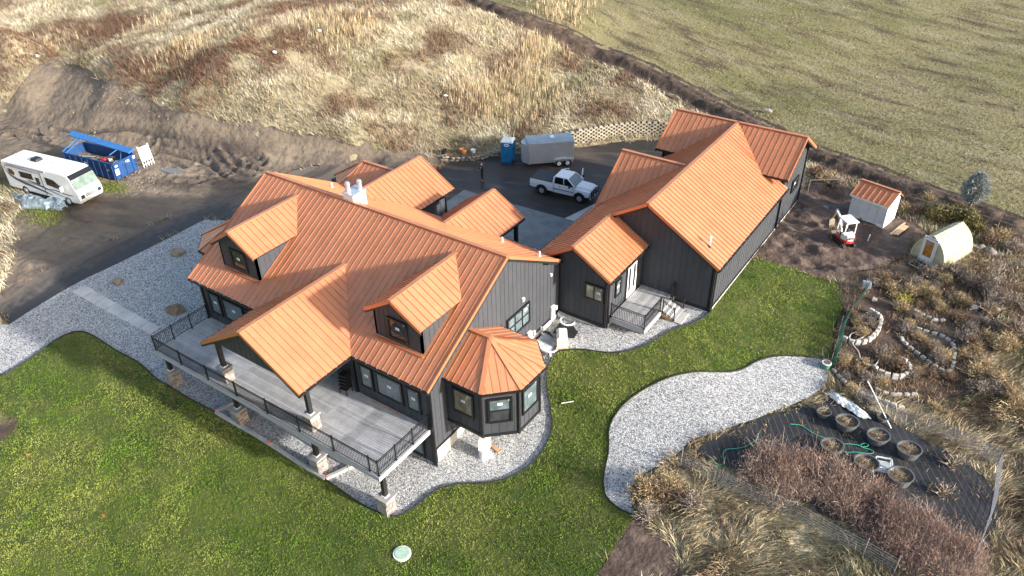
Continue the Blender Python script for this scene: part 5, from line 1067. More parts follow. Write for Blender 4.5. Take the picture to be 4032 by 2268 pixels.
# white board on legs beside the dumpster
(bx1, by1), (bx2, by2) = F['board']; t = thing('white_board_stand', 'white panel on slatted legs standing in the dirt by the dumpster', 'board stand', ((bx1 + bx2) / 2, (by1 + by2) / 2, G(bx1, by1) + .08), math.atan2(by2 - by1, bx2 - bx1))
w = 1.05; hh = 1.85
for i in range(5):
    b = MB(); xx = -w / 2 + i * w / 4; b.beam((xx, 0, 0), (xx + .05, .35, hh + (.12 if i in (0, 4) else 0)), .07, .05); b.build('leg', 'whitedull', t)
b = MB(); b.frame((.04, .12, .72), Vector((w / 2, 0, 0)), Vector((0, .02, -.004)), Vector((0, .215, 1.1))); b.build('panel', 'white', t)
for z in (.25, .6): b = MB(); b.beam((-w / 2, z * .19 - .04, z), (w / 2, z * .19 - .04, z), .05, .08); b.build('cross_bar', 'whitedull', t)
# ------------------------------------------------------------------ portable toilet
mat('potty_blue', (.012, .16, .36), .4); mat('potty_dark', (.008, .08, .20), .5); mat('potty_roof', (.70, .78, .82), .4)
pa = math.radians(20); t = thing('portable_toilet', 'blue portable toilet with a white roof by the trailer', 'portable toilet', (2.95, 24.65, G(2.95, 24.65) + .13), pa)
b = MB(); b.box(0, 0, 0, 1.12, 1.16, .14); b.build('base', 'potty_dark', t)
b = MB(); b.box(0, 0, .14, 1.06, 1.10, 1.95, 0, 0, .97); b.build('cabin', 'potty_blue', t, bevel=.03)
b = MB(); b.frame((0, -.555, .25), Vector((.36, 0, 0)), Vector((0, .012, 0)), Vector((0, .012, 1.5))); dr = b.build('door', 'potty_blue', t, bevel=.012)
b = MB(); b.beam((-.2, -.575, .5), (.1, -.57, 1.1), .02, .04); b.beam((-.1, -.575, .45), (.2, -.57, 1.0), .02, .04); b.box(.28, -.58, 1.05, .06, .03, .14); b.build('handle', 'potty_dark', dr)
for sx in (-1, 1):
    b = MB()
    for k in range(6): b.box(sx * .53, .1, 1.25 + k * .06, .025, .7, .035)
    b.build('vent_grille', 'potty_dark', t)
    for yy in (-.45, .45): b = MB(); b.box(sx * .53, yy, .14, .06, .06, 1.9); b.build('corner_rib', 'potty_blue', t)
b = MB(); b.loft([[(-.58, -.6, 2.08), (.58, -.6, 2.08), (.58, .6, 2.08), (-.58, .6, 2.08)], [(-.54, -.56, 2.22), (.54, -.56, 2.22), (.54, .56, 2.22), (-.54, .56, 2.22)], [(-.4, -.1, 2.36), (.4, -.1, 2.36), (.4, .1, 2.36), (-.4, .1, 2.36)]]); b.build('roof', 'potty_roof', t, bevel=.03)
b = MB(); b.prism([(.24 * math.cos(a), -.56, 1.86 + .14 * math.sin(a)) for a in np.linspace(0, 2 * math.pi, 20, False)], (0, -.018, 0)); lg = b.build('oval_sign', 'white', t)
b = MB(); b.prism([(.16 * math.cos(a), -.579, 1.86 + .05 * math.sin(a)) for a in np.linspace(0, 2 * math.pi, 14, False)], (0, -.006, 0)); b.build('sign_mark', 'lid_blue', lg)
# ------------------------------------------------------------------ cargo trailer
mat('alu', (.56, .57, .58), .38, .55, .06, 1.2); mat('alu_roof', (.30, .37, .42), .45, .3, .12, 1.0)
ta = math.radians(42.5); L, Wd = 4.2, 1.9; q0 = Vector((5.44, 24.38, 0)); dv = Vector((math.cos(ta), math.sin(ta), 0)); nv = Vector((-dv.y, dv.x, 0)); cc = q0 + dv * (L / 2) + nv * (Wd / 2)
t = thing('cargo_trailer', 'silver enclosed cargo trailer with tandem wheels behind the white pickup', 'trailer', (cc.x, cc.y, G(cc.x, cc.y) + .13), ta)
hz0, hz1 = .42, 2.42; b = MB()
plan = [(-L / 2, -Wd / 2), (L / 2, -Wd / 2), (L / 2, Wd / 2), (-L / 2, Wd / 2), (-L / 2 - .55, .25), (-L / 2 - .55, -.25)]
b.prism([(x, y, hz0) for x, y in plan], (0, 0, hz1 - hz0 - .14)); b.build('body', 'alu', t, bevel=.02)
rr = []
for xx, e in ((-L / 2 - .12, .30), (-L / 2, .0), (L / 2, .0)):
    rr.append([(xx, -Wd / 2 + e, hz1 - .138), (xx, -Wd / 2 + e, hz1 - .02), (xx, -Wd / 2 + .25 + e * .6, hz1 + .10), (xx, 0, hz1 + .15), (xx, Wd / 2 - .25 - e * .6, hz1 + .10), (xx, Wd / 2 - e, hz1 - .02), (xx, Wd / 2 - e, hz1 - .138)])
b = MB(); b.loft(rr); b.build('roof', 'alu_roof', t)
for s in (-1, 1):
    b = MB(); b.beam((-L / 2 - .02, s * (Wd / 2 + .01), hz1 - .1), (L / 2 + .02, s * (Wd / 2 + .01), hz1 - .1), .05, .2); b.build('roof_trim', 'galv', t)
    b = MB(); b.beam((-L / 2 + .02, s * (Wd / 2 + .012), hz0), (-L / 2 + .02, s * (Wd / 2 + .012), hz1 - .2), .06, .12); b.build('corner_post', 'galv', t)
    b = MB(); b.prism([(.25, s * (Wd / 2 - .02), .42), (.25, s * (Wd / 2 - .02), .66), (.45, s * (Wd / 2 - .02), .80), (1.75, s * (Wd / 2 - .02), .80), (1.95, s * (Wd / 2 - .02), .66), (1.95, s * (Wd / 2 - .02), .42), (1.85, s * (Wd / 2 - .02), .42), (1.85, s * (Wd / 2 - .02), .62), (.35, s * (Wd / 2 - .02), .62), (.35, s * (Wd / 2 - .02), .42)], (0, s * .24, 0)); b.build('fender', 'galv', t)
    for x in (.70, 1.50): wheel(t, x, s * (Wd / 2 + .06), .34, .2, .21, 'white')
    for k in range(1, 7): b = MB(); b.beam((-L / 2 + k * L / 7, s * (Wd / 2 + .003), hz0 + .05), (-L / 2 + k * L / 7, s * (Wd / 2 + .003), hz1 - .2), .02, .008); b.build('panel_seam', 'galv', t)
b = MB(); b.box(.2, 0, hz1 + .13, .4, .4, .09); b.build('roof_vent', 'white', t, bevel=.02)
b = MB(); b.beam((-L / 2 - .5, .25, .45), (-L / 2 - 1.45, 0, .42), .08, .1); b.beam((-L / 2 - .5, -.25, .45), (-L / 2 - 1.45, 0, .42), .08, .1); b.cyl((-L / 2 - 1.35, 0, .05), (-L / 2 - 1.35, 0, .75), .035, .035, 8); b.build('hitch', 'black', t)
b = MB(); b.frame((L / 2 + .02, 0, hz0 + .06), Vector((0, Wd / 2 - .08, 0)), Vector((.015, 0, 0)), Vector((0, 0, 1.75))); b.build('rear_door', 'alu', t)
b = MB(); b.box(L / 2 - .5, -Wd / 2 - .004, .82, .3, .006, .05); b.build('maker_mark', 'print_grey', t)
# ------------------------------------------------------------------ pickup truck
mat('truck_white', (.76, .79, .82), .25); mat('tonneau', (.035, .038, .045), .7); mat('chrome', (.5, .5, .52), .2, .9); mat('screen', (.10, .14, .16), .06, 0, .2, 2, spec=.9)
ta = math.radians(6.3)
t = thing('pickup_truck', 'white pickup with black bed cover and its far side doors open', 'pickup', (10.86, 21.80, G(10.86, 21.8) + .14), ta)
hw = .96
def sec(x, zb, zt, w, tum=.05): return [(x, -w, zb), (x, -w - .01, (zb + zt) / 2), (x, -w + tum, zt), (x, w - tum, zt), (x, w + .01, (zb + zt) / 2), (x, w, zb)]
b = MB(); b.loft([sec(-2.92, .62, 1.34, hw), sec(-.72, .55, 1.34, hw)]); b.build('bed', 'truck_white', t, bevel=.03)
b = MB(); b.loft([sec(-.70, .52, 1.34, hw), sec(1.28, .52, 1.32, hw)]); body = b.build('cab_lower', 'truck_white', t, bevel=.03)
b = MB(); b.loft([sec(1.29, .58, 1.22, hw, .06), sec(2.3, .62, 1.16, hw, .08), sec(2.62, .66, 1.08, hw - .06, .1)]); b.build('front_fender', 'truck_white', t, bevel=.04)
b = MB(); b.loft([[(1.29, -.72, 1.2), (1.29, -.6, 1.38), (1.29, .6, 1.38), (1.29, .72, 1.2)], [(2.2, -.6, 1.12), (2.2, -.5, 1.30), (2.2, .5, 1.30), (2.2, .6, 1.12)], [(2.66, -.5, 1.02), (2.66, -.4, 1.18), (2.66, .4, 1.18), (2.66, .5, 1.02)]]); b.build('hood', 'truck_white', t, bevel=.05)
def ring(x0, x1, w, z): return [(x0, -w, z), (x1, -w, z), (x1, w, z), (x0, w, z)]
b = MB(); b.loft([ring(-.70, 1.32, hw - .05, 1.33), ring(-.66, .62, hw - .18, 1.90)]); cab = b.build('greenhouse', 'glass_black', t, bevel=.02)
b = MB(); b.loft([ring(-.68, .66, hw - .17, 1.885), ring(-.64, .58, hw - .2, 1.97)]); b.build('roof', 'truck_white', t, bevel=.04)
for s in (-1, 1):
    b = MB(); b.beam((1.31, s * (hw - .06), 1.34), (.63, s * (hw - .18), 1.90), .07, .06); b.beam((-.69, s * (hw - .06), 1.34), (-.65, s * (hw - .18), 1.90), .16, .06); b.beam((.30, s * (hw - .045), 1.34), (.22, s * (hw - .165), 1.9), .05, .03); b.build('pillar', 'truck_white', t)
b = MB(); b.frame((1.335, 0, 1.36), Vector((0, hw - .12, 0)), Vector((.012, 0, .014)), Vector((-.67, 0, .52)), 0, .88); b.build('windshield', 'screen', t)
b = MB(); b.box(-1.82, 0, 1.335, 2.14, 1.80, .06); b.build('bed_cover', 'tonneau', t, bevel=.02)
for s in (-1, 1):
    for x in (-1.78, 1.77):
        wheel(t, x, s * .84, .43, .27, .25, 'rim_grey'); pts = [(x + .56 * math.cos(a), s * (hw - .06), .45 + .56 * math.sin(a)) for a in np.linspace(-.15, math.pi + .15, 14)]
        inner = [(x + .46 * math.cos(a), s * (hw - .06), .43 + .46 * math.sin(a)) for a in np.linspace(math.pi + .15, -.15, 14)]
        b = MB(); b.prism(pts + inner, (0, s * .10, 0)); b.build('wheel_arch', 'black', t)
        b = MB(); b.prism(inner, (0, s * .07, 0)); b.build('wheel_well', 'black', t)
b = MB(); b.box(0.28, -hw - .012, .86, 1.9, .02, .06); b.build('side_moulding', 'black', t)
b = MB(); b.box(-.05, -hw - .03, .42, 2.0, .12, .06); b.build('side_step', 'black', t)
b = MB(); b.box(-.1, -hw - .02, 1.12, .14, .03, .05); b.build('door_handle', 'black', t)
b = MB(); b.box(.9, -hw - .13, 1.30, .14, .24, .2); b.build('mirror', 'black', t, bevel=.03)
b = MB(); b.box(1.75, -hw - .012, .98, .3, .012, .05); b.build('badge', 'print_grey', t)
b = MB(); b.box(-.60, -hw - .006, .6, .012, .012, .72); b.box(1.16, -hw - .006, .6, .012, .012, .72); b.build('door_seam', 'black', t)
b = MB(); b.box(2.70, 0, .48, .16, 1.9, .24); b.build('bumper', 'chrome', t, bevel=.03)
b = MB(); b.box(2.66, 0, .74, .06, 1.0, .34); b.build('grille', 'black', t)
b = MB()
for y in (-.7, -.3, .3, .7): b.box(2.82, y, .55, .06, .06, .6)
b.beam((2.82, -.85, 1.12), (2.82, .85, 1.12), .06, .06); b.beam((2.82, -.85, .85), (2.82, .85, .85), .05, .05); b.build('grille_guard', 'black', t)
for s in (-1, 1):
    b = MB(); b.box(2.62, s * .74, .82, .1, .34, .2); b.build('headlight', 'clear_cover', t); b = MB(); b.box(-2.94, s * .84, .86, .06, .14, .34); b.build('tail_light', 'red_cloth', t)
b = MB(); b.box(-2.97, 0, .5, .14, 1.8, .18); b.build('rear_bumper', 'black', t)
for xh, lab, a in ((1.12, 'front_door', 1.25), (-.62, 'rear_door', -.75)):
    L_ = .98 if xh > 0 else .5; b = MB(); dv = Vector((-math.cos(a) if xh > 0 else math.cos(a), math.sin(abs(a)), 0)); p = Vector((xh, hw + .02, .6))
    b.frame(p + dv * (L_ / 2), dv * (L_ / 2), Vector((-dv.y, dv.x, 0)) * .04, ZUP * .74); d_ = b.build(lab, 'truck_white', t); b = MB(); b.beam(p + ZUP * 1.22, p + dv * (L_ * .15) + ZUP * 1.24, .04, .05); b.beam(p + ZUP * .72, p + dv * .1 + ZUP * 1.24, .05, .05); b.beam(p + dv * .1 + ZUP * 1.26, p + dv * L_ + ZUP * 1.24, .05, .05); b.beam(p + dv * L_ + ZUP * .72, p + dv * L_ + ZUP * 1.24, .05, .05); b.build('window_frame', 'truck_white', d_)
    if xh > 0: b = MB(); b.box(p.x - .05, p.y + .45, 1.3, .12, .24, .2); b.build('mirror', 'black', d_, bevel=.02)
# ------------------------------------------------------------------ person
mat('cloth_black', (.012, .012, .014), .85); mat('skin', (.45, .25, .17), .6); mat('hair', (.06, .025, .015), .7); mat('boot', (.16, .10, .06), .8); mat('print_white', (.6, .6, .6), .7)
px, py = 3.28, 20.07; pz = G(px, py) + .13
t = thing('person', 'person in black jacket and trousers standing in the courtyard holding a phone', 'person', (px, py, pz), math.radians(-20))
def skin_mesh(name, nodes, edges, m, parent, sub=1):
    me = bpy.data.meshes.new(name); me.from_pydata([n[:3] for n in nodes], edges, []); me.materials.append(M[m]); o = link(name, me, parent)
    md = o.modifiers.new('skin', 'SKIN'); md.use_smooth_shade = True
    for v, n in zip(me.skin_vertices[0].data, nodes): v.radius = (n[3], n[4] if len(n) > 4 else n[3])
    me.skin_vertices[0].data[0].use_root = True; s_ = o.modifiers.new('sub', 'SUBSURF'); s_.levels = sub; s_.render_levels = sub; return o
nodes = [(0, 0, .92, .15, .11), (0, 0, 1.12, .14, .10), (0, 0, 1.32, .17, .11), (0, 0, 1.44, .10, .08), (0, 0, 1.50, .055), (0, -.01, 1.56, .06),
         (-.20, 0, 1.41, .065), (-.27, -.02, 1.16, .05), (-.22, -.2, 1.08, .04), (.20, 0, 1.41, .065), (.28, -.04, 1.18, .05), (.14, -.24, 1.22, .04),
         (-.09, 0, .84, .10), (-.11, -.02, .48, .065), (-.12, .03, .12, .045), (.09, 0, .84, .10), (.14, -.05, .48, .065), (.18, -.02, .12, .045)]
ed = [(0, 1), (1, 2), (2, 3), (3, 4), (4, 5), (2, 6), (6, 7), (7, 8), (2, 9), (9, 10), (10, 11), (0, 12), (12, 13), (13, 14), (0, 15), (15, 16), (16, 17)]
skin_mesh('body', nodes, ed, 'cloth_black', t)
bm = bmesh.new(); bmesh.ops.create_uvsphere(bm, u_segments=14, v_segments=10, radius=1)
for v in bm.verts: v.co = Vector((v.co.x * .078, v.co.y * .098 - .008 * (v.co.z < 0), v.co.z * .118 * (1 if v.co.z > 0 else 1.05)))
me = bpy.data.meshes.new('head'); bm.to_mesh(me); bm.free(); me.materials.append(M['skin']); hd_ = link('head', me, t, (0, -.02, 1.64))
b = MB(); b.frame((0, -.10, -.01), Vector((.014, 0, 0)), Vector((0, 0, .02)), Vector((0, -.03, -.015)), 0, .7); b.build('nose', 'skin', hd_)
b = MB()
for s in (-1, 1): b.box(s * .03, -.094, .02, .018, .012, .010)
b.box(0, -.095, -.055, .04, .01, .008); b.build('face_features', 'hair', hd_)
bm = bmesh.new(); bmesh.ops.create_uvsphere(bm, u_segments=14, v_segments=9, radius=1)
for v in bm.verts: v.co = Vector((v.co.x * .09, v.co.y * .10 + .022, v.co.z * .115 + .022))
me = bpy.data.meshes.new('hair'); bm.to_mesh(me); bm.free(); me.materials.append(M['hair']); link('hair', me, hd_)
def hand(x, y, z, s):
    nd = [(0, 0, 0, .022, .014), (0, -.045, .0, .034, .014)]; e_ = [(0, 1)]
    for k, (fx_, ln) in enumerate(((-.026, .05), (-.009, .06), (.009, .056), (.025, .042))):
        i = len(nd); nd += [(fx_, -.075, -.004, .009), (fx_, -.075 - ln * .5, -.014, .008), (fx_, -.075 - ln * .8, -.032, .007)]; e_ += [(1, i), (i, i + 1), (i + 1, i + 2)]
    i = len(nd); nd += [(s * .035, -.03, .004, .010), (s * .045, -.06, .0, .009)]; e_ += [(0, i), (i, i + 1)]
    o = skin_mesh('hand', nd, e_, 'skin', t); o.location = (x, y, z); return o
hand(-.21, -.22, 1.08, 1); hand(.12, -.26, 1.22, -1)
b = MB(); b.box(.12, -.36, 1.21, .075, .012, .15); b.build('phone', 'glass_black', t)
b = MB(); b.box(0, -.122, 1.28, .13, .02, .09); b.build('chest_print', 'print_white', t)
for s, x, y in ((-1, -.12, .0), (1, .18, -.05)):
    b = MB(); b.loft([[(x - .05, y + .09, 0), (x + .05, y + .09, 0), (x + .05, y - .18, 0), (x - .05, y - .18, 0)], [(x - .05, y + .09, .06), (x + .05, y + .09, .06), (x + .04, y - .17, .05), (x - .04, y - .17, .05)], [(x - .045, y + .08, .16), (x + .045, y + .08, .16), (x + .04, y - .03, .16), (x - .04, y - .03, .16)]]); b.build('boot', 'boot', t, bevel=.01)
# ------------------------------------------------------------------ block retaining wall behind the courtyard
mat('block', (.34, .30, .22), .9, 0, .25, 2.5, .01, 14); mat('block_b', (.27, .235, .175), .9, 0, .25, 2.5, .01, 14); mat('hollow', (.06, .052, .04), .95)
rw = thing('retaining_wall', 'curved open block retaining wall with dark hollows behind the courtyard', 'wall')
wl = [Vector((x, y, 0)) for x, y in chaikin(WB[3:], 2, False)]
hts = [.6, .8, 1.0, 1.2, 1.3, 1.35, 1.35, 1.35]
cum = [0]
for p, q in zip(wl, wl[1:]): cum.append(cum[-1] + (q - p).length)
def wat(s):
    for i in range(len(wl) - 1):
        if s <= cum[i + 1] or i == len(wl) - 2:
            t_ = (s - cum[i]) / (cum[i + 1] - cum[i]); d = (wl[i + 1] - wl[i]).normalized(); return wl[i].lerp(wl[i + 1], t_), d
bl = []
for k in range(2):
    b = MB(); b.box(0, 0, 0, .34, .30, .165); bl.append(b.mesh('block', ['block', 'block_b'][k]))
TL = cum[-1]; cnt = 0; rest = MB(); backb = MB()
zb0 = -.7 * U + .10
def wtop(s): return (.75 + .95 * min(1, s / (TL * .45))) 
for r in range(10):
    s = .1 + (r % 2) * .27
    while s < TL - .2:
        z = r * .17
        if z < wtop(s):
            p, d = wat(s); nn = Vector((-d.y, d.x, 0)); off = nn * (z * .16 + (.0)); a = math.atan2(d.y, d.x); q = p + off
            if cnt < 300: link('block', bl[(cnt * 7 + r) % 2], rw, (q.x, q.y, zb0 + z), (0, 0, a)); cnt += 1
            else: rest.box(q.x, q.y, zb0 + z, .34, .30, .165, a)
        s += .54
if rest.v: rest.build('block', 'block', rw)['kind'] = 'stuff'
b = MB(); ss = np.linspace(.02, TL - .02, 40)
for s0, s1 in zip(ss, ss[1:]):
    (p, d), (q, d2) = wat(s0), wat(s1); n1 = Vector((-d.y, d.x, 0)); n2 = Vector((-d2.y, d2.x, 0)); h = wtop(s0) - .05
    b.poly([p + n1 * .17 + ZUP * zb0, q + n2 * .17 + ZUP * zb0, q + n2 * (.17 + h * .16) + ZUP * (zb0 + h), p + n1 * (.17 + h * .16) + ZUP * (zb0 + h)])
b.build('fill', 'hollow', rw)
lw = thing('stone_ledge', 'low rough ledge of grey stones at the edge of the courtyard', 'stone wall')
ll = resample([Vector((x, y, 0)) for x, y in F['lowwall']], .42, False)
for k, p in enumerate(ll):
    for j in range(2):
        rock('stone', .24 + .08 * random.random(), .18, .13, random.choice(('stone_a', 'stone_b', 'block_b')), 300 + k * 2 + j, lw, (p[0] + random.uniform(-.1, .1), p[1] + .1 * j, G(p[0], p[1]) + .22 + .22 * j), random.random(), 2)
mat('terracotta', (.40, .15, .06), .8)
for (x, y), m, lab, s in zip(F['pots2'], ('black', 'terracotta', 'white'), ('dark pot on the stone ledge behind the courtyard', 'round orange pot on the stone ledge behind the courtyard', 'white bucket on the stone ledge behind the courtyard'), (.3, .34, .25)):
    b = MB(); b.cyl((0, 0, 0), (0, 0, s * 1.2), s * .7, s, 16, caps=False); b.poly([(s * .7 * math.cos(i * .393), s * .7 * math.sin(i * .393), .02) for i in range(16)]); b.poly([(s * .92 * math.cos(i * .393), s * .92 * math.sin(i * .393), s * .95) for i in range(16)]); tag(b.build('plant_pot', m, None, (x, y, G(x, y) + .48)), lab, 'pot')
# ------------------------------------------------------------------ mini excavator
mat('exc_white', (.76, .76, .74), .35); mat('exc_red', (.50, .03, .02), .4); mat('track_rubber', (.03, .027, .025), .85); mat('steel_mud', (.20, .17, .14), .6, .2, .3, 5); mat('yellow_metal', (.42, .28, .04), .5)
ea = math.radians(137); ex, ey = 33.35, 24.75; ez_ = G(ex, ey) + .12
t = thing('mini_excavator', 'white mini excavator with red trim and canopy standing in the mud', 'excavator', (ex, ey, ez_), ea)
for s in (-1, 1):
    pr2 = [(.78 * (1 if math.cos(a) > 0 else -1) * 1 - 0 + .2 * math.cos(a) - (.0), s * .35, .21 + .2 * math.sin(a)) for a in np.linspace(-math.pi / 2, 1.5 * math.pi, 20, False)]
    b = MB(); b.prism(pr2, (0, s * .26, 0)); tr = b.build('track', 'track_rubber', t)
    for k in range(12): b = MB(); b.box(-.78 + k * .142, s * .48, .40, .05, .27, .035); b.build('track_pad', 'track_rubber', tr)
    b = MB(); b.cyl((.75, s * .6, .21), (.75, s * .64, .21), .14, .14, 12); b.cyl((-.75, s * .6, .21), (-.75, s * .64, .21), .14, .14, 12); b.build('sprocket', 'steel_mud', tr)
b = MB(); b.box(0, 0, .2, .9, .7, .25); b.build('undercarriage', 'steel_mud', t)
b = MB(); b.box(1.28, 0, .12, .06, 1.35, .38); b.beam((1.26, .3, .28), (.4, .25, .3), .07, .1); b.beam((1.26, -.3, .28), (.4, -.25, .3), .07, .1); b.build('blade', 'steel_mud', t)
plan = [(.55, -.5), (.55, .5), (-.35, .52), (-.85, .36), (-.98, 0), (-.85, -.36), (-.35, -.52)]
b = MB(); b.prism([(x, y, .47) for x, y in plan], (0, 0, .2)); b.build('slew_frame', 'exc_red', t, bevel=.03)
plan2 = [(-.15, -.5), (-.15, .5), (-.4, .5), (-.83, .34), (-.95, 0), (-.83, -.34), (-.4, -.5)]
b = MB(); b.prism([(x, y, .672) for x, y in plan2], (0, 0, .5)); b.build('engine_cover', 'exc_white', t, bevel=.06)
b = MB(); b.box(-.96, 0, .85, .03, .3, .2); b.build('rear_grille', 'steel_mud', t); b = MB(); b.box(-.9, .36, .75, .06, .1, .2, -.6); b.box(-.9, -.36, .75, .06, .1, .2, .6); b.build('tail_light', 'exc_red', t)
b = MB(); b.box(.08, 0, .68, .42, .5, .28); b.box(-.1, 0, .9, .14, .48, .5); b.build('seat', 'black', t, bevel=.04)
for sx, sy in ((.48, -.45), (.48, .45), (-.55, -.45), (-.55, .45)):
    b = MB(); b.beam((sx, sy, .68 if sx > 0 else 1.1), (sx * .95, sy * .98, 2.2), .06, .06); b.build('canopy_post', 'exc_white', t)
b = MB(); b.box(-.05, 0, 2.2, 1.35, 1.08, .09); b.build('canopy_roof', 'exc_white', t, bevel=.04)
b = MB(); b.beam((.35, -.2, .9), (.38, -.2, 1.3), .03, .03); b.beam((.35, .2, .9), (.38, .2, 1.3), .03, .03); b.build('control_lever', 'black', t)
b = MB(); b.beam((.6, -.1, .65), (1.25, -.15, 1.75), .16, .2); b.beam((1.25, -.15, 1.75), (1.95, -.18, 2.0), .15, .18); b.build('boom', 'exc_white', t, bevel=.02)
b = MB(); b.cyl((.75, -.1, .75), (1.2, -.15, 1.5), .045, .045, 8); b.cyl((1.3, -.15, 1.95), (1.85, -.18, 2.18), .04, .04, 8); b.build('hydraulic_ram', 'chrome', t)
b = MB(); b.beam((1.85, -.18, 2.1), (2.35, -.22, .95), .13, .16); b.build('dipper_arm', 'steel_mud', t)
b = MB(); b.prism([(2.2, -.45, .98), (2.55, -.45, .92), (2.62, -.45, .6), (2.4, -.45, .38), (2.1, -.45, .5)], (0, .5, 0)); bk = b.build('bucket', 'steel_mud', t)
b = MB()
for k in range(4): b.box(2.1, -.40 + k * .13, .36, .12, .05, .1)
b.box(2.3, -.2, 1.0, .25, .3, .06); b.build('bucket_tooth', 'yellow_metal', bk)
t.scale = (.92, .92, .92)
# ------------------------------------------------------------------ shed with copper roof
mat('shed_panel', (.60, .63, .64), .45, 0, .05, 1.5)
sa_ = math.radians(-13); ox, oy = 32.6, 29.05; Ls, Ds, Hs = 2.8, 1.9, 2.0; zz = G(34, 29) + .08
t = thing('shed', 'small white shed with a copper metal roof at the back of the muddy yard', 'shed', (ox, oy, zz), sa_)
b = MB(); b.bx(0, Ls, 0, Ds, 0, Hs); b.build('wall', 'white', t)
b = MB(); b.prism([(0, 0, Hs), (0, Ds, Hs), (0, Ds * .62, Hs + .62)], (Ls, 0, 0)); b.build('gable', 'white', t)
for k in range(4): b = MB(); b.bx(.06 + k * Ls / 4, (k + 1) * Ls / 4 - .06, -.03, -.002, .25, Hs - .1); b.build('front_panel', 'shed_panel', t)
for k in range(5): b = MB(); b.bx(-.03 + k * (Ls - .0) / 4, .05 + k * (Ls - .02) / 4, -.06, -.002, .0, Hs); b.build('batten', 'whitedull', t)
b = MB(); b.bx(-.02, Ls + .02, -.07, -.003, 0, .16); b.build('sill', 'whitedull', t)
b = MB(); b.bx(.85, 1.3, -.05, -.03, .3, .7); b.build('hatch', 'whitedull', t)
b = MB(); b.bx(Ls + .002, Ls + .03, .75, 1.15, 1.15, 1.9); b.build('side_vent', 'whitedull', t)
def shed_roof(y0, z0, y1, z1):
    nsp = 7; w0 = -.15; w = (Ls + .3) / nsp
    for k in range(nsp):
        b = MB(); x0_, x1_ = w0 + k * w, w0 + (k + 1) * w; b.prism([(x0_, y0, z0), (x1_, y0, z0), (x1_, y1, z1), (x0_, y1, z1)], (0, 0, .05)); b.beam((x0_ + .02, y0, z0 + .07), (x0_ + .02, y1, z1 + .07), .035, .04); b.build('roof_panel', 'copper', t)
shed_roof(-.28, Hs - .08, Ds * .62, Hs + .66); shed_roof(Ds + .2, Hs + .02, Ds * .62, Hs + .66)
b = MB(); b.beam((-.17, Ds * .62, Hs + .74), (Ls + .17, Ds * .62, Hs + .74), .22, .05); b.build('ridge_cap', 'copper', t)
b = MB(); b.beam((-.15, -.27, Hs - .12), (Ls + .15, -.27, Hs - .12), .04, .14); b.beam((Ls + .14, -.28, Hs - .11), (Ls + .14, Ds * .62, Hs + .62), .03, .14); b.beam((-.14, -.28, Hs - .11), (-.14, Ds * .62, Hs + .62), .03, .14); b.build('fascia', 'white', t)
(x, y), (x2, y2) = F['lumber']
for k, (d, l_) in enumerate(((0, 1.0), (.22, .8), (.42, .75))):
    b = MB(); p = Vector((x + d, y + d * .3, 0)); q = Vector((x + (x2 - x) * l_ + d, y + (y2 - y) * l_ + d * .3, 0)); b.beam((p.x, p.y, G(p.x, p.y) + .18), (q.x, q.y, G(q.x, q.y) + .18), .17, .05)
    tag(b.build('lumber', 'wood_pale'), ('longest pale board in the pile by the shed', 'middle pale board in the pile by the shed', 'shortest pale board in the pile by the shed')[k], 'board', 'loose boards by the shed')
# ------------------------------------------------------------------ greenhouse
mat('gh_skin', (.47, .44, .29), .45, 0, .10, 1.5); mat('gh_rib', (.60, .57, .42), .5); mat('gh_end', (.50, .47, .30), .5, 0, .18, 1.5); mat('orange_in', (.42, .17, .03), .35, 0, .45, 3)
ga = math.radians(-22); ox, oy = 37.9, 25.75; zz = G(39.5, 27) - .02; Wg, Dg, Hg = 2.5, 3.5, 2.3
t = thing('greenhouse', 'cream plastic arched greenhouse with an orange glazed white door', 'greenhouse', (ox, oy, zz), ga)
arch = [(0, 0)] + [(.02, .5), (.10, 1.0), (.32, 1.5), (.70, 1.95), (1.25, 2.3)]; arch = [tuple(p) for p in chaikin(arch, 2, False)]; arch = arch + [(Wg - x, z) for x, z in arch[::-1][1:]]
nseg = 6
for k in range(nseg):
    b = MB(); y0, y1 = k * Dg / nseg, (k + 1) * Dg / nseg
    b.loft([[(x, yy, z) for x, z in arch] + [(x * .97 + .0375, yy, z * .98) for x, z in arch[::-1]] for yy in (y0 + .03, y1 - .03)], caps=True); b.build('skin_panel', 'gh_skin', t, smooth=False)
for k in range(nseg + 1):
    b = MB(); pts = [Vector((x, k * Dg / nseg, z)) for x, z in arch]
    for p, q in zip(pts, pts[1:]): b.beam(p, q, .07, .05, Vector((0, 1, 0)))
    b.build('rib', 'gh_rib', t)
for yy in (.03, Dg - .05):
    b = MB(); b.prism([(x, yy, z) for x, z in arch], (0, .02, 0)); b.build('end_wall', 'gh_end', t)
b = MB(); b.bx(.72, 1.62, -.07, .02, .05, 2.0); dr = b.build('door', 'white', t, bevel=.012)
b = MB(); b.bx(.86, 1.48, -.085, -.07, .6, 1.85); b.build('door_pane', 'orange_in', dr)
b = MB(); b.beam((.68, -.06, 0), (.68, -.06, 2.1), .06, .06); b.beam((1.68, -.06, 0), (1.68, -.06, 2.1), .06, .06); b.beam((.68, -.06, 2.1), (1.68, -.06, 2.1), .06, .06); b.build('door_frame', 'white', t)
b = MB(); b.prism([(.95, -.09, 1.45), (1.3, -.09, 1.6), (1.25, -.09, 1.75), (1.05, -.09, 1.8), (.9, -.09, 1.6)], (0, .008, 0)); b.build('taped_patch', 'print_grey', dr)
x, y = F['doormat'][0]; t = thing('drain_grate', 'grey framed grate lying in front of the greenhouse door', 'grate', (x, y, G(x, y) + .16), -.4)
b = MB(); b.box(0, 0, 0, .95, .62, .05); b.build('panel', 'rubber', t); b = MB()
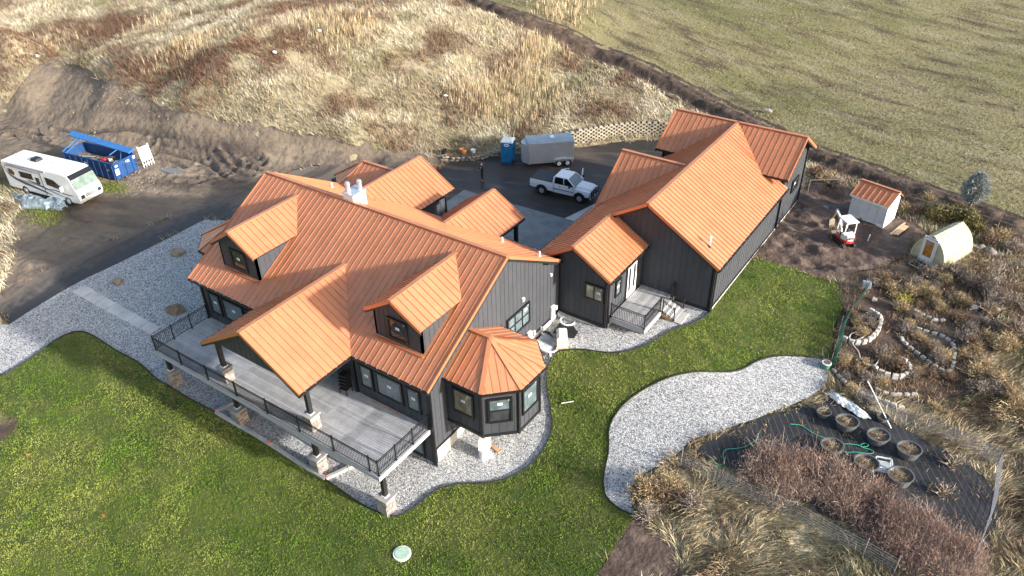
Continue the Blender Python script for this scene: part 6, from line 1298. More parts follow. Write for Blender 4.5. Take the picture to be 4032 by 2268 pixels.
for s in (-1, 1): b.box(0, s * .31, 0, .98, .05, .08); b.box(s * .48, 0, 0, .05, .6, .08)
b.build('frame', 'galv', t)
x, y = F['pvc'][0]; b = MB(); b.cyl((0, 0, -.1), (.05, 0, .6), .04, .04, 8); b.cyl((.05, 0, .6), (.05, -.14, .62), .04, .04, 8); tag(b.build('pipe_stub', 'white', None, (x, y, G(x, y) + .1)), 'short white pipe standing in the mud right of the excavator', 'pipe')
# ------------------------------------------------------------------ chain link fence along the back
ft = thing('chain_link_fence', 'long grey wire fence between the yard and the dark earth track', 'fence')
cl = F['chain']
for p in resample(cl, 2.6, False) + [cl[-1]]:
    b = MB(); b.cyl((p[0], p[1], G(p[0], p[1]) - .1), (p[0], p[1], G(p[0], p[1]) + 1.32), .035, .035, 8); b.build('post', 'steel_mud', ft)
pp = resample(cl, 1.3, False) + [cl[-1]]
for p, q in zip(pp, pp[1:]):
    b = MB(); b.cyl(gp(p, 1.28), gp(q, 1.28), .028, .028, 6); b.build('top_rail', 'steel_mud', ft)
    b = MB()
    for k in range(9): b.beam(gp(p, .15 + k * .13), gp(q, .15 + k * .13), .006, .006)
    n_ = 9
    for k in range(n_): c0 = Vector(gp(p)).lerp(gp(q), k / n_); b.beam(c0 + ZUP * .15, c0 + ZUP * 1.25, .006, .006)
    b.build('wire_mesh', 'steel_mud', ft)['kind'] = 'stuff'
# ------------------------------------------------------------------ garden beds edged with blocks
mat('edge_block', (.49, .46, .41), .9, 0, .2, 5, .01, 14); mat('edge_block_b', (.40, .38, .34), .9, 0, .2, 5, .01, 14)
eb = []
for k in range(3):
    b = MB(); b.loft([[(-.17, -.10, 0), (.17, -.10, 0), (.15, .10, 0), (-.15, .10, 0)], [(-.165, -.095, .16), (.165, -.095, .16), (.145, .095, .16), (-.145, .095, .16)], [(-.13, -.07, .185), (.13, -.07, .185), (.12, .07, .185), (-.12, .07, .185)]]); eb.append(b.mesh('block', ['edge_block', 'edge_block_b', 'edge_block'][k]))
def border(L, lab, courses=1, closed=False):
    r = thing('bed_border', lab, 'garden border', (0, 0, 0), 0, 'block borders of the garden beds'); pts = resample(chaikin(L, 2, False), .10, False); acc = 0; last = None
    for p, q in zip(pts, pts[1:]):
        d = q - p; acc += np.linalg.norm(d)
        if acc > .37:
            acc = 0
            for c_ in range(courses):
                a = math.atan2(d[1], d[0]) + random.uniform(-.12, .12); link('block', random.choice(eb), r, (p[0] + random.uniform(-.02, .02), p[1] + random.uniform(-.02, .02), G(p[0], p[1]) + .10 + c_ * .17), (random.uniform(-.05, .05), random.uniform(-.05, .05), a))
border(F['ring1'], 'U shaped block border round the brown bed beside the green netting', 2)
border(F['ring2'], 'long kidney shaped block border in the middle of the garden', 1)
border(F['ring3'], 'small oval block border with dry stalks inside', 2)
border(F['line4'], 'short row of blocks below the yellow shrub'); border(F['line4b'], 'three blocks beside the folded netting and black box'); border(F['line5'], 'long row of blocks following the wire fence'); border(F['line6'], 'short curved row of blocks at the lower end of the garden')
mat('yellowgreen', (.36, .36, .03), .8)
for (x, y), s, lab in zip(F['wrock'], (.32, .28), ('left of two white rocks among the bare bushes', 'right of two white rocks among the bare bushes')): tag(rock('white_rock', s, s * .8, s * .7, 'white', int(x * 7), None, (x, y, G(x, y) + .2)), lab, 'rock')
mat('bag_white', (.66, .70, .68), .45, 0, .25, 4, .03, 7)
for (x, y), s, lab, k in zip(F['bags'], ((.62, .32, .10), (.85, .30, .10)), ('shorter torn white bag lying in the weeds above the black fabric', 'longer torn white bag with green print lying above the black fabric'), (3, 4)): 
    n_ = 26; V = [(s[0] * (i / 25 * 2 - 1) * (.8 + .5 * vnoise(j * .4 + k, 3)), s[1] * (j / 25 * 2 - 1) * (.75 + .6 * vnoise(i * .35, 7 + k)), .04 + .34 * float(fbm(i * .21 + 9 * k, j * .21, 1.0, 4)) * (1 - max(abs(i - 12.5), abs(j - 12.5)) / 13)) for i in range(26) for j in range(26)]
    me = bpy.data.meshes.new('torn_bag'); me.from_pydata(V, [], [(i * 26 + j, (i + 1) * 26 + j, (i + 1) * 26 + j + 1, i * 26 + j + 1) for i in range(25) for j in range(25)]); me.materials.append(M['bag_white']); me.update(); tag(link('torn_bag', me, None, (x, y, G(x, y) + .17), (0, 0, -.45)), lab, 'bag')
x, y = F['pole'][0]; b = MB(); b.beam((x, y, G(x, y) + .15), (38.9, 9.6, G(38.9, 9.6) + 1.3), .055, .04); tag(b.build('leaning_board', 'whitedull'), 'long pale board leaning over the wire fence by the pots', 'board')
mat('pot_black', (.10, .105, .11), .5); mat('pot_soil', (.13, .09, .05), .95, 0, .5, 9)
labs = ('small black pot at the top left of the fabric', 'large black tub left of the white torn bags row', 'small empty black pot beside the leaning board', 'large black tub in the middle of the fabric', 'large black tub nearest the wire fence on the right', 'large black tub beside the green hose end', 'large black tub full of pale twigs left of the white crate', 'large black tub with twigs right of the white crate')
for (x, y), r, lab in zip(F['pots'], (.36, .56, .30, .55, .57, .55, .58, .60), labs):
    t = thing('planter_tub', lab, 'planter', (x, y, G(x, y) + .16), random.random(), 'black planter tubs on the fabric'); n = 22; hh = r * .85
    b = MB(); sq = 1.12
    def cr(rad, z): return [(rad * sq * math.cos(2 * math.pi * i / n), rad * math.sin(2 * math.pi * i / n), z) for i in range(n)]
    b.loft([cr(r * .82, 0), cr(r, hh), cr(r * 1.05, hh), cr(r * 1.05, hh + .04), cr(r * .94, hh + .04), cr(r * .9, hh - .1)], caps=False); b.poly(cr(r * .83, .01)); b.build('tub', 'pot_black', t)
    b = MB(); k0 = cr(r * .9, hh - .10); b.poly(k0); b.build('soil', 'pot_soil', t)
x, y = F['crate'][0]; t = thing('crate', 'square pale plastic crate frame between the tubs on the fabric', 'crate', (x, y, G(x, y) + .16), .3)
b = MB()
for zz in (.0, .3):
    for s in (-1, 1): b.box(0, s * .4, zz, .85, .06, .06); b.box(s * .4, 0, zz, .06, .8, .06)
for sx in (-1, 1):
    for sy in (-1, 1): b.box(sx * .39, sy * .39, 0, .07, .07, .36)
b.build('frame', 'bag_white', t); b = MB(); b.box(0, 0, .05, .7, .7, .02); b.build('tray', 'clear_cover', t)
mat('hose_green', (.01, .33, .20), .4)
for L, lab in ((F['hose1'] , 'green hose running over the black fabric from the left to a tub'), (F['hose2'] + F['hose2b'][::-1], 'green hose coiled on the black fabric between the tubs'), (F['hose3'], 'green hose winding along the left side of the fabric')):
    b = MB(); pts = [gp(p, .2) for p in chaikin(L, 3, False)]; b.tube(pts, .022, 6); tag(b.build('garden_hose', 'hose_green', smooth=True), lab, 'hose', 'green garden hoses')
mat('hose_pale', (.58, .54, .50), .6); b = MB(); b.tube([gp(p, .35) for p in chaikin(F['whose'], 3, False)], .035, 6); tag(b.build('garden_hose', 'hose_pale', smooth=True), 'pale hose looped over the U shaped bed border', 'hose')
x, y = F['bucket'][0]; t = thing('bucket', 'green bucket with a white rim at the end of the gravel path', 'bucket', (x, y, G(x, y) + .16)); mat('bucket_green', (.06, .20, .13), .5)
b = MB(); b.cyl((0, 0, 0), (0, 0, .38), .22, .26, 18); b.build('tub', 'bucket_green', t); b = MB(); b.cyl((0, 0, .37), (0, 0, .42), .28, .28, 18); b.build('rim', 'white', t); b = MB(); b.cyl((0, 0, .42), (0, 0, .424), .22, .22, 18); b.build('contents', 'pot_soil', t)
x, y = F['boxx'][0]; b = MB(); b.box(0, 0, 0, .62, .5, .4, .3, 0, .9); tag(b.build('black_box', 'print_grey', None, (x, y, G(x, y) + .35), 0, bevel=.03), 'dark plastic box lying on the green netting', 'box')
# green netting fence
mat('net_green', (.03, .12, .085), .8, 0, .3, 6)
t = thing('netting_fence', 'sagging green netting fence along the lawn edge of the garden', 'fence'); nl = [gp(p, .1) for p in resample(chaikin(F['net'], 2, False), .5, False)]
b = MB()
for i, (p, q) in enumerate(zip(nl, nl[1:])):
    h0, h1 = .55 + .35 * vnoise(i * .4, 2), .55 + .35 * vnoise((i + 1) * .4, 2)
    for k in range(13):
        u = k / 12; b.beam(p + Vector((.25 * u, .1 * u, h0 * u)), q + Vector((.25 * u, .1 * u, h1 * u)), .013, .013)
    for k in range(6): c0 = p.lerp(q, k / 6); b.beam(c0, c0 + Vector((.25, .1, h0)), .013, .013)
b.build('net', 'net_green', t)['kind'] = 'stuff'
for p in nl[::4]: b = MB(); b.cyl(p, p + ZUP * 1.05, .02, .02, 6); b.build('stake', 'steel_mud', t)
# wire fences round the fabric
mat('wire', (.34, .34, .35), .5, .3)
for L, lab, nw in ((F['wfence'], 'low wire fence running through the dry grass in front of the brambles', 7), (F['rfence'], 'pale wire mesh fence along the far side of the black fabric', 12), (F['rfence2'], 'pale wire mesh fence at the right end of the black fabric', 12)):
    t = thing('wire_fence', lab, 'fence', (0, 0, 0), 0, 'wire fences round the vegetable plot'); pts = resample(L, 1.0, False) + [np.array(L[-1])]; b = MB(); hh = 1.05
    for p, q in zip(pts, pts[1:]):
        for k in range(nw): b.beam(gp(p, .15 + hh * k / (nw - 1)), gp(q, .15 + hh * k / (nw - 1)), .012, .012)
        for k in range(8): c0 = gp(p).lerp(gp(q), k / 8); b.beam(c0 + ZUP * .15, c0 + ZUP * (.15 + hh), .009, .009)
    b.build('wire_mesh', 'wire', t)['kind'] = 'stuff'
    for p in pts[::3] + [pts[-1]]: b = MB(); b.cyl(gp(p, 0), gp(p, 1.45), .022, .022, 6); b.cyl(gp(p, 1.38), gp(p, 1.5), .03, .03, 6); b.build('post', 'wire', t)
# litter on the hillside
for (x, y), lab in zip(F['litter'], ('white rag lying at the left end of the dark weeds', 'pale stones heap in the dark weeds patch', 'white litter in the dry grass above the toilet', 'pale litter in the tan reeds near the top')): tag(rock('litter', .32, .2, .14, 'whitedull', int(abs(x) * 5) % 50, None, (x, y, G(x, y) + .35)), lab, 'litter')
x, y = F['stump'][0]; tag(rock('stone_slab', .5, .3, .14, 'stone_c', 9, None, (x, y, G(x, y) + .3)), 'pale flat stone lying beside the earth track above the garage', 'stone')
mat('rock_dark', (.24, .21, .18), .9, 0, .3, 3, .03, 6)
for k, ((x, y), s) in enumerate(zip(F['rocks'], (.5, .45, .6, .4))): tag(rock('rock', s, s * .7, s * .6, 'rock_dark', 500 + k, None, (x, y, G(x, y) + .2), k), ('leftmost grey rock right of the greenhouse', 'second grey rock right of the greenhouse', 'largest grey rock right of the greenhouse', 'rightmost grey rock beyond the greenhouse')[k], 'rock', 'rocks beside the greenhouse')
# ------------------------------------------------------------------ vegetation: meshes of many small blades
def vegmat(name, rough=.85):
    return mat(name, (.3, .3, .2), rough, attr='Col', spec=.15)
vegmat('blades'); vegmat('lawn_blades', .9)
def blade_mesh(name, base, vec, width, col, m='blades', bend=None):
    """every blade: a tapering strip of a quad and a triangle (bent) or one triangle; col per blade"""
    n = len(base); rs = np.random.RandomState(n % 9973)
    side = np.cross(vec, rs.normal(size=(n, 3))); side /= (np.linalg.norm(side, axis=1, keepdims=True) + 1e-9); s = side * (np.asarray(width)[:, None] / 2)
    if bend is None:
        V = np.stack([base - s, base + s, base + vec], 1).reshape(-1, 3); k = 3; L = np.arange(3 * n); st = np.arange(0, 3 * n, 3); tot = np.full(n, 3)
    else:
        mid = base + vec * .5 + np.array([0, 0, 1.]) * 0; tip = base + vec + bend
        V = np.stack([base - s, base + s, mid + s * .8, mid - s * .8, tip], 1).reshape(-1, 3); k = 5
        o = np.arange(n)[:, None] * 5; q = o + np.array([0, 1, 2, 3]); t = o + np.array([3, 2, 4]); L = np.concatenate([q, t], 1).ravel()
        st = (np.arange(n)[:, None] * 7 + np.array([0, 4])).ravel(); tot = np.tile([4, 3], n)
    me = bpy.data.meshes.new(name); me.vertices.add(len(V)); me.vertices.foreach_set('co', V.astype(np.float32).ravel())
    me.loops.add(len(L)); me.loops.foreach_set('vertex_index', L.astype(np.int32)); me.polygons.add(len(st)); me.polygons.foreach_set('loop_start', st.astype(np.int32))
    a = me.color_attributes.new('Col', 'FLOAT_COLOR', 'POINT'); C4 = np.ones((len(V), 4), np.float32); C4[:, :3] = np.repeat(np.clip(col, 0.004, 1), k, axis=0); a.data.foreach_set('color', C4.ravel())
    me.update(calc_edges=True); me.materials.append(M[m]); return me
cam2 = np.array([CAM.x, CAM.y])
def frustum_pts(n, r0, r1, pw=1.0, ang=.66):
    th0 = math.atan2(F_[1], F_[0]); a = th0 + RNG.uniform(-ang, ang, n); u = RNG.rand(n); r = (r0 ** (2 - pw) + u * (r1 ** (2 - pw) - r0 ** (2 - pw))) ** (1 / (2 - pw))
    return cam2[0] + r * np.cos(a), cam2[1] + r * np.sin(a)
def keep(x, y, names, inv=True):
    k = np.ones(x.shape, bool)
    for nm in names: k &= ~inside(ZONES[nm], x, y)
    return k
def tufts(x, y, per, h0, h1, w, col_fn, lean, spread, off=.0, two=False, wind=None, z=None, tv=.31):
    n = len(x); zz = (hgt(x, y) if z is None else z) + off; B = np.repeat(np.stack([x, y, zz], 1), per, 0); N = n * per
    B[:, :2] += RNG.normal(0, spread, (N, 2)); h = RNG.uniform(h0, h1, N) * np.repeat(RNG.uniform(.7, 1.25, n), per)
    a = RNG.uniform(0, 2 * np.pi, N); l = np.abs(RNG.normal(0, lean, N)); d = np.stack([np.cos(a) * l, np.sin(a) * l, np.ones(N)], 1)
    if wind is not None: wv = np.repeat(wind(x, y), per, 0); d[:, :2] += wv
    d /= np.linalg.norm(d, axis=1, keepdims=True); v = d * h[:, None]
    c = np.repeat(col_fn(x, y) * RNG.uniform(1 - tv, 1 + tv, (n, 1)), per, 0); c = c * RNG.uniform(.72, 1.28, (N, 1)) * RNG.uniform(.94, 1.06, (N, 3))
    return B, v, np.full(N, w) * RNG.uniform(.6, 1.4, N), c, (np.stack([d[:, 0] * h * .25, d[:, 1] * h * .25, -h * .12 * np.hypot(d[:, 0], d[:, 1])], 1) if two else None)
def stuff(name, label, cat, t, m='blades'):
    o = link(name, blade_mesh(name, t[0], t[1], t[2], t[3], m, t[4])); o['kind'] = 'stuff'; o['label'] = label; o['category'] = cat; return o
mixc = lambda a, b, t: np.asarray(a) * (1 - t[:, None]) + np.asarray(b) * t[:, None]
sst = lambda x, a, b: np.clip((x - a) / (b - a), 0, 1)
# lawn
x = RNG.uniform(-24, 45, 420000); y = RNG.uniform(-32, 24, 420000); k = inside(ZONES['lawn'], x, y); x, y = x[k], y[k]
r_ = np.hypot(x - cam2[0], y - cam2[1]); k = RNG.rand(len(x)) < np.clip((38 / np.hypot(r_, 31)) ** 2 * 1.6, 0, 1); x, y = x[k], y[k]; print('lawn', len(x))
def lawn_col(x, y):
    c = mixc((.150, .245, .030), (.275, .315, .070), sst(fbm(x, y, 3.2), .36, .64)); xr = x * .75 - y * .66; yr = x * .66 + y * .75
    c = c * (.80 + .42 * sst(fbm(xr * .35, yr, .55, 3), .3, .7))[:, None]
    ri = np.floor(y / .62).astype(int); rj = np.floor(x / 2.1 + _H[ri % 256, 7]).astype(int); c = c * (.90 + .20 * _H[ri % 256, rj % 256])[:, None]
    c = mixc(c, np.tile((.29, .28, .10), (len(x), 1)), .38 * sst(fbm(x + 40, y, .9, 3), .55, .72)); return mixc(c, np.tile((.085, .155, .020), (len(x), 1)), .6 * sst(fbm(x - 33, y + 9, 5.0, 3), .55, .7))
stuff('lawn_grass', 'short green and yellowish mown lawn grass', 'grass', tufts(x, y, 4, .05, .11, .034, lawn_col, .75, .06, .14, tv=.16), 'lawn_blades')
# dry hillside
NOZ = ['dirt_road', 'driveway', 'courtyard', 'gravel_bed', 'lawn', 'gravel_path', 'mud_yard', 'garden_soil', 'ground_fabric', 'bare_soil', 'earth_track', 'concrete_apron', 'concrete_walk']
SP = np.array(F['soilpatch'])
def hill_col(x, y):
    t = fbm(x, y, 7.0); c = mixc((.32, .265, .175), (.44, .38, .27), sst(t, .38, .62)); c = mixc(c, np.tile((.225, .205, .115), (len(x), 1)), .9 * sst(fbm(x + 91, y + 7, 9.0), .50, .66))
    c = mixc(c, np.tile((.57, .51, .39), (len(x), 1)), .75 * sst(fbm(x - 20, y + 60, 2.6, 3), .55, .7))
    r = sst(fbm(x + 13, y - 45, 4.0), .53, .66); d = np.min(np.hypot(x[:, None] - SP[:, 0], (y[:, None] - SP[:, 1])), 1); r = np.maximum(r * .85, sst(6.0 - d + 10 * (fbm(x, y, 2.2) - .5), 0, 3.5))
    return mixc(c, np.tile((.150, .088, .058), (len(x), 1)), r)
x, y = frustum_pts(330000, 50, 165, 1.35, .70); k = keep(x, y, NOZ) & ~inside(FIELD, x, y) & (y > x * .55 - 5.5) ; x, y = x[k], y[k]
wind = lambda x, y: np.stack([-.25 + .9 * (fbm(x, y, 4.0) - .5), -.15 + .9 * (fbm(x + 70, y, 4.0) - .5)], 1)
k = (RNG.rand(len(x)) < .25 + 1.1 * sst(fbm(x, y, 2.2), .3, .6)); x, y = x[k], y[k]
stuff('dry_grass', 'tall dry tan and brown grass covering the hillside', 'dry grass', tufts(x, y, 5, .25, .70, .042, hill_col, .5, .20, -.05, True, wind)); print('hill', len(x))
# field stubble
x, y = frustum_pts(130000, 60, 190, 1.4, .70); k = inside(FIELD, x, y) & keep(x, y, ['earth_track']); x, y = x[k], y[k]
def field_col(x, y):
    xr = x * 0.976 + y * -0.217; yr = -x * -0.217 + y * 0.976; c = mixc((.285, .245, .135), (.18, .178, .070), sst(fbm(x, y, 9.0), .42, .66)); c = mixc(c, np.tile((.12, .09, .055), (len(x), 1)), .9 * sst(fbm(xr * .4, yr * 1.2, 1.8, 4), .50, .64))
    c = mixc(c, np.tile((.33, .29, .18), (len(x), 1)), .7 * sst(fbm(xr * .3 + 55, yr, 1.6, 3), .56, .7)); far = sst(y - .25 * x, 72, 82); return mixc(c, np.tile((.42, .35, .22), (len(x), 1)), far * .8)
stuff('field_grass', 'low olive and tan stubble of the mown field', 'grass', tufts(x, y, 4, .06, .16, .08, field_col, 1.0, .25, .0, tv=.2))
# tall reeds in clusters
R_P = F['reeds']; xs = []; ys = []
for (px, py) in R_P: s_ = RNG.uniform(1.0, 2.4); xs.append(RNG.normal(px, s_, 260)); ys.append(RNG.normal(py, s_ * 1.3, 260))
x = np.concatenate(xs); y = np.concatenate(ys); k = keep(x, y, NOZ); x, y = x[k], y[k]
stuff('reeds', 'patches of tall pale tan reeds on the hillside', 'reeds', tufts(x, y, 4, .55, 1.1, .035, lambda x, y: mixc((.42, .31, .18), (.56, .47, .31), RNG.rand(len(x))), .12, .15, -.05, True))
# rough dry growth round the garden
x = RNG.uniform(20, 88, 175000); y = RNG.uniform(-22, 34, 175000)
near = np.hypot(x - cam2[0], y - cam2[1]); k = keep(x, y, NOZ) & ~inside(FIELD, x, y) & (y < x * .55 + 9) & (x - y * .15 < 80) & (y < 31 + (x - 36) * -.25) & (y > -(x - 26) * 1.6 - 14); x, y = x[k], y[k]
k = RNG.rand(len(x)) < .30 + 1.2 * sst(fbm(x, y, 1.6), .34, .58); x, y = x[k], y[k]
def swirl(x, y): a = fbm(x, y, 3.0, 3) * 14; m_ = .5 + 1.3 * fbm(x + 30, y, 2.0); return np.stack([np.cos(a) * m_, np.sin(a) * m_], 1)
def rough_col(x, y):
    c = mixc((.36, .285, .17), (.52, .435, .285), sst(fbm(x, y, 2.2), .36, .62)); c = mixc(c, np.tile((.20, .145, .095), (len(x), 1)), .85 * sst(fbm(x + 17, y - 8, 1.7), .50, .64)); return mixc(c, np.tile((.22, .205, .115), (len(x), 1)), .7 * sst(fbm(x - 60, y + 22, 3.5), .55, .68))
stuff('rough_grass', 'long flattened straw coloured grass round the garden plots', 'dry grass', tufts(x, y, 5, .25, .72, .045, rough_col, .6, .15, -.03, True, swirl)); print('rough', len(x))
# weeds along the zone edges and in the garden soil
x = RNG.uniform(30, 56, 30000); y = RNG.uniform(-4, 32, 30000); k = inside(ZONES['garden_soil'], x, y) | inside(ZONES['ground_fabric'], x, y); x, y = x[k], y[k]; g_ = inside(ZONES['garden_soil'], x, y); k = (RNG.rand(len(x)) < np.where(g_, .55, .10) * sst(fbm(x, y, 1.5), .36, .58)); x, y = x[k], y[k]
stuff('garden_weeds', 'thin brown weeds scattered over the garden soil', 'weeds', tufts(x, y, 6, .15, .52, .026, lambda x, y: mixc((.20, .13, .085), (.36, .28, .17), RNG.rand(len(x))), .8, .12, .08, True))
gb = F['greenb']; xs = []; ys = []
for (px, py), s_, n_ in ((gb[0], 1.3, 900), (gb[1], .4, 120), ((-24.5, -5.0), 1.3, 380), ((-30.5, -6.4), 2.0, 350), ((-24.0, 1.0), .8, 300)): xs.append(RNG.normal(px, s_, n_)); ys.append(RNG.normal(py, s_ * .6, n_))
x = np.concatenate(xs); y = np.concatenate(ys)
stuff('green_weeds', 'patches of fresh green weeds', 'weeds', tufts(x, y, 5, .08, .22, .04, lambda x, y: mixc((.10, .15, .025), (.20, .22, .05), RNG.rand(len(x))), .9, .12, .08))
# bramble hedge
xs = []; ys = []
for (px, py) in F['hedge']: xs.append(RNG.normal(px, .52, 230)); ys.append(RNG.normal(py, .52, 230))
x = np.concatenate(xs); y = np.concatenate(ys); k = RNG.rand(len(x)) < sst(fbm(x, y, .9, 3), .34, .56); x, y = x[k], y[k]
stuff('bramble_hedge', 'long band of bare purple brown bramble canes across the plot', 'brambles', tufts(x, y, 5, .55, 1.5, .019, lambda x, y: mixc((.23, .16, .13), (.43, .345, .29), sst(fbm(x, y, .8), .3, .7)), .75, .12, .05, True))
t_ = tufts(x, y, 6, .12, .34, .018, lambda x, y: mixc((.26, .15, .11), (.50, .37, .29), RNG.rand(len(x))), 1.2, .3, 0, False, None, hgt(x, y) + .35 + .7 * RNG.rand(len(x)))
stuff('bramble_twigs', 'fine reddish twigs through the bramble canes', 'brambles', t_)
# shrubs: prototypes copied with shared meshes
def shrub_mesh(name, n, rad, hgt_, cols, w, seed, lean=.8):
    rs = np.random.RandomState(seed); a = rs.uniform(0, 2 * np.pi, n); el = np.abs(rs.normal(0, lean, n)); L = rs.uniform(.55, 1.0, n) * hgt_; d = np.stack([np.cos(a) * el, np.sin(a) * el, np.ones(n)], 1); d /= np.linalg.norm(d, axis=1, keepdims=True); v = d * L[:, None]
    b = np.stack([rs.normal(0, rad * .2, n), rs.normal(0, rad * .2, n), np.zeros(n)], 1); m = n * 3; i = rs.randint(0, n, m); f = rs.uniform(.35, 1, m)
    b2 = b[i] + v[i] * f[:, None]; a2 = rs.uniform(0, 2 * np.pi, m); v2 = d[i] * .5 + np.stack([np.cos(a2), np.sin(a2), rs.uniform(-.2, .9, m)], 1) * .7; v2 *= (rs.uniform(.10, .26, m) * hgt_)[:, None]
    c = np.array(cols)[rs.randint(0, len(cols), n + m)] * rs.uniform(.75, 1.25, (n + m, 1)); B = np.concatenate([b, b2]); V = np.concatenate([v, v2]); bend = np.concatenate([d * [.22, .22, -.1] * L[:, None], v2 * [.2, .2, -.25]])
    return blade_mesh(name, B, V, np.concatenate([np.full(n, w), np.full(m, w * .7)]), c, 'blades', bend)
STRAW = [(.48, .38, .22), (.40, .31, .18), (.30, .22, .13)]; BROWN = [(.22, .15, .10), (.30, .21, .14), (.17, .115, .08)]; GREYB = [(.27, .22, .18), (.34, .29, .24), (.20, .16, .13)]; OLIVE = [(.16, .15, .06), (.24, .20, .08), (.12, .11, .05)]
KIND = [('straw', STRAW, 'loose straw coloured dry shrub in the garden beds'), ('brown', BROWN, 'bushy dark brown bare shrub in the garden beds'), ('grey', GREYB, 'twiggy grey brown shrub in the garden beds')]
PM = [[shrub_mesh('dry_shrub', 190, .5, .8, k_[1], .027, 20 + i * 3 + j) for j in range(2)] for i, k_ in enumerate(KIND)]
LANDM = [(F['ring1'], 'beside the U shaped block border'), (F['ring2'], 'beside the kidney shaped block border'), (F['ring3'], 'beside the oval block border'), (F['net'], 'along the green netting fence'), (F['line5'], 'by the long row of blocks'), (F['line6'], 'by the curved row of blocks at the lower end'), (F['line4'] + F['line4b'], 'by the short row of blocks'), (F['yellow'], 'next to the yellow green shrub'), (F['wrock'], 'near the two white rocks'), (F['gh'][1:2] + F['gh'][3:], 'just below the greenhouse'), (F['trees'], 'under the leafless trees')]
def shrub(x, y, ki, s, label=None, group='dry shrubs in the garden'):
    o = link('dry_shrub', PM[ki][random.randint(0, 1)], None, (x, y, G(x, y) + .08), (0, 0, random.random() * 6.28), (s, s, s * random.uniform(.8, 1.15)))
    if not label:
        where = 'in the open soil between the garden beds' if inside(ZONES['garden_soil'], [x], [y])[0] else 'in the rough grass right of the garden'; best = 1.6
        for L_, w_ in LANDM:
            d_ = min(math.hypot(x - p[0], y - p[1]) for p in L_)
            if d_ < best: best = d_; where = w_
        if inside(np.array(F['ring1']), [x], [y])[0]: where = 'inside the U shaped block border'
        if inside(np.array(F['ring2']), [x], [y])[0]: where = 'inside the kidney shaped block border'
        if inside(np.array(F['ring3']), [x], [y])[0]: where = 'inside the oval block border'
        label = ('small ' if s < .95 else 'large ') + ('straw coloured dry shrub ', 'dark brown bare shrub ', 'twiggy grey shrub ')[ki] + where
    return tag(o, label, 'shrub', group)
for i, (x, y) in enumerate(F['gshrubs']): shrub(x, y, (0, 1, 2, 0, 2)[i % 5], random.uniform(.7, 1.25))
for i, (x, y) in enumerate(F['gshrubs2']): shrub(x, y, (2, 0, 2, 1, 0)[i % 5], random.uniform(.9, 1.5))
for i, (x, y) in enumerate(F['drybush']): shrub(x, y, (0, 1, 2)[i % 3], random.uniform(1.3, 1.9), ('tall straw coloured bush at the near end of the garden plot', 'tall brown bush at the near end of the garden plot', 'tall grey twiggy bush at the near end of the garden plot')[i % 3], 'tall bushes at the near end of the plot')
OM = shrub_mesh('evergreen_bush', 420, .6, 1.1, OLIVE, .05, 77, .7)
for i, (x, y) in enumerate(F['bush2']):
    if i in (2, 3, 1, 6): o = link('evergreen_bush', OM, None, (x, y, G(x, y)), (0, 0, i), (1.3,) * 3); tag(o, {1: 'olive evergreen bush midway between shed and spruce', 2: 'olive brown evergreen bush behind the greenhouse under the spruce', 3: 'olive evergreen bush closest to the spruce trunk', 6: 'olive evergreen bush left of the spruce trunk'}[i], 'shrub')
    else: shrub(x, y, (2, 1, 0)[i % 3], random.uniform(1.1, 1.7), ('twiggy grey shrub along the back fence', 'dark brown shrub along the back fence', 'straw coloured shrub along the back fence')[i % 3], 'shrubs along the back fence')
x, y = F['yellow'][0]; o = link('yellow_shrub', shrub_mesh('yellow_shrub', 200, .5, .6, [(.36, .34, .03), (.44, .40, .06), (.25, .26, .03)], .05, 5), None, (x, y, G(x, y) + .1), None, (1.2, 1.0, .9)); tag(o, 'bright yellow green shrub in the garden', 'shrub')
SPM = shrub_mesh('spiky_plant', 70, .3, .9, [(.33, .27, .20), (.42, .36, .27), (.2, .15, .11)], .035, 8, .9)
for (x, y), s, lab in zip(F['spiky'], (1.2, .8, 1.1), ('spiky dry plant near the right end of the black fabric', 'small pale spiky plant at the left of the black fabric', 'dark wilted plant at the lower right of the black fabric')): o = link('spiky_plant', SPM, None, (x, y, G(x, y) + .12), (0, 0, x), (s, s, s)); tag(o, lab, 'plant')
# twigs in the planter tubs
TW = shrub_mesh('dead_twigs', 40, .35, .5, [(.40, .34, .26), (.25, .18, .12), (.48, .42, .34)], .018, 31, 1.2)
for i, ((x, y), lab) in enumerate(zip(F['pots'], labs)):
    if i in (2,): continue
    o = link('dead_twigs', TW, None, (x, y, G(x, y) + .55), (0, 0, i * 1.3), (.9, .9, .8)); tag(o, 'dead twigs in the ' + ' '.join(lab.split()[0:14]), 'twigs', 'dead twigs in the tubs')
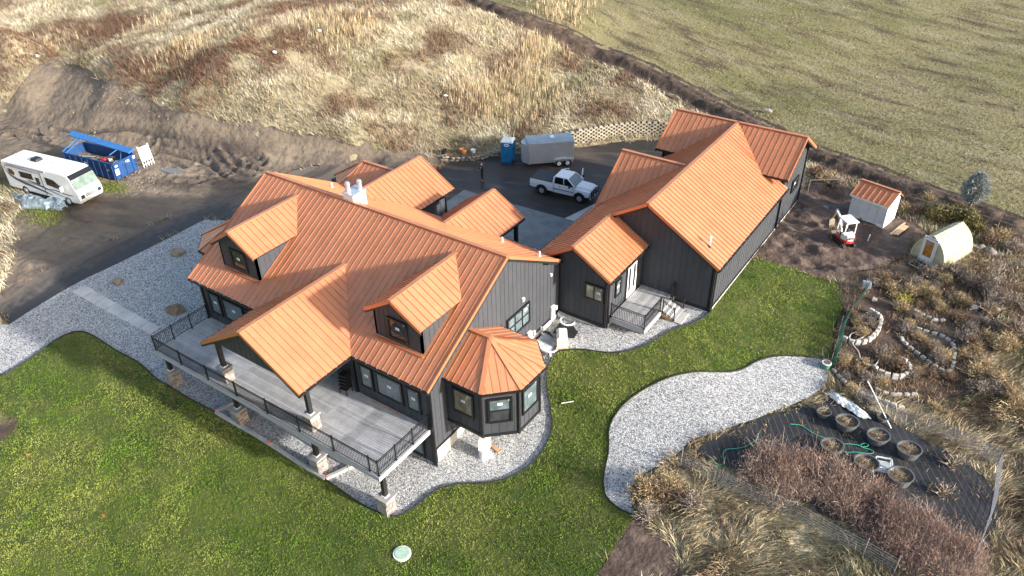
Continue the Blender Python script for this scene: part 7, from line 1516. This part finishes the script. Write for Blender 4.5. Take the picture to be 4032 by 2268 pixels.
# bare small trees
def bare_tree(name, seed, h, col):
    rs = np.random.RandomState(seed); b = MB()
    def grow(p, d, L, r, lev):
        q = p + d * L; b.cyl(p, q, r, r * .65, 5 if lev < 2 else 3, 0, False)
        if lev >= 4: return
        for k in range(3 if lev else 5):
            nd = (d + Vector(rs.normal(0, .55, 3)) + Vector((0, 0, .12))).normalized(); grow(p + d * (L * rs.uniform(.45, 1.0)), nd, L * rs.uniform(.55, .85), r * .6, lev + 1)
    grow(Vector((0, 0, -.1)), Vector((.05, .02, 1)).normalized(), h * .36, h * .022, 0); return b.mesh(name, col)
mat('bark_grey', (.24, .20, .17), .9); mat('bark_brown', (.15, .10, .08), .9)
BT = [bare_tree('bare_tree', 3, 2.6, 'bark_grey'), bare_tree('bare_tree', 9, 2.4, 'bark_brown')]
for i, (x, y) in enumerate(F['trees'] + [(-9.5, 62.0), (-12, 58)]):
    o = link('bare_tree', BT[i % 2], None, (x, y, G(x, y)), (0, 0, i * 1.7), (1.15,) * 3 if i < 6 else (1.5,) * 3); tag(o, ('pale grey leafless little tree right of the garden beds', 'dark brown leafless little tree right of the garden beds')[i % 2] if i < 6 else 'leafless dark tree in the grass at the top of the hillside', 'tree', 'leafless trees right of the garden' if i < 6 else 'leafless trees on the hillside')
# blue spruce
x, y = F['spruce'][0]; t = thing('blue_spruce', 'round blue grey spruce on a short trunk by the back fence', 'tree', (x, y, G(x, y))); b = MB(); b.cyl((0, 0, -.1), (.05, 0, 3.6), .11, .03, 8); b.build('trunk', 'bark_brown', t)
n = 6500; rs = np.random.RandomState(4); zz = rs.uniform(0, 1, n); a = rs.uniform(0, 2 * np.pi, n); prof = np.sin(np.pi * np.clip(zz * .92 + .08, 0, 1)) ** .65 * (1.15 - .35 * zz); lump = .78 + .45 * fbm(a * 1.6, zz * 6, 1.0, 3); rr = prof * lump * .80 * rs.uniform(.35, 1, n) ** .5 * (.62 + .75 * fbm(a * 2.2 + 9, zz * 9, 1.0, 2))
Bp = np.stack([np.cos(a) * rr, np.sin(a) * rr, 1.45 + zz * 2.3], 1); d = np.stack([np.cos(a), np.sin(a), rs.uniform(-.3, .6, n)], 1) + rs.normal(0, .45, (n, 3)); d /= np.linalg.norm(d, axis=1, keepdims=True)
cc_ = np.array([(.34, .36, .345), (.48, .50, .485), (.20, .215, .195)])[rs.randint(0, 3, n)] * rs.uniform(.7, 1.2, (n, 1)); o = link('crown', blade_mesh('crown', Bp, d * rs.uniform(.16, .42, (n, 1)), np.full(n, .05), cc_), t)
# small stones lying on the dirt
mat('pebble', (.26, .21, .155), .9, 0, .35, 5); b = MB()
for (px, py) in F['stones']:
    for k in range(18):
        qx, qy = RNG.normal(px, 1.0), RNG.normal(py, .6); s = RNG.uniform(.03, .10); b.box(qx, qy, G(qx, qy) + .08, s * 1.3, s, s * .8, RNG.rand() * 3, 0, .6)
o = b.build('loose_stones', 'pebble'); o['kind'] = 'stuff'; o['label'] = 'loose pale stones scattered on the dirt'; o['category'] = 'stones'

# tell equal looking plants apart by their place
from collections import defaultdict
same = defaultdict(list)
for o in SC.objects:
    if o.parent is None and o.get('category') in ('shrub', 'tree', 'plant', 'twigs') and o.get('label'): same[o['label']].append(o)
ORD = ['leftmost', 'second from the left', 'third from the left', 'fourth from the left', 'fifth from the left', 'sixth from the left', 'seventh from the left', 'eighth from the left', 'ninth from the left', 'tenth from the left', 'eleventh from the left', 'twelfth from the left']
rv_, fv_ = Vector(R_), Vector(F_)
for lab, os_ in same.items():
    if 1 < len(os_) <= 12:
        os_.sort(key=lambda o: (o.location - CAM).dot(rv_) / (o.location - CAM).dot(fv_))
        for k, o in enumerate(os_): o['label'] = ' '.join((lab + ', ' + ORD[k]).split()[:16])
